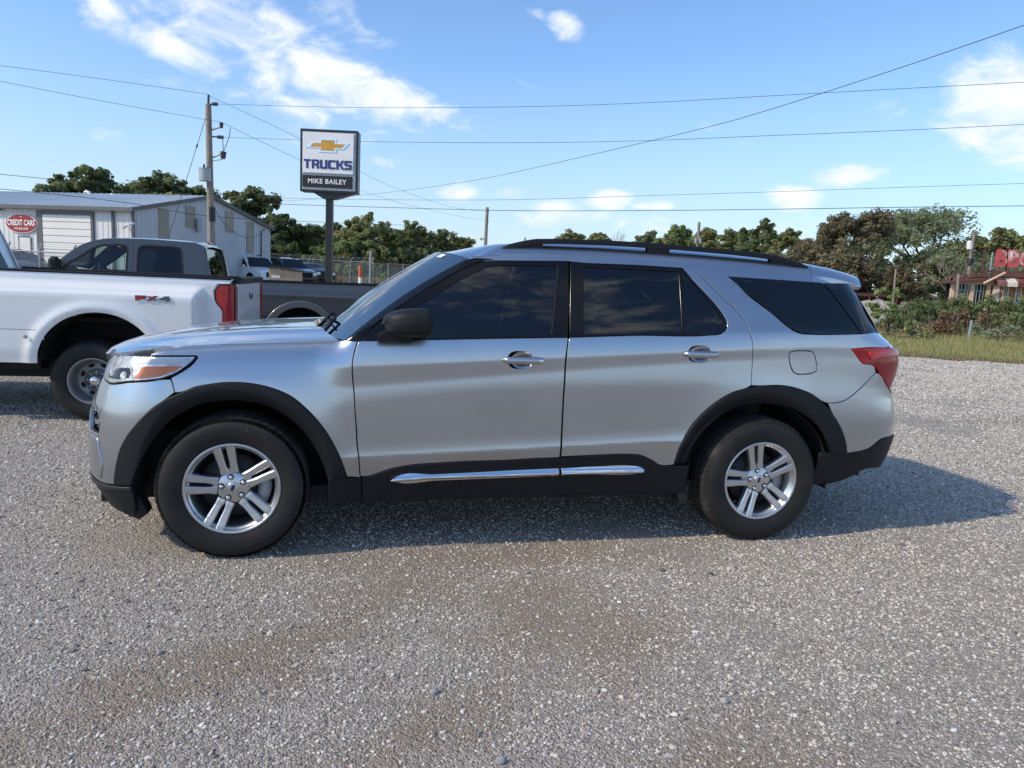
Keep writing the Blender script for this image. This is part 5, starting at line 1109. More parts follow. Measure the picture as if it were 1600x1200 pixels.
TR = {
 'front_door': [(0.623,1.158),(0.607,1.107),(0.597,1.059),(0.595,1.023),(0.599,0.96),(0.606,0.888),(0.615,0.77),(0.623,0.688),(0.627,0.617),(0.637,0.533),(0.646,0.43),(0.687,0.431),(0.744,0.45),(0.804,0.471),(0.9,0.491),(1.045,0.502),(1.257,0.512),(1.419,0.515),(1.584,0.524),(1.75,0.529),(1.751,0.66),(1.75,0.77),(1.749,0.879),(1.751,0.987),(1.752,1.095),(1.757,1.148),(1.766,1.211),(1.374,1.194),(0.957,1.174)],
 'rear_door': [(1.772,1.211),(1.762,1.148),(1.758,1.095),(1.757,0.987),(1.755,0.879),(1.756,0.77),(1.757,0.66),(1.757,0.534),(1.96,0.542),(2.155,0.546),(2.235,0.54),(2.311,0.509),(2.368,0.477),(2.453,0.478),(2.473,0.589),(2.54,0.721),(2.653,0.839),(2.787,0.921),(2.872,0.947),(2.897,0.961),(2.899,1.011),(2.9,1.072),(2.896,1.173),(2.893,1.212),(2.885,1.247),(2.873,1.281),(2.864,1.314),(2.844,1.348),(2.813,1.391),(2.77,1.434),(2.723,1.479),(2.658,1.548),(2.611,1.593),(2.569,1.632),(2.504,1.632),(2.553,1.568),(2.617,1.497),(2.672,1.435),(2.717,1.373),(2.732,1.344),(2.739,1.317),(2.733,1.294),(2.716,1.274),(2.691,1.26),(2.626,1.251),(2.165,1.234)],
 'quarter_panel': [(2.897,0.961),(2.899,1.011),(2.9,1.072),(2.896,1.173),(2.893,1.212),(2.885,1.247),(2.873,1.281),(2.864,1.314),(2.844,1.348),(2.813,1.391),(2.77,1.434),(2.723,1.479),(2.658,1.548),(2.611,1.593),(2.569,1.632),(2.639,1.629),(2.711,1.619),(2.786,1.599),(2.902,1.489),(3.061,1.373),(3.104,1.336),(3.148,1.305),(3.178,1.288),(3.211,1.278),(3.278,1.275),(3.485,1.279),(3.687,1.287),(3.858,1.295),(3.973,1.263),(3.93,1.233),(3.869,1.212),(3.844,1.209),(3.682,1.204),(3.562,1.192),(3.591,1.155),(3.621,1.118),(3.64,1.104),(3.679,1.103),(3.713,1.089),(3.728,1.051),(3.634,0.945),(3.519,0.87),(3.47,0.862),(3.429,0.86),(3.298,0.919),(3.125,0.962),(3.042,0.964),(2.96,0.96)],
 'tail_light': [(3.56,1.191),(3.681,1.203),(3.841,1.207),(3.881,0.943),(3.81,0.993),(3.756,1.043),(3.713,1.089),(3.679,1.103),(3.64,1.104),(3.621,1.118),(3.591,1.155)],
 'rear_bumper': [(3.429,0.86),(3.47,0.862),(3.519,0.87),(3.634,0.945),(3.728,1.051),(3.756,1.043),(3.81,0.993),(3.881,0.94),(3.943,0.882),(3.964,0.62),(3.855,0.635),(3.792,0.629),(3.725,0.57),(3.659,0.551),(3.591,0.541),(3.563,0.615),(3.508,0.724),(3.464,0.785)],
 'rear_bumper_trim': [(3.509,0.524),(3.592,0.54),(3.659,0.549),(3.725,0.568),(3.792,0.627),(3.856,0.633),(3.97,0.627),(3.917,0.534),(3.939,0.466),(3.935,0.416),(3.842,0.416),(3.747,0.398),(3.673,0.368),(3.618,0.336),(3.513,0.332)],
 'quarter_glass': [(2.784,1.595),(3.478,1.586),(3.561,1.498),(3.634,1.383),(3.68,1.291),(3.485,1.282),(3.278,1.278),(3.214,1.281),(3.182,1.291),(3.152,1.308),(3.107,1.339),(3.064,1.376),(2.906,1.492)],
 'hatch_glass_side': [(3.499,1.585),(3.644,1.586),(3.87,1.592),(3.855,1.505),(3.821,1.409),(3.848,1.297),(3.692,1.29),(3.646,1.385),(3.575,1.5)],
 'fuel_door': [(3.14,1.152),(3.149,1.166),(3.17,1.171),(3.246,1.175),(3.289,1.173),(3.307,1.165),(3.318,1.141),(3.335,1.097),(3.341,1.068),(3.334,1.053),(3.309,1.042),(3.249,1.034),(3.198,1.036),(3.176,1.047),(3.157,1.079),(3.144,1.116)],
 'front_window_frame': [(1.763,1.211),(1.374,1.194),(1.015,1.175),(0.756,1.164),(0.635,1.162),(0.711,1.237),(0.8,1.311),(0.891,1.379),(0.984,1.44),(1.126,1.523),(1.233,1.582),(1.312,1.609),(1.356,1.616),(1.569,1.626),(1.803,1.636)],
 'front_glass': [(1.664,1.221),(1.351,1.206),(1.016,1.185),(0.854,1.179),(0.738,1.174),(0.773,1.222),(0.836,1.278),(0.927,1.341),(0.983,1.376),(1.077,1.44),(1.173,1.498),(1.27,1.551),(1.33,1.579),(1.398,1.59),(1.566,1.598),(1.733,1.603),(1.707,1.467),(1.683,1.325)],
 'window_strip': [(1.663,1.223),(1.682,1.325),(1.706,1.467),(1.732,1.603),(1.739,1.604),(1.714,1.467),(1.691,1.326),(1.673,1.223)],
 'rear_window_frame': [(1.772,1.211),(2.164,1.234),(2.626,1.251),(2.691,1.26),(2.716,1.274),(2.733,1.294),(2.739,1.317),(2.732,1.344),(2.717,1.373),(2.672,1.435),(2.617,1.497),(2.553,1.568),(2.504,1.632),(2.211,1.635),(1.898,1.63),(1.812,1.635)],
 'rear_glass': [(1.857,1.234),(1.89,1.606),(2.102,1.606),(2.473,1.609),(2.46,1.431),(2.447,1.257),(2.166,1.245)],
 'rear_corner_glass': [(2.473,1.258),(2.487,1.432),(2.503,1.601),(2.551,1.553),(2.614,1.475),(2.668,1.405),(2.708,1.348),(2.721,1.324),(2.723,1.307),(2.707,1.283),(2.676,1.267)],
 'front_pillar_trim': [(0.561,1.156),(0.63,1.162),(0.709,1.239),(0.798,1.313),(0.889,1.381),(0.982,1.442),(1.125,1.525),(1.232,1.584),(1.31,1.611),(1.354,1.618),(1.361,1.623),(1.235,1.62),(1.108,1.529),(0.984,1.445),(0.882,1.379),(0.782,1.308),(0.711,1.258),(0.623,1.205)],
 'headlight': [(-1.179,1.005),(-0.707,1.049),(-0.5,1.052),(-0.282,1.057),(-0.174,1.06),(-0.171,1.051),(-0.188,1.028),(-0.227,0.994),(-0.276,0.962),(-0.345,0.944),(-0.434,0.934),(-0.625,0.918),(-0.892,0.892),(-0.957,0.904),(-1.013,0.936),(-1.141,0.973)],
 'front_fender': [(-0.17,1.061),(-0.282,1.058),(-0.49,1.055),(-0.454,1.069),(-0.343,1.091),(-0.249,1.102),(-0.02,1.117),(0.248,1.133),(0.503,1.149),(0.538,1.156),(0.619,1.157),(0.604,1.107),(0.595,1.058),(0.593,1.023),(0.596,0.96),(0.604,0.888),(0.613,0.77),(0.62,0.688),(0.624,0.617),(0.635,0.533),(0.644,0.43),(0.648,0.426),(0.577,0.43),(0.564,0.466),(0.543,0.528),(0.511,0.598),(0.472,0.669),(0.421,0.739),(0.355,0.809),(0.289,0.863),(0.219,0.896),(0.149,0.917),(0.086,0.928),(0.012,0.932),(-0.05,0.929),(-0.111,0.919),(-0.172,0.906),(-0.233,0.88),(-0.266,0.877),(-0.278,0.927),(-0.286,0.952),(-0.271,0.96),(-0.221,0.992),(-0.182,1.025),(-0.166,1.05)],
 'arch_front': [(-0.69,0.386),(-0.676,0.449),(-0.621,0.592),(-0.529,0.699),(-0.397,0.802),(-0.305,0.847),(-0.233,0.88),(-0.172,0.906),(-0.111,0.919),(-0.05,0.929),(0.012,0.932),(0.086,0.928),(0.149,0.917),(0.219,0.896),(0.289,0.863),(0.355,0.809),(0.421,0.739),(0.472,0.669),(0.511,0.598),(0.543,0.528),(0.564,0.466),(0.572,0.428),(0.48,0.426),(0.457,0.505),(0.412,0.6),(0.345,0.693),(0.247,0.773),(0.129,0.828),(0.061,0.838),(-0.007,0.841),(-0.069,0.837),(-0.131,0.827),(-0.182,0.808),(-0.232,0.782),(-0.334,0.705),(-0.454,0.58),(-0.519,0.464),(-0.548,0.398)],
 'arch_rear': [(2.453,0.478),(2.473,0.589),(2.54,0.721),(2.653,0.839),(2.787,0.921),(2.872,0.947),(2.96,0.96),(3.042,0.964),(3.125,0.962),(3.298,0.919),(3.422,0.83),(3.508,0.724),(3.563,0.615),(3.591,0.541),(3.501,0.526),(3.48,0.567),(3.447,0.615),(3.367,0.724),(3.256,0.8),(3.1,0.851),(3.025,0.854),(2.952,0.85),(2.873,0.839),(2.796,0.812),(2.678,0.723),(2.591,0.621),(2.564,0.552),(2.551,0.474)],
 'sill': [(0.656,0.426),(0.687,0.431),(0.744,0.45),(0.804,0.471),(0.9,0.491),(1.045,0.502),(1.257,0.512),(1.419,0.515),(1.584,0.524),(1.75,0.529),(1.96,0.542),(2.155,0.546),(2.235,0.54),(2.311,0.509),(2.368,0.477),(2.444,0.472),(2.549,0.471),(2.549,0.403),(2.561,0.298),(1.76,0.299),(1.129,0.285),(0.659,0.279),(0.657,0.374)],
 'fender_cladding': [(0.482,0.426),(0.649,0.425),(0.653,0.28),(0.481,0.288)],
 'chrome_f': [(0.803,0.41),(0.84,0.432),(1.048,0.442),(1.261,0.45),(1.479,0.459),(1.747,0.467),(1.752,0.424),(1.483,0.416),(1.264,0.41),(1.05,0.404),(0.841,0.397)],
 'chrome_r': [(1.762,0.467),(1.969,0.475),(2.205,0.476),(2.246,0.469),(2.268,0.453),(2.264,0.433),(2.213,0.427),(1.976,0.426),(1.768,0.424)],
 'front_lip_px': [(-0.991,0.367),(-0.793,0.369),(-0.697,0.38),(-0.553,0.394),(-0.549,0.357),(-0.593,0.231),(-0.714,0.214),(-0.92,0.193),(-0.883,0.265),(-0.933,0.302)],
 'lip_strip_px': [(-0.997,0.381),(-0.791,0.376),(-0.697,0.381),(-0.553,0.394),(-0.554,0.376),(-0.702,0.361),(-0.814,0.35),(-1.04,0.341)],
 'fog_recess': [(-1.087,0.712),(-0.925,0.734),(-0.867,0.718),(-0.836,0.677),(-0.847,0.636),(-1.018,0.638)],
 'bumper_side': [(-0.285,0.945),(-0.278,0.927),(-0.266,0.877),(-0.305,0.847),(-0.397,0.802),(-0.529,0.699),(-0.621,0.592),(-0.676,0.449),(-0.694,0.385),(-0.791,0.374)],
}

# ================================================================= silver SUV
SUV_YAW, SUV_X, SUV_Y = .2246, -1.6293, 4.5853
suv = thing('parked_suv', 'silver family SUV with black roof rails parked broadside in front', 'car', (SUV_X, SUV_Y, 0), SUV_YAW)
M_['car_glass'] = glass_mat('tinted_glass', (.05, .053, .057), ior=1.65, wave=.02)
M_['screen_glass'] = glass_mat('windscreen_glass', (.42, .47, .46), ior=4.2)
M_['lens'] = glass_mat('clear_lens', (.96, .965, .97), ior=1.3)
M_['red_lens'] = mat('red_lens', (.40, .006, .014), .12, 0, .25, 9, coat=.5, col2=(.26, .003, .007), spec=.3)
M_['reflector'] = mat('lamp_reflector', (.72, .74, .76), .30, .8, .35, 22, bump=.35, bscale=28)
M_['lamp_dark'] = mat('lamp_dark', (.03, .032, .035), .25, .5, .3, 20)
M_['seat'] = mat('seat_cloth', (.035, .035, .038), .85, 0, .15, 30)
M_['disc'] = mat('brake_disc', (.035, .033, .031), .5, .5, .25, 14)
M_['liner'] = mat('wheel_well', (.0045, .0045, .005), .9, 0, .3, 9)
M_['badge_blue'] = mat('badge_blue', (.01, .018, .085), .2, 0, .1, 4, coat=.6)
SIL = M_['silver']
def ell(cx, cz, a, b, n=28, e=2.): return [(cx+a*math.copysign(abs(math.cos(t))**(2/e), math.cos(t)), cz+b*math.copysign(abs(math.sin(t))**(2/e), math.sin(t))) for t in [2*math.pi*i/n for i in range(n)]]
FH, RH = (1.493, 1.079), (2.557, 1.138)         # centres of the two handle cups
cupF, cupR = ell(*FH, .068, .047, e=2.6), ell(*RH, .068, .047, e=2.6)
pk = dict(gap=.0017, rim=.0035)
fd = panel('front_door', TR['front_door'], SIL, suv, res=.0125, step=.02, holes=[cupF], **pk)
rd = panel('rear_door', TR['rear_door'], SIL, suv, res=.0125, step=.02, holes=[cupR], **pk)
panel('front_fender', TR['front_fender'], SIL, suv, res=.016, step=.02, **pk)
qp = panel('quarter_panel', TR['quarter_panel'], SIL, suv, res=.016, step=.02, holes=[TR['fuel_door']], **pk)
ff = [panel_geo(inset(ccw(np.array(TR['fuel_door'])), .0026).tolist(), P, PN, res=.03, rim=.002)]
for V, F, N in ff: np_mesh('fuel_door', V, F, SIL, qp[0], N)
# bumpers run round the corners to the centre line
CF, CR = XF-LF, XR+LR
bs = TR['bumper_side']
nose = bs[:10]+[(-1.0, .372), (-1.3, .37), (CF, .37), (CF, .58), (-1.22, .60), (-1.17, .96), (-.95, .90), (-.889, .892), (-.624, .917), (-.433, .934), (-.345, .944)]
fog = TR['fog_recess']; fogh = [(-1.09, .735), (-.93, .742), (-.868, .724), (-.838, .68), (-.85, .632), (-1.06, .625)]
panel('front_bumper', nose, SIL, suv, join=True, res=.022, holes=[fogh], gap=.002, rim=.004)
panel('fog_lamp_recess', fogh, M_['dark_grey'], suv, res=.03, off=-.035, gap=.0005)
fl_ = panel('fog_lamp', ell(-.955, .682, .055, .018, 20), M_['chrome'], suv, res=.03, off=-.018, depth=.02)
panel('bumper_blade', [(-1.03, .60), (-.855, .605), (-.835, .56), (-.80, .46), (-.83, .40), (-1.0, .40), (-1.06, .48)], SIL, suv, res=.03, off=.006, rim=.004, depth=.02)
lipp = [(-.553, .393), (-.696, .379), (-.79, .372), (-1.0, .366), (-1.3, .364), (CF, .364), (CF, .225), (-1.2, .22), (-.93, .225), (-.711, .225), (-.594, .232), (-.556, .30)]
panel('front_lip', lipp, M_['black_trim'], suv, join=True, off=.004, rim=.006, res=.04)
panel('lip_strip', [(-.555, .390), (-.69, .379), (-.79, .372), (-1.0, .366), (-1.0, .344), (-.813, .349), (-.701, .358), (-.556, .373)], M_['dark_grey'], suv, off=.010, rim=.003, res=.04)
gr = panel('grille', [(-1.17, .955), (-1.22, .61), (CF, .60), (CF, .975)], M_['piano'], suv, join=True, off=-.03, res=.05, depth=.03)
for k in range(5):
    z = .66+k*.062; panel('bar', [(-1.195, z), (CF, z), (CF, z+.026), (-1.19, z+.026)], M_['chrome'], gr, join=True, off=-.006, rim=.004, res=.06, depth=.02)
rb = TR['rear_bumper']
panel('rear_bumper', rb[:9]+[(4.05, .86), (4.3, .85), (CR, .85), (CR, .645), (4.1, .64), (3.94, .64)]+rb[10:], SIL, suv, join=True, res=.035, gap=.002, rim=.004)
panel('rear_bumper_trim', [(3.42, .545)]+[(3.59, .54), (3.658, .549), (3.723, .568), (3.789, .628), (3.86, .640), (3.94, .636), (4.2, .64), (CR, .64), (CR, .40), (4.1, .385), (3.9, .42), (3.74, .425), (3.66, .375), (3.57, .345), (3.45, .335), (3.40, .34)], M_['black_trim'], suv, join=True, off=.006, rim=.008, res=.035)
panel('tailgate', [(3.888, .94), (4.05, .868), (4.3, .858), (CR, .858), (CR, 1.255), (4.1, 1.255), (3.86, 1.255), (3.853, 1.212), (3.886, 1.10)], SIL, suv, join=True, res=.05, gap=.002, rim=.004)
panel('rear_window', [(3.885, 1.262), (CR, 1.262), (CR, 1.60), (3.93, 1.60)], M_['car_glass'], suv, join=True, res=.05, off=-.004)
tl = panel('tail_light', TR['tail_light'][:3]+[(3.93, 1.20), (3.945, 1.06), (3.925, .96)]+TR['tail_light'][3:], M_['red_lens'], suv, res=.025, rim=.006, bulge=.012, off=.002, depth=.03)
panel('lamp_strip', [(3.66, 1.175), (3.75, 1.185), (3.90, 1.188), (3.90, 1.155), (3.75, 1.145), (3.675, 1.13)], mat('red_strip', (.55, .02, .03), .15, 0, .1, 5, coat=.6), tl[0], mirror=False, res=.03, off=.0165, rim=.003)
# black cladding
acl = dict(off=.013, rim=.009, depth=.05, res=.03)
def arch_skin(xc, r0):   # flat outer face, then a bevel that dives in towards the tyre
    def S(s, z):
        s, z = np.broadcast_arrays(np.asarray(s, float), np.asarray(z, float)); r = np.hypot(s-xc, z-.38)
        d = .040*np.clip((r0-r)/.05, 0, 1.2)**1.15; return P(s, z)+np.stack([0*s, d, 0*s], -1)
    return S
for key, xc, r0 in (('arch_front', -.005, .512), ('arch_rear', 2.965, .535)):
    S_ = arch_skin(xc, r0); panel('wheel_arch_trim', TR[key], M_['black_trim'], suv, S_, num_normal(S_), off=.013, rim=.009, depth=.05, res=.016, step=.02)
panel('sill_trim', TR['sill'], M_['black_trim'], suv, off=.006, rim=.006, res=.03, depth=.04)
panel('sill_trim', TR['fender_cladding'], M_['black_trim'], suv, off=.006, rim=.005, res=.03, depth=.04)
def chrome_skin(s, z):   # the strip leans out at its foot, so its upper face looks at the sky
    s, z = np.broadcast_arrays(np.asarray(s, float), np.asarray(z, float)); zc = np.interp(s, [.80, 1.0, 1.745, 2.26], [.421, .436, .450, .455]); u = np.clip((zc+.022-z)/.044, 0, 1)
    return P(s, z)+np.stack([0*s, -(.008+.030*u**1.3-.026*np.clip((u-.72)/.28, 0, 1)**2), 0*s], -1)
def chrome_nrm(s, z):
    h = .004; a = chrome_skin(s+h*4, z)-chrome_skin(s-h*4, z); b = chrome_skin(s, z+h)-chrome_skin(s, z-h); n = np.cross(a, b); return n/(np.linalg.norm(n, axis=-1, keepdims=True)+1e-12)
for q in ('chrome_f', 'chrome_r'): panel('chrome_strip', TR[q], M_['chrome'], suv, chrome_skin, chrome_nrm, off=.003, rim=.002, res=.007, step=.02)
# windows
panel('window_frame', TR['front_window_frame'], M_['piano'], suv, off=.001, holes=[TR['front_glass']], rim=.003, res=.03, gap=.001)
panel('window_frame', TR['rear_window_frame'], M_['piano'], suv, off=.001, holes=[TR['rear_glass'], TR['rear_corner_glass']], rim=.003, res=.03, gap=.001)
panel('pillar_trim', TR['front_pillar_trim'], M_['piano'], suv, off=.002, rim=.004, res=.03)
gk = dict(off=-.005, depth=.004, res=.05)
panel('side_window', TR['front_glass'], M_['car_glass'], suv, **gk); panel('side_window', TR['rear_glass'], M_['car_glass'], suv, **gk); panel('side_window', TR['rear_corner_glass'], M_['car_glass'], suv, **gk)
panel('glass_seal', TR['window_strip'], M_['dark_grey'], suv, off=.0025, depth=.006, res=.05)
panel('side_window', TR['quarter_glass'], M_['car_glass'], suv, off=.001, depth=.012, res=.04, rim=.002); panel('side_window', TR['hatch_glass_side'], M_['car_glass'], suv, off=.001, depth=.012, res=.04, rim=.002)
# headlights: bezel, reflector, amber marker, clear lens
hlp = [(-1.02, .94), (-1.06, .965), (-1.03, .995), (-.95, 1.020), (-.80, 1.040)]+TR['headlight'][2:13]+[(-.96, .90)]
hb = panel('headlight', hlp, M_['piano'], suv, res=.03, off=-.004, rim=.004, depth=.05)
hin = inset(ccw(np.array(hlp)), .0075).tolist()
panel('reflector', hin, M_['reflector'], hb[0], mirror=False, res=.02, off=.002, depth=.01)
panel('projector_recess', [(-.93, .935), (-.78, .975), (-.66, .985), (-.63, .962), (-.64, .936), (-.74, .924), (-.90, .914)], M_['lamp_dark'], hb[0], mirror=False, res=.02, off=.0035, depth=.004)
for cx_ in (-.86, -.70): panel('projector', ell(cx_, .945, .034, .020, 22), M_['reflector'], hb[0], mirror=False, res=.012, off=.005, depth=.004, bulge=.008)
panel('light_strip', [(-.62, 1.020), (-.52, 1.012), (-.215, 1.020), (-.205, 1.034), (-.28, 1.040), (-.52, 1.036), (-.64, 1.034)], M_['sign_white'], hb[0], mirror=False, res=.03, off=.0045, depth=.006)
panel('amber_marker', [(-.53, 1.000), (-.232, 1.008), (-.255, .990), (-.30, .971), (-.36, .956), (-.45, .946), (-.60, .936), (-.555, .962)], M_['amber_plastic'], hb[0], mirror=False, res=.03, off=.005, depth=.006)
panel('lens', hlp, M_['lens'], hb[0], mirror=False, res=.03, off=.012, rim=.01, depth=.01)
# door handles
def handle(x, z, half, door, key):
    w = float(W(x, z)); V = []; n = 26; m = 12
    b = MB(); G = [[(x+math.cos(2*math.pi*i/30)*.070*r, -w+.004+.020*(1-r**3), z+math.sin(2*math.pi*i/30)*.0495*r) for i in range(31)] for r in (1.02, .9, .75, .5, .25, .02)]
    b.grid(G, flip=True); b.build('handle_cup', SIL, door)
    b = MB(); G = []
    for i in range(n+1):
        t = -1+2*i/n; c = max(0., 1-abs(t)**5)**.5; row = []
        for j in range(m+1):
            a = 2*math.pi*j/m; row.append((x+t*half, -w-.022+.004*abs(t)**2+math.cos(a)*.015*max(c, .05)+(.012 if abs(t) > .86 else 0)*abs(t), z+math.sin(a)*.0215*max(c, .05)+.001*t))
        G.append(row)
    b.grid(G, flip=True); b.build('door_handle', SIL, door)
    if key:
        b = MB(); b.lathe([(0, -.004), (.010, -.004), (.011, .004)], 16, Matrix.Translation((x+half*.78, -w-.034, z))); b.build('lock', M_['chrome'], door)
handle(FH[0]+.02, FH[1], .122, fd[0], True); handle(RH[0]+.008, RH[1], .112, rd[0], False)
# bonnet
def bonnet_pt(u, v):
    """u -1..1 across, v 0 (front edge) .. 1 (cowl)"""
    a = abs(u); xf = -.815+.36*a**2.3+.05*a**8; xr = .36+.16*a**2
    x = xf+(xr-xf)*v; ye = np.interp(v, [0, .1, .35, 1], [.765, .815, .848, .868]); y = u*ye
    ze = np.interp(x if a > .97 else -.42+.95*v, [-.60, -.45, -.33, -.02, .53], [1.045, 1.067, 1.094, 1.119, 1.156])
    zc = np.interp(v, [0, .03, .08, .16, .3, .5, .72, 1], [.985, 1.022, 1.050, 1.080, 1.114, 1.150, 1.177, 1.196])
    k = 1-a**2.6; rid = .010*math.exp(-((a-.62)/.10)**2)*min(1, v*4)
    return (x, y, ze+(zc-ze)*k+rid)
G = [[bonnet_pt(u, v) for u in np.sin(np.linspace(-1, 1, 61)*math.pi/2)] for v in (np.linspace(0, 1, 46)**1.35)]
b = MB(); b.grid(G, flip=False); G2 = [[(p[0]+.01, p[1], p[2]-.05) for p in G[0]], G[0]]; b.grid(G2)
b.grid([[p[0] for p in G], [(p[0][0], p[0][1], p[0][2]-.04) for p in G]]); b.grid([[p[-1] for p in G], [(p[-1][0], p[-1][1], p[-1][2]-.04) for p in G]], flip=True); b.grid([G[-1], [(p[0]+.01, p[1], p[2]-.04) for p in G[-1]]])
b.build('bonnet', SIL, suv)
# windscreen
def wscr(u, v, off=0.):
    a = abs(u); yb = .80*(1-v)+.608*v; xb = .395+.165*a**2.2; xt = 1.115+.125*a**2.2
    zb = 1.150-.004*a**2; zt = 1.667-.047*a**2.4
    bow = math.sin(math.pi*v)*.028
    return (xb+(xt-xb)*v-bow*.55, u*yb, zb+(zt-zb)*v+bow*.8+off)
G = [[wscr(u, v) for u in np.linspace(-1, 1, 41)] for v in np.linspace(0, 1, 24)]
b = MB(); b.grid(G); b.build('windscreen', M_['screen_glass'], suv)
for s in (-1, 1):   # dark band between screen and pillar
    b = MB(); b.grid([[wscr(s*.985, v, .002) for v in np.linspace(0, .985, 24)], [(lambda q: (q[0]+.03*(1-.6*v), q[1]+s*.045*(1-.5*v), q[2]-.004-.006*v))(wscr(s*1.0, v, .003)) for v in np.linspace(0, .985, 24)], [(lambda q: (q[0]+.075*(1-.45*v), q[1]+s*.11*(1-.35*v), q[2]-.035))(wscr(s*1.0, v, .003)) for v in np.linspace(0, .985, 24)]], flip=s < 0); b.build('pillar_cover', M_['piano'], suv)
b = MB(); b.grid([[wscr(u, v, -.004) for u in np.linspace(-1, 1, 41)] for v in (.965, 1.0)]); b.grid([[wscr(u, v, -.004) for u in np.linspace(-1, 1, 41)] for v in (0, .06)]); b.build('screen_border', M_['piano'], suv)
b = MB(); q = [wscr(-.62, .93, .004), wscr(-.50, .93, .004), wscr(-.50, .975, .004), wscr(-.62, .975, .004)]; b.add(q, [(0, 1, 2, 3)]); b.build('sticker', M_['sign_white'], suv)
# cowl and wipers
b = MB(); b.grid([[(bonnet_pt(u, 1)[0]-.03, u*.86, bonnet_pt(u, 1)[2]-.045) for u in np.linspace(-1, 1, 31)], [(wscr(u, 0)[0]+.02, u*.82, 1.140) for u in np.linspace(-1, 1, 31)]]); b.build('cowl', M_['black_trim'], suv)
for (u0, u1) in ((-.60, .05), (.06, .70)):
    b = MB(); p0 = Vector(wscr(u0, -.03)); p1 = Vector(wscr(u0+.12, .10, .03)); p2 = Vector(wscr(u1, .07, .03)); b.tube([p0+Vector((-.02, 0, .0)), p1, p1.lerp(p2, .5)], .010, 6); q0 = Vector(wscr(u0-.03, .055, .015)); b.tube([q0, Vector(wscr((u0+u1)/2, .075, .018)), Vector(wscr(u1+.05, .06, .015))], .007, 5); b.tube([p0+Vector((-.03, -.0, -.02)), p0+Vector((-.02, 0, .03))], .02, 8); b.build('wiper', M_['black_trim'], suv)
# roof: rises off the side skin and rolls over to the centre line
_fw = TR['front_window_frame']; _top = [(1.20, 1.612)]+sorted([p for p in _fw if p[1] > 1.58 and p[0] > 1.25])+sorted([p for p in TR['rear_window_frame'] if p[1] > 1.56 and p[0] > 1.8])+[(2.66, 1.621), (2.79, 1.602), (3.36, 1.588), (3.47, 1.585), (3.62, 1.575)]
_tx = np.array(sorted(_top)); 
def zlow(x): return np.interp(x, _tx[:, 0], _tx[:, 1])-.010*float(sm(2.72, 2.82, x))
def zedge(x): return np.interp(x, [1.1, 1.2, 1.35, 1.6, 2.0, 2.6, 3.0, 3.4, 3.6, 3.8], [1.625, 1.632, 1.648, 1.664, 1.670, 1.664, 1.652, 1.630, 1.612, 1.590])
_rz = np.interp(np.arange(1.0, 4.01, .02), [1.0, 1.115, 1.28, 1.45, 1.7, 2.1, 2.5, 2.9, 3.3, 3.6, 3.86, 4], [1.60, 1.667, 1.700, 1.724, 1.745, 1.755, 1.752, 1.740, 1.717, 1.690, 1.662, 1.645]); _rz = np.convolve(np.pad(_rz, 6, mode='edge'), np.ones(13)/13, 'valid')
def zcen(x): return np.interp(x, np.arange(1.0, 4.01, .02), _rz)
def roof_row(v, x0s, x1s, x0c, x1c, nu=36, front=False):
    row = []; xs = x0s+(x1s-x0s)*v; ze = float(zedge(xs)); zl = min(float(zlow(xs)), ze-.004); bl = max(0., 1-v/.09)**1.6 if front else 0.
    for t in np.linspace(0, 1, 8)[:-1]:
        z = zl+(ze-zl)*t; p = P(xs, z); row.append((float(p[0]), float(p[1]), float(p[2])))
    we = -float(P(xs, ze)[1])
    for q in (np.linspace(0, 1, nu)**1.6):
        y = we*(1-q); a = min(y/.608, 1.0)
        xf = (1.117+.125*a**2.2) if front else x0s*(1-q)**2.2+x0c*(1-(1-q)**2.2)
        k = (1-q)**2.2; xe = x1s*k+x1c*(1-k); x = xf+(xe-xf)*v; zc = float(zcen(x)); pw = np.clip(1.35*we/max(zc-ze, .02), 3.5, 14); z = ze+(zc-ze)*(1-(1-q)**pw)
        if bl: z += (1.669-.047*min(y/.608, 1.16)**2.4-z)*bl
        row.append((x, -y, z))
    return row
def roof_mesh(name, m, rows):
    b = MB(); full = [r+[(p[0], -p[1], p[2]) for p in r[-2::-1]] for r in rows]; b.grid(full, flip=True); return b, full
b, fullr = roof_mesh('roof', SIL, [roof_row(v, 1.242, 3.36, 1.112, 3.50, front=True) for v in np.linspace(0, 1, 90)]); b.build('roof', SIL, suv)
rows = [roof_row(v, 3.363, 3.76, 3.503, 3.86) for v in np.linspace(0, 1, 16)]
rows = [[(p[0], p[1]*(1-.06*i/15), p[2]-.020*(i/15)**2) for p in r] for i, r in enumerate(rows)]
b, full = roof_mesh('spoiler', SIL, rows); lastr = full[-1]
b.grid([lastr, [(p[0]-.015, p[1], p[2]-.018) for p in lastr], [(p[0]-.20, p[1]*.98, p[2]-.045) for p in lastr]], flip=True); b.build('spoiler', SIL, suv)
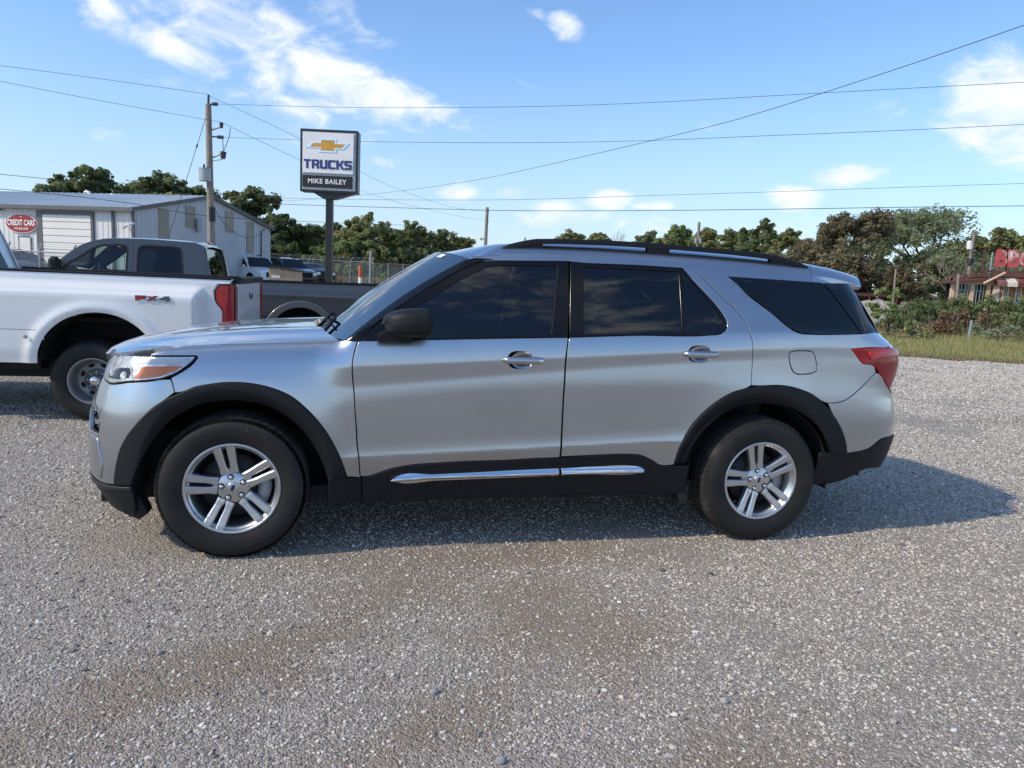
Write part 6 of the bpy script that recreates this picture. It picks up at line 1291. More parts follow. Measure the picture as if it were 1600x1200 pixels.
# roof rails
for s in (-1, 1):
    b = MB(); xs = np.linspace(1.42, 3.36, 50); rows = []
    for x in xs:
        e = float(zedge(x)); t = (x-1.42)/1.94; base = P(x, e-.002); yb = -abs(float(base[1]))+.055; zb = float(zcen(x))-.028-.008
        lift = .042*min(1, t/.10)**.6*min(1, (1-t)/.13)**.75; zt = zb+.010+lift; h = .030+.010*(1-min(1, t/.1))
        hw = .018
        rows.append([(x, -s*(yb-hw), zt-h), (x, -s*(yb-hw), zt-.008), (x, -s*(yb-hw*.45), zt), (x, -s*(yb+hw*.45), zt), (x, -s*(yb+hw), zt-.008), (x, -s*(yb+hw), zt-h), (x, -s*(yb-hw), zt-h)])
    b.grid(rows, flip=s < 0); b.build('roof_rail', M_['black_trim'], suv)
    for (xa, xb, sl0, sl1) in ((1.42, 1.66, .0, .10), (2.30, 2.44, -.05, .08), (3.10, 3.36, -.10, 0)):
        R1 = []; b = MB()
        for x in np.linspace(xa, xb, 10):
            t = (x-1.42)/1.94; lift = .042*min(1, t/.10)**.6*min(1, (1-t)/.13)**.75; yb = -abs(float(P(x, float(zedge(x))-.002)[1]))+.055; zb = float(zcen(x))-.036; R1.append([(x, -s*(yb-.016), zb-.05), (x, -s*(yb-.016), zb+lift-.016), (x, -s*(yb+.016), zb+lift-.016), (x, -s*(yb+.016), zb-.05)])
        b.grid(R1, flip=s < 0, smooth=False)
        b.build('rail_foot', M_['black_trim'], suv)
# mirrors
for s in (-1, 1):
    b = MB(); cx, cy, cz = .872, 1.045, 1.258; G = []
    for i in range(21):
        t = i/20; a = t*math.pi; row = []   # front (rounded) to back (cut flat)
        L_ = -.125+.228*t; k = (.10+.90*(1-(1-t)**3.2)**.42) if t < .92 else 1-.25*((t-.92)/.08)**2
        if i == 0: k = .004
        for j in range(25):
            th = 2*math.pi*j/24; c, q = math.cos(th), math.sin(th); e = .60
            yy = math.copysign(abs(c)**e, c)*.110*k; zz = math.copysign(abs(q)**e, q)*(.080 if q > 0 else .070)*k
            row.append((cx+L_+.028*(c*.5), s*(cy+yy), cz+zz+(.010*t)))
        G.append(row)
    b.grid(G, flip=s > 0); mo = b.build('wing_mirror', M_['black_trim'], suv)
    b = MB(); r = G[-1]; b.add([(p[0]-.012, p[1]*1, p[2]) for p in r[:-1]], [tuple(range(24)) if s < 0 else tuple(range(24))[::-1]]); b.build('mirror_glass', M_['chrome'], mo)
    b = MB(); b.prism([(cx-.15, 1.166), (cx+.03, 1.166), (cx+.02, 1.205), (cx-.07, 1.235), (cx-.15, 1.20)], s*.90, s*1.03); b.build('mirror_arm', M_['black_trim'], mo)
    b = MB(); b.box((cx-.085, s*(cy+.108), cz-.046), (cx+.098, s*(cy+.1115), cz-.042)); b.build('seam', M_['liner'], mo)
# under the skin
for s in (-1, 1):
    b = MB(); b.prism([(.48, .30), (2.50, .30), (2.50, 1.14), (.62, 1.12), (.48, .9)], s*.80, s*.86); b.build('door_shell', M_['under'], suv)
b = MB()
b.box((-.55, -.62, .24), (.45, .62, .62)); b.box((.35, -.86, .27), (2.62, .86, .36)); b.box((2.5, -.60, .30), (4.0, .60, .60)); b.box((3.55, -.80, .42), (4.0, .80, 1.2)); b.box((-.62, -.6, .4), (-.5, .6, .98))
b.box((3.0, -.80, .95), (3.55, .80, 1.18)); b.box((-.45, -.80, .93), (.5, .80, 1.00)); b.box((-.72, -.62, .22), (-.5, .62, .4))
b.build('underbody', M_['under'], suv)
for xc in (0., 3.025):
    for s in (-1, 1):
        b = MB(); A = np.linspace(-.14, math.pi+.10, 40); rows = [[(xc+math.cos(a)*.478, s*y, .378+math.sin(a)*(.472)) for a in A] for y in (.93, .86, .45)]; b.grid(rows, flip=s < 0)
        b.add([(xc+math.cos(a)*.478, s*.45, .378+math.sin(a)*.472) for a in A], [tuple(range(40)) if s > 0 else tuple(range(40))[::-1]])
        b.build('wheel_well', M_['liner'], suv)
for s in (-1, 1): b = MB(); b.prism([(-.535, .36), (-.46, .33), (-.42, .235), (-.46, .205), (-.53, .24)], s*.80, s*.90); b.build('air_deflector', M_['under'], suv)
for s in (-1, 1): b = MB(); b.prism([(2.50, .34), (2.585, .34), (2.575, .235), (2.53, .235)], s*.80, s*.90); b.build('splash_guard', M_['dark_grey'], suv)
# cabin
b = MB(); b.box((.55, -.72, .70), (.95, .72, 1.08), .05); b.build('dashboard', M_['seat'], suv)
b = MB(); b.box((.6, -.78, .35), (3.6, .78, .45)); b.build('cabin_floor', M_['seat'], suv)
for x, zt in ((1.62, 1.22), (2.45, 1.20), (3.15, 1.16)):
    for y in (-.38, .38):
        b = MB(); M1 = Matrix.Translation((x, y, .75))@Matrix.Rotation(R(14), 4, 'Y'); b.box((-.10, -.25, -.2), (.06, .25, zt-.80), .05, M1); b.box((-.55, -.25, -.25), (.0, .25, -.08), .05, M1); b.box((-.07, -.13, zt-.74), (.04, .13, zt-.58), .04, M1); b.build('seat', M_['seat'], suv)
b = MB(); A = np.linspace(0, 2*math.pi, 25); Ms = Matrix.Translation((1.10, -.38, 1.02))@Matrix.Rotation(R(62), 4, 'Y'); b.tube([Ms@Vector((math.cos(a)*.18, math.sin(a)*.18, 0)) for a in A], .016, 8, cap=False); b.tube([Ms@Vector((0, 0, 0)), Ms@Vector((0, 0, -.25))], .03, 8); b.tube([Ms@Vector((-.17, 0, 0)), Ms@Vector((.17, 0, 0))], .014, 6); b.build('steering_wheel', M_['seat'], suv)
b = MB(); b.box((1.20, -.12, 1.52), (1.225, .12, 1.58), .01); b.build('inner_mirror', M_['seat'], suv)
# ---- wheels
def wheel(xc, s, turn, first=None):
    y0 = s*.965
    w = thing('wheel', None, None); w.parent = suv; w.location = (xc, 0, 0)
    fz = .378; Rm = .241
    def Y(v): return v   # lathe axis: +y is inboard for the near side
    MT = Matrix.Translation((0, -.968, fz))
    # tyre: sidewall, shoulders with blocks, grooved tread
    n = 216; prof = [(.226, .030), (.236, .006), (.250, -.002), (.275, -.010), (.305, -.014), (.330, -.012), (.352, -.004), (.3705, .012), (.379, .030), (.3835, .055), (.3835, .085), (.3755, .088), (.3755, .098), (.384, .101), (.384, .128), (.376, .131), (.376, .141), (.384, .144), (.384, .171), (.376, .174), (.376, .184), (.3835, .187), (.3835, .215), (.379, .238), (.366, .258), (.33, .274), (.28, .268), (.23, .24)]
    V = []; F = []; m = len(prof)
    for i, (r, y) in enumerate(prof):
        for k in range(n):
            th = 2*math.pi*k/n; rr = r
            if 7 <= i <= 10 or 22 <= i <= 24: rr = r-(.0045 if k % 4 == 0 else 0)*(1 if i in (8, 9, 22, 23) else .6)
            elif r > .380 and (k+i) % 6 == 0: rr = r-.004
            V.append((rr*math.cos(th), y, max(rr*math.sin(th), -.3765)))
    for i in range(m-1):
        for k in range(n): F.append((i*n+k, (i+1)*n+k, (i+1)*n+(k+1) % n, i*n+(k+1) % n))
    b = MB(); b.add(V, F[:7*n], True, MT); b.add(V, F[26*n:], True, MT); t1 = b.build('tyre', M_['rubber'], w)
    b = MB(); b.add(V, F[6*n:26*n], True, MT); b.build('tread', M_['tread'], w)
    # raised sidewall lettering
    if s < 0:
        Vt, Ft = text_geo('ROCKY MOUNTAIN  A/T', .020, 0.0, 1.25, 0); b = MB(); rad = .322; Q = []
        for p in Vt:
            a = math.pi/2-p[0]*1.18/rad; r = rad+p[2]; Q.append((r*math.cos(a), -.0152+(.0015 if r > .322 else 0), r*math.sin(a)))
        b.add([MT@Vector(q) for q in Q], Ft); b.build('sidewall_letters', M_['dark_grey'], w)
    b = MB(); b.lathe([(Rm, .012), (Rm+.001, .002), (Rm-.004, -.002), (Rm-.012, .0), (.224, .006), (.222, .018), (.216, .022), (.212, .026), (.205, .05), (.200, .12), (.20, .2)], 72, MT); rim = b.build('rim', M_['alloy'], w)
    # five pairs of spokes
    b = MB()
    for k in range(5):
        a0 = turn+k*2*math.pi/5
        for e in (-1, 1):
            rows = []
            for r, off, hw, y, th in ((.074, .0225, .0215, .0285, .03), (.090, .0240, .0195, .025, .03), (.112, .0262, .0170, .022, .03), (.135, .0282, .0168, .018, .028), (.170, .0302, .0186, .012, .028), (.205, .0325, .0196, .005, .026), (.232, .0340, .0198, .001, .02)):
                q = []
                for (du, dy) in ((-hw*1.25, th), (-hw*1.06, .005), (-hw*.72, 0), (hw*.72, 0), (hw*1.06, .005), (hw*1.25, th)):
                    # faceted ridge leaning toward the slot of the pair
                    uu = e*off+du; q.append((r*math.cos(a0)-uu*math.sin(a0), y+dy, r*math.sin(a0)+uu*math.cos(a0)))
                rows.append(q)
            b.grid(rows, smooth=False, M=MT)
        # bridge behind each pair
        rows = []
        for r, hw, y in ((.05, .03, .034), (.075, .026, .034), (.10, .012, .04), (.105, .010, .055)):
            rows.append([(r*math.cos(a0)-uu*math.sin(a0), y, r*math.sin(a0)+uu*math.cos(a0)) for uu in (-hw, -hw*.3, hw*.3, hw)])
        b.grid(rows, M=MT)
    b.lathe([(.0, .0305), (.076, .0305), (.083, .038), (.086, .075)], 48, MT); b.build('spokes', M_['alloy'], rim and w)
    for k in range(5):
        a0 = turn+k*2*math.pi/5; c = (.0575*math.cos(a0), 0, .0575*math.sin(a0))
        b = MB(); b.lathe([(0, .0288), (.0150, .0288), (.0165, .0292), (.017, .034)], 18, MT@Matrix.Translation(c)); b.build('lug_seat', M_['under'], w)
        b = MB(); b.lathe([(0, .017), (.006, .018), (.0108, .021), (.0118, .030)], 12, MT@Matrix.Translation(c)); b.build('lug_nut', M_['chrome'], w)
    b = MB(); b.lathe([(0, .0225), (.024, .0228), (.0285, .0245), (.0295, .030), (.030, .036)], 32, MT); b.build('hub_cap', M_['alloy'], w)
    b = MB(); Mo = MT@Matrix.Translation((0, .0215, 0))@Matrix.Rotation(-turn+R(35), 4, 'Y'); V = [Mo@Vector((math.cos(t)*.019, 0, math.sin(t)*.0085)) for t in np.linspace(0, 2*math.pi, 25)[:-1]]; b.add(V, [tuple(range(24))[::-1]]); V2 = [Mo@Vector((math.cos(t)*.0205, .0004, math.sin(t)*.0098)) for t in np.linspace(0, 2*math.pi, 25)[:-1]]; b.build('badge', M_['badge_blue'], w)
    b = MB(); b.add(V2, [tuple(range(24))[::-1]]); b.build('badge_rim', M_['chrome'], w)
    b = MB(); b.lathe([(.06, .085), (.165, .085), (.168, .11), (.05, .12)], 48, MT); b.lathe([(.0, .07), (.072, .07), (.075, .085)], 32, MT); b.build('brake_disc', M_['disc'], w)
    b = MB(); ca = R(-6)
    rows = []
    for a in np.linspace(ca-.42, ca+.42, 13): rows.append([(r*math.cos(a), y, r*math.sin(a)) for r, y in ((.120, .10), (.122, .066), (.155, .060), (.186, .066), (.190, .12))])
    b.grid(rows, M=MT, flip=True); b.build('brake_caliper', M_['galv'] if xc < 1 else M_['steel'], w)
    b = MB(); b.lathe([(.0, .16), (.205, .16)], 40, MT); b.build('wheel_back', M_['liner'], w)
    b = MB(); v0 = (.208*math.cos(turn+R(115)), .012, .208*math.sin(turn+R(115))); b.tube([MT@Vector(v0), MT@Vector((v0[0]*.94, -.004, v0[2]*.94))], .004, 6); b.build('valve', M_['under'], w)
    return w
wf = wheel(0., -1, R(101)); wr = wheel(3.025, -1, R(103))
for src in (wf, wr):
    c = copy_tree(src, suv)
    c.rotation_euler = (0, 0, math.pi)
# embossed word on the sill
Vt, Ft = text_geo('EXPLORER', .020, .01, 1.9, 0, xs=1.5); ws_ = float(W(1.03, .385)); b = MB(); b.add([(1.06+p[0], -float(W(1.06+p[0], .385+p[2]))-.0105, .385+p[2]) for p in Vt], Ft); b.build('sill_letters', M_['dark_grey'], suv)

# ================================================================= pickups behind
M_['truck_glass'] = glass_mat('truck_glass', (.62, .74, .68), ior=1.5); M_['truck_tint'] = glass_mat('truck_tint', (.05, .055, .065), ior=1.5)
M_['dark_pane'] = glass_mat('dark_pane', (.03, .033, .04), ior=1.28)
M_['steel_wheel'] = mat('painted_steel_wheel', (.26, .265, .27), .38, .55, .08, 14, dirt=((.15, .13, .11), .4, 14))
M_['red_lamp'] = mat('pickup_lamp', (.48, .012, .02), .12, 0, .2, 26, coat=.7, col2=(.30, .006, .012))
M_['flare_grey'] = mat('grey_flare', (.10, .105, .11), .42, .3, .06, 5, coat=.5)
def arc(cx, cz, rx, rz, a0, a1, n=22): return [(cx+rx*math.cos(t), cz+rz*math.sin(t)) for t in np.linspace(a0, a1, n)]
def frustum_glass(name, m, q, parent):   # pane from four corners, slightly bowed
    q = [Vector(p) for p in q]; G = [[q[0].lerp(q[1], u).lerp(q[3].lerp(q[2], u), v) for u in np.linspace(0, 1, 9)] for v in np.linspace(0, 1, 5)]; b = MB(); b.grid(G, flip=True); return b.build(name, m, parent)
def white_truck():
    t = thing('pickup_truck', 'white pickup with wide rear fenders and an FX4 badge, beside the silver SUV nose', 'pickup', (-4.2, 7.91, 0), .22)
    wp = M_['white_paint']
    def D(x, z):
        x = np.asarray(x, float); z = np.asarray(z, float)
        b = sm(.985, .90, x)*sm(-1.42, -1.25, x)*(.20*sm(1.315, 1.20, z)**1.0)
        r = np.hypot((x-.07)/.52, (z-.55)/.49)
        return .985+b-.015*sm(1.34, 1.42, z)+.022*np.exp(-((r-1.10)/.10)**2)*sm(.985, .90, x)+.03*sm(.9, .6, z)*0-.02*sm(.70, .54, z)
    def S(x, z): x, z = np.broadcast_arrays(np.asarray(x, float), np.asarray(z, float)); return np.stack([x, -D(x, z), z], -1)
    N = num_normal(S); A = arc(.07, .555, .515, .485, math.pi, 0, 30)
    bed = [(-1.36, .565)]+[(-.46, .555)]+A+[(.60, .60), (.98, .66), (1.17, .66), (1.17, .96), (1.13, .98), (1.125, 1.09), (1.075, 1.16), (1.055, 1.28), (1.09, 1.345), (1.20, 1.352), (1.235, 1.40), (-1.36, 1.385)]
    sd = panel('bed_side', bed, wp, t, S, N, res=.035, rim=.006, depth=.03)
    for s in (-1, 1): b = MB(); b.box((-1.36, s*.90, 1.385), (1.22, s*.985, 1.412), .01); b.build('bed_rail_cap', M_['black_trim'], t)
    b = MB(); zc = .865
    V = []
    for x0, x1 in ((-1.36, -.43), (.54, .985)):
        b.grid([[(x, -float(D(x, z))-.0005, z) for x in np.linspace(x0, x1, 24)] for z in (.8625, .8665)], flip=True)
    b.build('seam', M_['under'], t)
    b = MB(); b.tube([(-.52, -1.205, .80), (-.52, -1.222, .80)], [.018, .014], 12); b.build('side_marker', M_['galv'], t)
    tlp = [(1.085, .985), (1.14, .97), (1.238, .97), (1.238, 1.335), (1.115, 1.335), (1.068, 1.275), (1.085, 1.16), (1.132, 1.09)]
    S2 = lambda x, z: np.stack([np.broadcast_arrays(x, z)[0], -.972+.06*sm(1.15, 1.27, np.broadcast_arrays(x, z)[0])**2, np.broadcast_arrays(x, z)[1]], -1)
    a = panel('lamp_bezel', inset(ccw(np.array(tlp)), -.012).tolist(), M_['piano'], t, S2, num_normal(S2), off=0, res=.03, rim=.003)
    panel('tail_lamp', tlp, M_['red_lamp'], t, S2, num_normal(S2), off=.006, rim=.008, bulge=.01, res=.02)
    b = MB(); b.box((1.205, -.885, .66), (1.27, .885, 1.36), .015); b.box((1.12, -.96, .66), (1.205, -.89, 1.36)); b.box((1.12, .89, .66), (1.205, .96, 1.36)); tg = b.build('tailgate', wp, t)
    b = MB(); b.prism([(1.14, 1.355), (1.272, 1.355), (1.30, 1.375), (1.31, 1.41), (1.27, 1.425), (1.16, 1.415)], -.905, .905); b.build('tailgate_cap', M_['black_trim'], t)
    b = MB(); b.box((1.263, -.93, .99), (1.268, -.893, 1.33)); b.build('lamp_edge', M_['red_lamp'], t); b = MB(); b.box((1.15, .965, .97), (1.285, .985, 1.33)); b.build('tail_lamp', M_['red_lamp'], t)
    Vt, Ft = text_geo('SUPER DUTY', .10, .01, 1.35, .006); b = MB(); b.add([(1.274-p[1]*0-p[1], p[0], 1.06+p[2]) for p in Vt], Ft); b.build('tailgate_letters', wp, t)
    b = MB(); b.lathe([(0, 0), (.9, .0), (1, .01)], 28, Matrix.Translation((1.284, 0, 1.22))@Matrix.Rotation(R(90), 4, 'Z')@Matrix.Diagonal((.115, 1, .05, 1))); b.build('badge', M_['badge_blue'], t)
    b = MB(); b.box((1.30, -.98, .50), (1.50, .98, .70), .04); b.build('rear_bumper', M_['chrome'], t)
    b = MB(); b.box((-1.36, -.80, .92), (1.2, .80, .97)); b.box((-1.36, -.88, .95), (-1.30, .88, 1.39)); b.build('bed_liner', M_['under'], t)
    # FX4 badge: red and grey angular letters
    y = -1.195
    def dcl(name, m, polys, yy):
        b = MB()
        for p in polys: b.prism([(x, z) for x, z in p], yy, yy+.004)
        b.build(name, m, t)
    x0, x1, z0, z1 = .405, .70, 1.17, 1.212; q = (x1-x0)/3.1; h = z1-z0
    def g(k, pts): return [(x0+(k+a)*q, z0+c*h) for a, c in pts]
    red, gry = mat('badge_red', (.38, .02, .025), .35), mat('badge_grey', (.10, .105, .11), .35)
    F_ = [g(0, [(0, 0), (.26, 0), (.26, 1), (0, 1)]), g(0, [(.26, .68), (1.0, .68), (.92, 1), (.26, 1)]), g(0, [(.26, .30), (.84, .30), (.78, .55), (.26, .55)])]
    X_ = [g(1.02, [(0, 0), (.34, 0), (1.0, 1), (.66, 1)])]; X2 = [g(1.02, [(.66, 0), (1.0, 0), (.34, 1), (0, 1)])]
    N4 = [g(2.08, [(0, .25), (.62, 1), (1.0, 1), (1.0, 0), (.70, 0), (.70, .25)])]
    rimk = lambda ps: [inset(ccw(np.array(p)), -.0035).tolist() for p in ps]
    dcl('badge_outline', gry, rimk(F_+X_+N4), y+.002); dcl('badge_letters', red, F_+X_, y-.001); dcl('badge_letters', gry, X2+N4, y-.0005)
    Vt, Ft = text_geo('OFF ROAD', .008, .01, 1.3, xs=1.2); b = MB(); b.add([(x0+.24+p[0], y-.001, z0-.012+p[2]) for p in Vt], Ft); b.build('badge_text', gry, t)
    # inner fender, frame
    b = MB()
    for s in (-1, 1):
        Aa = np.linspace(.08, math.pi-.02, 30); b.grid([[(.07+math.cos(a)*.50, s*yy, .56+math.sin(a)*.475) for a in Aa] for yy in (1.17, .9, .50)], flip=s < 0)
        b.box((-.62, s*.50, .42), (.70, s*.52, 1.03))
    b.build('inner_fender', M_['under'], t)
    b = MB(); b.box((-4.2, -.48, .42), (1.3, -.38, .60)); b.box((-4.2, .38, .42), (1.3, .48, .60)); b.box((-1.36, -.95, .47), (-.5, -.75, .56)); b.box((-1.2, -.6, .35), (-.5, .6, .6)); b.tube([(0, -1.0, .385), (0, 1.0, .385)], .06, 8); b.build('frame', M_['under'], t)
    # cab and nose (mostly beyond the left edge)
    def Dc(x, z): z = np.asarray(z, float); return .985-.24*np.clip(z-1.36, 0, 1)+.02*sm(.9, .6, z)*0
    def Sc(x, z): x, z = np.broadcast_arrays(np.asarray(x, float), np.asarray(z, float)); return np.stack([x, -Dc(x, z), z], -1)
    cabp = [(-1.40, .56), (-1.40, 1.38), (-1.58, 1.96), (-1.75, 2.0), (-2.8, 2.0), (-3.15, 1.93), (-3.95, 1.36), (-3.95, .56)]
    w1 = [(-1.72, 1.40), (-1.80, 1.86), (-2.45, 1.88), (-2.45, 1.40)]; w2 = [(-2.62, 1.40), (-2.62, 1.88), (-3.05, 1.84), (-3.65, 1.40)]
    panel('cab_side', cabp, wp, t, Sc, num_normal(Sc), holes=[w1, w2], res=.06, rim=.006)
    for w in (w1, w2): panel('cab_window', w, M_['truck_tint'], t, Sc, num_normal(Sc), off=-.006, res=.08)
    b = MB(); rows = []
    for x, z in ((-1.58, 1.95), (-1.75, 1.99), (-2.8, 1.995), (-3.15, 1.925)): rows.append([(x, y*Dc(x, z), z+.03*(1-abs(y)**3)) for y in np.linspace(-1, 1, 15)])
    b.grid(rows); b.build('cab_roof', wp, t)
    frustum_glass('rear_glass', M_['dark_pane'], [(-1.425, -.80, 1.36), (-1.425, .80, 1.36), (-1.60, .66, 1.90), (-1.60, -.66, 1.90)], t)
    b = MB()
    for s in (-1, 1): b.add([(-1.40, s*.985, 1.30), (-1.42, s*.80, 1.30), (-1.60, s*.66, 1.96), (-1.58, s*.845, 1.96)], [(0, 1, 2, 3)])
    b.add([(-1.595, -.845, 1.90), (-1.595, .845, 1.90), (-1.60, .845, 1.99), (-1.60, -.845, 1.99)], [(0, 1, 2, 3)]); b.box((-1.45, -.97, .6), (-1.41, .97, 1.36)); b.build('cab_back', wp, t)
    b = MB(); b.box((-3.9, -.9, .7), (-1.6, .9, .8)); b.box((-2.1, -.75, .8), (-1.75, .75, 1.45), .06); b.build('cabin', M_['seat'], t)
    frustum_glass('windscreen', M_['truck_tint'], [(-3.95, .92, 1.36), (-3.95, -.92, 1.36), (-3.15, -.84, 1.92), (-3.15, .84, 1.92)], t)
    b = MB(); b.box((-5.35, -.97, .62), (-3.9, .97, 1.30), .1); b.build('bonnet', wp, t); b = MB(); b.box((-5.42, -.8, .75), (-5.34, .8, 1.2), .03); b.box((-5.55, -1, .5), (-5.35, 1, .72), .04); b.build('grille', M_['chrome'], t)
    def dually(x, y, s, dish):
        w = thing('wheel', None, None); w.parent = t; w.location = (x, 0, 0); MT = Matrix.Translation((0, s*y, .385))@Matrix.Diagonal((1, -s, 1, 1)) if s > 0 else Matrix.Translation((0, s*y, .385))
        n = 160; V = []; F = []; prof = [(.218, .025), (.228, .004), (.25, -.002), (.29, -.010), (.325, -.010), (.350, .0), (.368, .018), (.382, .045), (.385, .06), (.378, .063), (.378, .075), (.386, .078), (.386, .115), (.378, .118), (.378, .13), (.385, .133), (.385, .165), (.37, .20), (.33, .21), (.24, .19)]
        for i, (r, yy) in enumerate(prof):
            for k in range(n):
                th = 2*math.pi*k/n; rr = r-(.009 if k % 4 < 2 else 0) if i in (6, 7, 8, 15, 16) else r; V.append((rr*math.cos(th), yy, max(rr*math.sin(th), -.383)))
        m = len(prof)
        for i in range(m-1):
            for k in range(n): F.append((i*n+k, (i+1)*n+k, (i+1)*n+(k+1) % n, i*n+(k+1) % n))
        b = MB(); b.add(V, F, True, MT); b.build('tyre', M_['rubber'], w)
        b = MB(); b.lathe([(.222, .012), (.224, .0), (.216, -.004), (.207, .004), (.202, .02), (.196, .03), (.190, .09), (.182, dish-.02), (.165, dish), (.10, dish+.01), (.092, dish-.01), (.0, dish-.01)], 64, MT); b.build('rim', M_['steel_wheel'], w)
        b = MB()
        for k in range(8):
            a = 2*math.pi*(k+.5)/8; c = (.142*math.cos(a), dish-.0015+.003, .142*math.sin(a)); b.lathe([(0, -.006), (.9, -.006), (1, .001)], 18, MT@Matrix.Translation(c)@Matrix.Rotation(-a, 4, 'Y')@Matrix.Diagonal((.017, 1, .030, 1)))
        b.build('hand_hole', M_['under'], w)
        b = MB(); b.lathe([(.058, dish), (.058, dish-.07), (.050, dish-.085), (.045, dish-.12), (.02, dish-.128), (0, dish-.128)], 32, MT); b.build('hub_cap', M_['chrome'], w)
        b = MB()
        for k in range(8):
            a = 2*math.pi*k/8; b.lathe([(0, dish-.042), (.008, dish-.040), (.0125, dish-.03), (.0125, dish)], 10, MT@Matrix.Translation((.082*math.cos(a), 0, .082*math.sin(a))))
        b.build('lug_nuts', M_['chrome'], w)
        return w
    dually(0, 1.125, -1, .15); dually(0, .86, -1, .02); dually(0, 1.125, 1, .15); dually(0, .86, 1, .02); dually(-4.4, .98, -1, .03); dually(-4.4, .98, 1, .03)
    return t
white_truck()

def grey_truck():
    p = at(470, 490, 12.2); yw = .22; n = np.array([-math.sin(yw), math.cos(yw)]); o = p[:2]+n*1.0
    t = thing('pickup_truck', 'dark grey crew cab pickup parked beyond the white one', 'pickup', (o[0], o[1], 0), yw); gp = M_['grey_paint']
    def D(x, z): z = np.asarray(z, float); return 1.0-.10*sm(1.02, 1.36, z)*.35-.02*sm(.8, .5, z)+.012*np.exp(-((z-1.12)/.05)**2)
    def S(x, z): x, z = np.broadcast_arrays(np.asarray(x, float), np.asarray(z, float)); return np.stack([x, -D(x, z), z], -1)
    A = arc(0, .42, .50, .50, math.pi, 0, 26)
    panel('bed_side', [(-1.36, .50), (-.5, .42)]+A+[(1.5, .52), (1.52, 1.325), (-1.36, 1.30)], gp, t, S, num_normal(S), res=.05, rim=.006, depth=.03)
    fo = arc(0, .42, .615, .605, math.pi, 0, 26); fi = arc(0, .42, .495, .495, 0, math.pi, 26)
    panel('fender_flare', fo+fi, M_['flare_grey'], t, S, num_normal(S), off=.03, rim=.02, depth=.06, res=.05)
    for s in (-1, 1): b = MB(); b.prism([(-1.36, 1.295), (1.50, 1.325), (1.50, 1.345), (-1.36, 1.318)], s*.90, s*.985); b.build('bed_rail_cap', M_['black_trim'], t)
    b = MB(); b.box((1.5, -.95, .55), (1.56, .95, 1.33), .02); b.build('tailgate', gp, t)
    b = MB(); b.box((-1.36, -.85, .9), (1.5, .85, .95)); b.box((-1.36, -.9, .9), (-1.31, .9, 1.30)); b.build('bed_liner', M_['under'], t)
    for s in (-1, 1): b = MB(); b.box((1.46, s*.90, .85), (1.57, s*.985, 1.24), .02); b.build('tail_lamp', M_['red_lamp'], t)
    # cab
    def Dc(x, z): z = np.asarray(z, float); return .985-.26*np.clip(z-1.36, 0, 1)
    def Sc(x, z): x, z = np.broadcast_arrays(np.asarray(x, float), np.asarray(z, float)); return np.stack([x, -Dc(x, z), z], -1)
    Nc = num_normal(Sc)
    cab = [(-1.40, .5), (-1.42, 1.36), (-1.46, 1.60), (-1.52, 1.83), (-1.62, 1.875), (-1.9, 1.895), (-2.3, 1.905), (-2.75, 1.895), (-3.05, 1.865), (-3.25, 1.80), (-3.78, 1.37), (-3.80, .5)]
    w1 = [(-1.83, 1.375), (-1.845, 1.55), (-1.86, 1.70), (-1.872, 1.755), (-1.895, 1.782), (-1.94, 1.793), (-2.15, 1.797), (-2.38, 1.797), (-2.45, 1.790), (-2.485, 1.768), (-2.498, 1.72), (-2.502, 1.55), (-2.505, 1.375), (-2.2, 1.372)]
    w2 = [(-2.66, 1.375), (-2.66, 1.60), (-2.665, 1.74), (-2.685, 1.775), (-2.73, 1.786), (-2.9, 1.780), (-3.04, 1.765), (-3.14, 1.722), (-3.35, 1.57), (-3.58, 1.40), (-3.60, 1.375), (-3.2, 1.372)]
    panel('cab_side', cab, gp, t, Sc, Nc, holes=[w1, w2], res=.05, rim=.008, depth=.03)
    for w in (w1, w2): panel('window_seal', inset(ccw(np.array(w)), -.016).tolist(), M_['black_trim'], t, Sc, Nc, holes=[inset(ccw(np.array(w)), .014).tolist()], off=.003, rim=.003, res=.05)
    panel('rear_window', w1, M_['truck_tint'], t, Sc, Nc, off=-.008, res=.08); panel('front_window', w2, M_['truck_glass'], t, Sc, Nc, off=-.008, res=.08)
    b = MB()
    b.grid([[(x, -float(Dc(x, z))-.0005, z) for z in np.linspace(.55, 1.86, 20)] for x in (-2.575, -2.567)]); b.build('door_seam', M_['under'], t)
    b = MB(); rows = []
    for x, z in ((-1.50, 1.80), (-1.53, 1.835), (-1.62, 1.873), (-1.9, 1.893), (-2.3, 1.903), (-2.75, 1.893), (-3.05, 1.863), (-3.25, 1.80)): rows.append([(x, y*Dc(x, z), z+.045*(1-abs(y)**2.5)) for y in np.linspace(-1, 1, 21)])
    b.grid(rows); b.build('cab_roof', gp, t)
    b = MB(); b.box((-1.62, -.14, 1.90), (-1.56, .14, 1.925), .01); b.build('brake_lamp', M_['red_lamp'], t)
    frustum_glass('back_glass', M_['truck_tint'], [(-1.425, -.86, 1.36), (-1.425, .86, 1.36), (-1.50, .78, 1.80), (-1.50, -.78, 1.80)], t)
    b = MB()
    for s in (-1, 1): b.add([(-1.415, s*.985, 1.33), (-1.42, s*.87, 1.33), (-1.50, s*.78, 1.84), (-1.50, s*.855, 1.84)], [(0, 1, 2, 3)])
    b.box((-1.45, -.97, .6), (-1.41, .97, 1.36)); b.build('cab_back', gp, t)
    frustum_glass('windscreen', M_['truck_glass'], [(-3.78, .93, 1.37), (-3.78, -.93, 1.37), (-3.25, -.85, 1.80), (-3.25, .85, 1.80)], t)
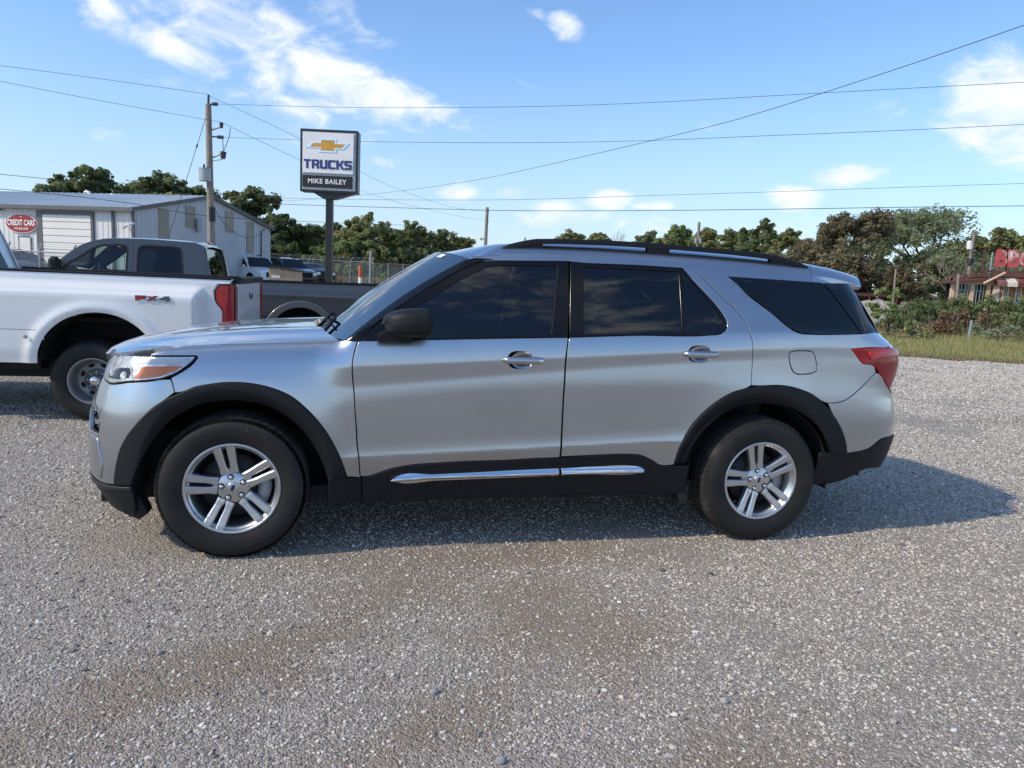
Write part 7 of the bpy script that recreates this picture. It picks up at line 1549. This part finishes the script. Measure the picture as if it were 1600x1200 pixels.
    b = MB(); b.box((-3.7, -.9, .6), (-1.5, .9, .7)); b.box((-3.72, -.88, .9), (-3.35, .88, 1.36), .06); b.box((-1.75, -.75, .7), (-1.55, .75, 1.30), .05); b.build('cabin', M_['seat'], t)
    for y in (-.42, .42):
        b = MB(); M1 = Matrix.Translation((-2.45, y, .8))@Matrix.Rotation(R(10), 4, 'Y'); b.box((-.08, -.26, 0), (.08, .26, .60), .05, M1); b.box((-.06, -.13, .62), (.04, .13, .80), .04, M1); b.build('seat', M_['seat'], t)
    b = MB(); Ms = Matrix.Translation((-3.12, -.42, 1.32))@Matrix.Rotation(R(65), 4, 'Y'); b.tube([Ms@Vector((math.cos(a)*.19, math.sin(a)*.19, 0)) for a in np.linspace(0, 6.2832, 25)], .016, 8, cap=False); b.tube([Ms@Vector((-.18, 0, 0)), Ms@Vector((.18, 0, 0))], .02, 6); b.build('steering_wheel', M_['seat'], t)
    b = MB(); b.box((-3.16, -.13, 1.66), (-3.13, .13, 1.73), .01); b.tube([(-3.15, 0, 1.72), (-3.2, 0, 1.82)], .012, 5); b.build('inner_mirror', M_['seat'], t)
    for s in (-1, 1):
        b = MB(); b.box((-3.72, s*1.0, 1.34), (-3.56, s*1.16, 1.56), .05); b.build('wing_mirror', M_['black_trim'], t)
    b = MB(); b.box((-5.15, -.95, .62), (-3.78, .95, 1.30), .12); b.build('bonnet', gp, t); b = MB(); b.box((-5.22, -.8, .75), (-5.13, .8, 1.2), .03); b.build('grille', M_['piano'], t)
    b = MB(); b.box((-4.6, -.5, .4), (1.4, .5, .58)); b.build('frame', M_['under'], t)
    b = MB()
    for x in (0, -3.95):
        for s in (-1, 1):
            w = MB(); MT = Matrix.Translation((x, s*.97, .39))@Matrix.Diagonal((1, -s, 1, 1)); w.lathe([(.22, .02), (.25, 0), (.33, -.005), (.375, .03), (.39, .08), (.39, .22), (.36, .26), (.2, .26)], 48, MT); ty = w.build('wheel', M_['rubber'], t)
            w = MB(); w.lathe([(.22, .01), (.21, .03), (.06, .04), (.05, .01), (0, .01)], 32, MT); w.build('rim', M_['alloy'], ty)
    b = MB()
    for s in (-1, 1): b.grid([[(math.cos(a)*.52, s*yy, .42+math.sin(a)*.52) for a in np.linspace(0, math.pi, 20)] for yy in (.97, .6)], flip=s < 0); b.add([(math.cos(a)*.52, s*.6, .42+math.sin(a)*.52) for a in np.linspace(0, 2*math.pi, 33)[:-1]], [tuple(range(32))])
    b.build('inner_fender', M_['under'], t)
grey_truck()

# ================================================================= parked cars and small things farther off
def wagon(label, px, d, rz, paint, L=5.0, Wd=1.95, H=1.88, wheel=.38, name='parked_car', cat='car', glass='truck_tint', z=None):
    """front is +x; px is where the middle of the car stands"""
    p = at(px, 420, d); z = float(gz(d)) if z is None else z; t = thing(name, label, cat, (p[0], d, z), rz); m = M_[paint]
    def Dc(x, zz): zz = np.asarray(zz, float); x = np.asarray(x, float); return Wd/2-.28*np.clip(zz-1.15, 0, 1)-.10*np.clip(np.abs(x)-L*.42, 0, 1)**1.2*2
    def Sc(x, zz): x, zz = np.broadcast_arrays(np.asarray(x, float), np.asarray(zz, float)); return np.stack([x, -Dc(x, zz), zz], -1)
    Nn = num_normal(Sc); h = L/2; f, r = h-.95, -h+1.05
    side = [(-h, .45), (-h+.02, 1.05), (-h+.10, 1.15), (-h+.32, H-.14), (-h+.55, H-.02), (-.5, H), (.55, H-.03), (.95, H-.12), (1.55, 1.19), (h-.35, 1.08), (h-.05, .98), (h, .45)]
    A = lambda c: arc(c, .40, .46, .46, 0, math.pi, 16)
    out = side+[(f+.46, .40)]+A(f)[1:-1]+[(f-.46, .40), (r+.46, .40)]+A(r)[1:-1]+[(r-.46, .40)]
    ws = [[(-h+.35, 1.20), (-h+.50, H-.22), (-1.25, H-.14), (-1.25, 1.20)], [(-1.15, 1.20), (-1.15, H-.14), (-.30, H-.13), (-.30, 1.20)], [(-.20, 1.20), (-.20, H-.13), (.55, H-.16), (.85, H-.26), (1.32, 1.20)]]
    panel('body_side', out, m, t, Sc, Nn, holes=ws, res=.09, rim=.01, depth=.04)
    for w in ws: panel('side_window', w, M_[glass], t, Sc, Nn, off=-.01, res=.12)
    top = [(-h, .45), (-h+.02, 1.05), (-h+.10, 1.15)]
    def strip(nm, mm, prof, par=t):
        b = MB(); b.grid([[(x, y*float(Dc(x, zz)), zz+.03*(1-abs(y)**3)) for y in np.linspace(-1, 1, 11)] for x, zz in prof]); return b.build(nm, mm, par)
    strip('roof', m, [(-h+.32, H-.14), (-h+.55, H-.02), (-.5, H), (.55, H-.03), (.95, H-.12)]); strip('bonnet', m, [(1.55, 1.19), (h-.35, 1.08), (h-.05, .98)])
    strip('windscreen', M_[glass], [(.95, H-.12), (1.55, 1.19)]); strip('back_glass', M_[glass], [(-h+.10, 1.15), (-h+.32, H-.14)]); strip('tailgate', m, [(-h, .45), (-h+.02, 1.05), (-h+.10, 1.15)]); strip('nose', m, [(h-.05, .98), (h, .80), (h, .45)])
    b = MB(); b.box((h-.03, -.50, .62), (h+.03, .50, .92), .02); b.build('grille', M_['piano'], t)
    for s in (-1, 1):
        b = MB(); b.box((h-.20, s*.55, .74), (h+.02, s*.88, .94), .03); b.build('headlight', M_['sign_white'], t)
        b = MB(); b.box((-h-.02, s*.75, .80), (-h+.10, s*.95, 1.15), .02); b.build('tail_light', M_['red_lamp'], t)
        b = MB(); b.box((1.05, s*1.0, 1.16), (1.2, s*1.16, 1.32), .04); b.build('wing_mirror', m, t)
        for x in (f, r):
            b = MB(); MT = Matrix.Translation((x, s*(Wd/2-.04), wheel))@Matrix.Diagonal((1, -s, 1, 1)); b.lathe([(.24, .01), (.33, -.005), (wheel, .06), (wheel, .2), (.2, .24)], 32, MT); ty = b.build('wheel', M_['rubber'], t)
            b = MB(); b.lathe([(.24, .005), (.22, .03), (.06, .04), (0, .03)], 24, MT); b.build('rim', M_['alloy'], ty)
    b = MB(); b.box((-h+.2, -.75, .3), (h-.2, .75, .7)); b.box((-h+.3, -.8, .7), (h-.6, .8, .9)); b.build('underbody', M_['under'], t)
    for s in (-1, 1): b = MB(); b.tube([(-h+.6, s*.62, H+.02), (-h+.7, s*.62, H+.07), (.5, s*.62, H+.05), (.62, s*.62, H)], .025, 5); b.build('roof_rail', M_['black_trim'], t)
    return t
wagon('white SUV parked by the shed, facing the fence', 387, 46, -.60, 'white_paint')
wagon('dark grey SUV parked next to the white one', 440, 50, -.58, 'grey_paint')
wagon('black car half hidden behind the dark grey SUV', 474, 54, -.55, 'piano', L=4.7, H=1.6)
wagon('black car showing only its nose by the left chain link fence', 2, 32, -.35, 'piano', L=4.8, H=1.62)
# tan dumpster with a sloping lid
M_['tan_board'] = mat('tan_board', (.40, .29, .18), .8, 0, .15, 3, dirt=((.10, .07, .05), .6, 1.3)); M_['lid_brown'] = mat('dark_lid', (.06, .045, .04), .7, 0, .2, 3)
p0, p1 = at(420, 441, 33), at(468, 441, 33); zg = float(gz(33)); wd_ = p1[0]-p0[0]; za = at(430, 419.5, 33)[2]-zg; zb_ = at(466, 425.5, 33)[2]-zg
t = thing('dumpster', 'tan box like dumpster with a dark sloping lid behind the grey pickup bed', 'dumpster', (p0[0], 33, zg), .30)
b = MB(); b.prism([(0, 0), (wd_*1.05, 0), (wd_*1.05, zb_), (0, za)], 0, 1.1); b.build('bin', M_['tan_board'], t)
b = MB(); b.prism([(-.05, za+.01), (wd_*1.09, zb_+.01), (wd_*1.09, zb_+.08), (.25, za+.10), (-.05, za+.06)], -.06, 1.16); b.build('lid', M_['lid_brown'], t)
b = MB(); b.box((.12, -.006, za-.42), (.48, .0, za-.30)); b.build('sticker', M_['sign_white'], t)
# single larger stones lying on the lot
M_['pale_stone'] = mat('pale_stone', (.40, .37, .33), .85, 0, .2, 25, bump=.3); M_['grey_stone'] = mat('grey_stone', (.30, .30, .31), .85, 0, .2, 25, bump=.3); M_['dark_stone'] = mat('dark_stone', (.10, .095, .09), .85, 0, .2, 25, bump=.3)
def stone(label, px, py, wpx, m, seed):
    d = ray(px, py); k = -CAMP[2]/d[2]; p = CAMP+d*k; r = wpx*np.linalg.norm(d*k)/FPX/2; rr = random.Random(seed)
    bm = bmesh.new(); bmesh.ops.create_icosphere(bm, subdivisions=2, radius=1)
    for v in bm.verts: q = 1+rr.uniform(-.10, .10)+.12*math.sin(v.co.x*3+seed)*math.cos(v.co.y*2.5); v.co = Vector((v.co.x*q*r, v.co.y*q*r*.8, v.co.z*q*r*.6))
    me = bpy.data.meshes.new('stone'); bm.to_mesh(me); bm.free(); me.materials.append(M_[m]); o = link('stone', me, None, (p[0], p[1], r*.30)); o.rotation_euler = (0, 0, rr.uniform(0, 6)); tag(o, label, 'stone', 'larger stones lying in the gravel')
for a in (('pale grey rounded stone in the gravel below the gap between the doors', 678, 1083, 15, 'grey_stone', 1), ('pale stone in the gravel to the right of centre, nearest of the pale ones', 1131, 1097, 14, 'pale_stone', 2), ('grey stone at the very bottom of the picture', 782, 1191, 17, 'grey_stone', 3), ('buff stone lying in front of the rear wheel', 1133, 874, 8, 'pale_stone', 4),
          ('small buff pebble between the two larger stones', 930, 1081, 11, 'pale_stone', 5), ('flat grey stone in the gravel below and left of the front wheel', 250, 1021, 11, 'grey_stone', 6), ('dark clod in the gravel below the rear door', 1036, 892, 9, 'dark_stone', 7), ('second dark clod right of the first, below the rear wheel', 1110, 898, 10, 'dark_stone', 8)): stone(*a)
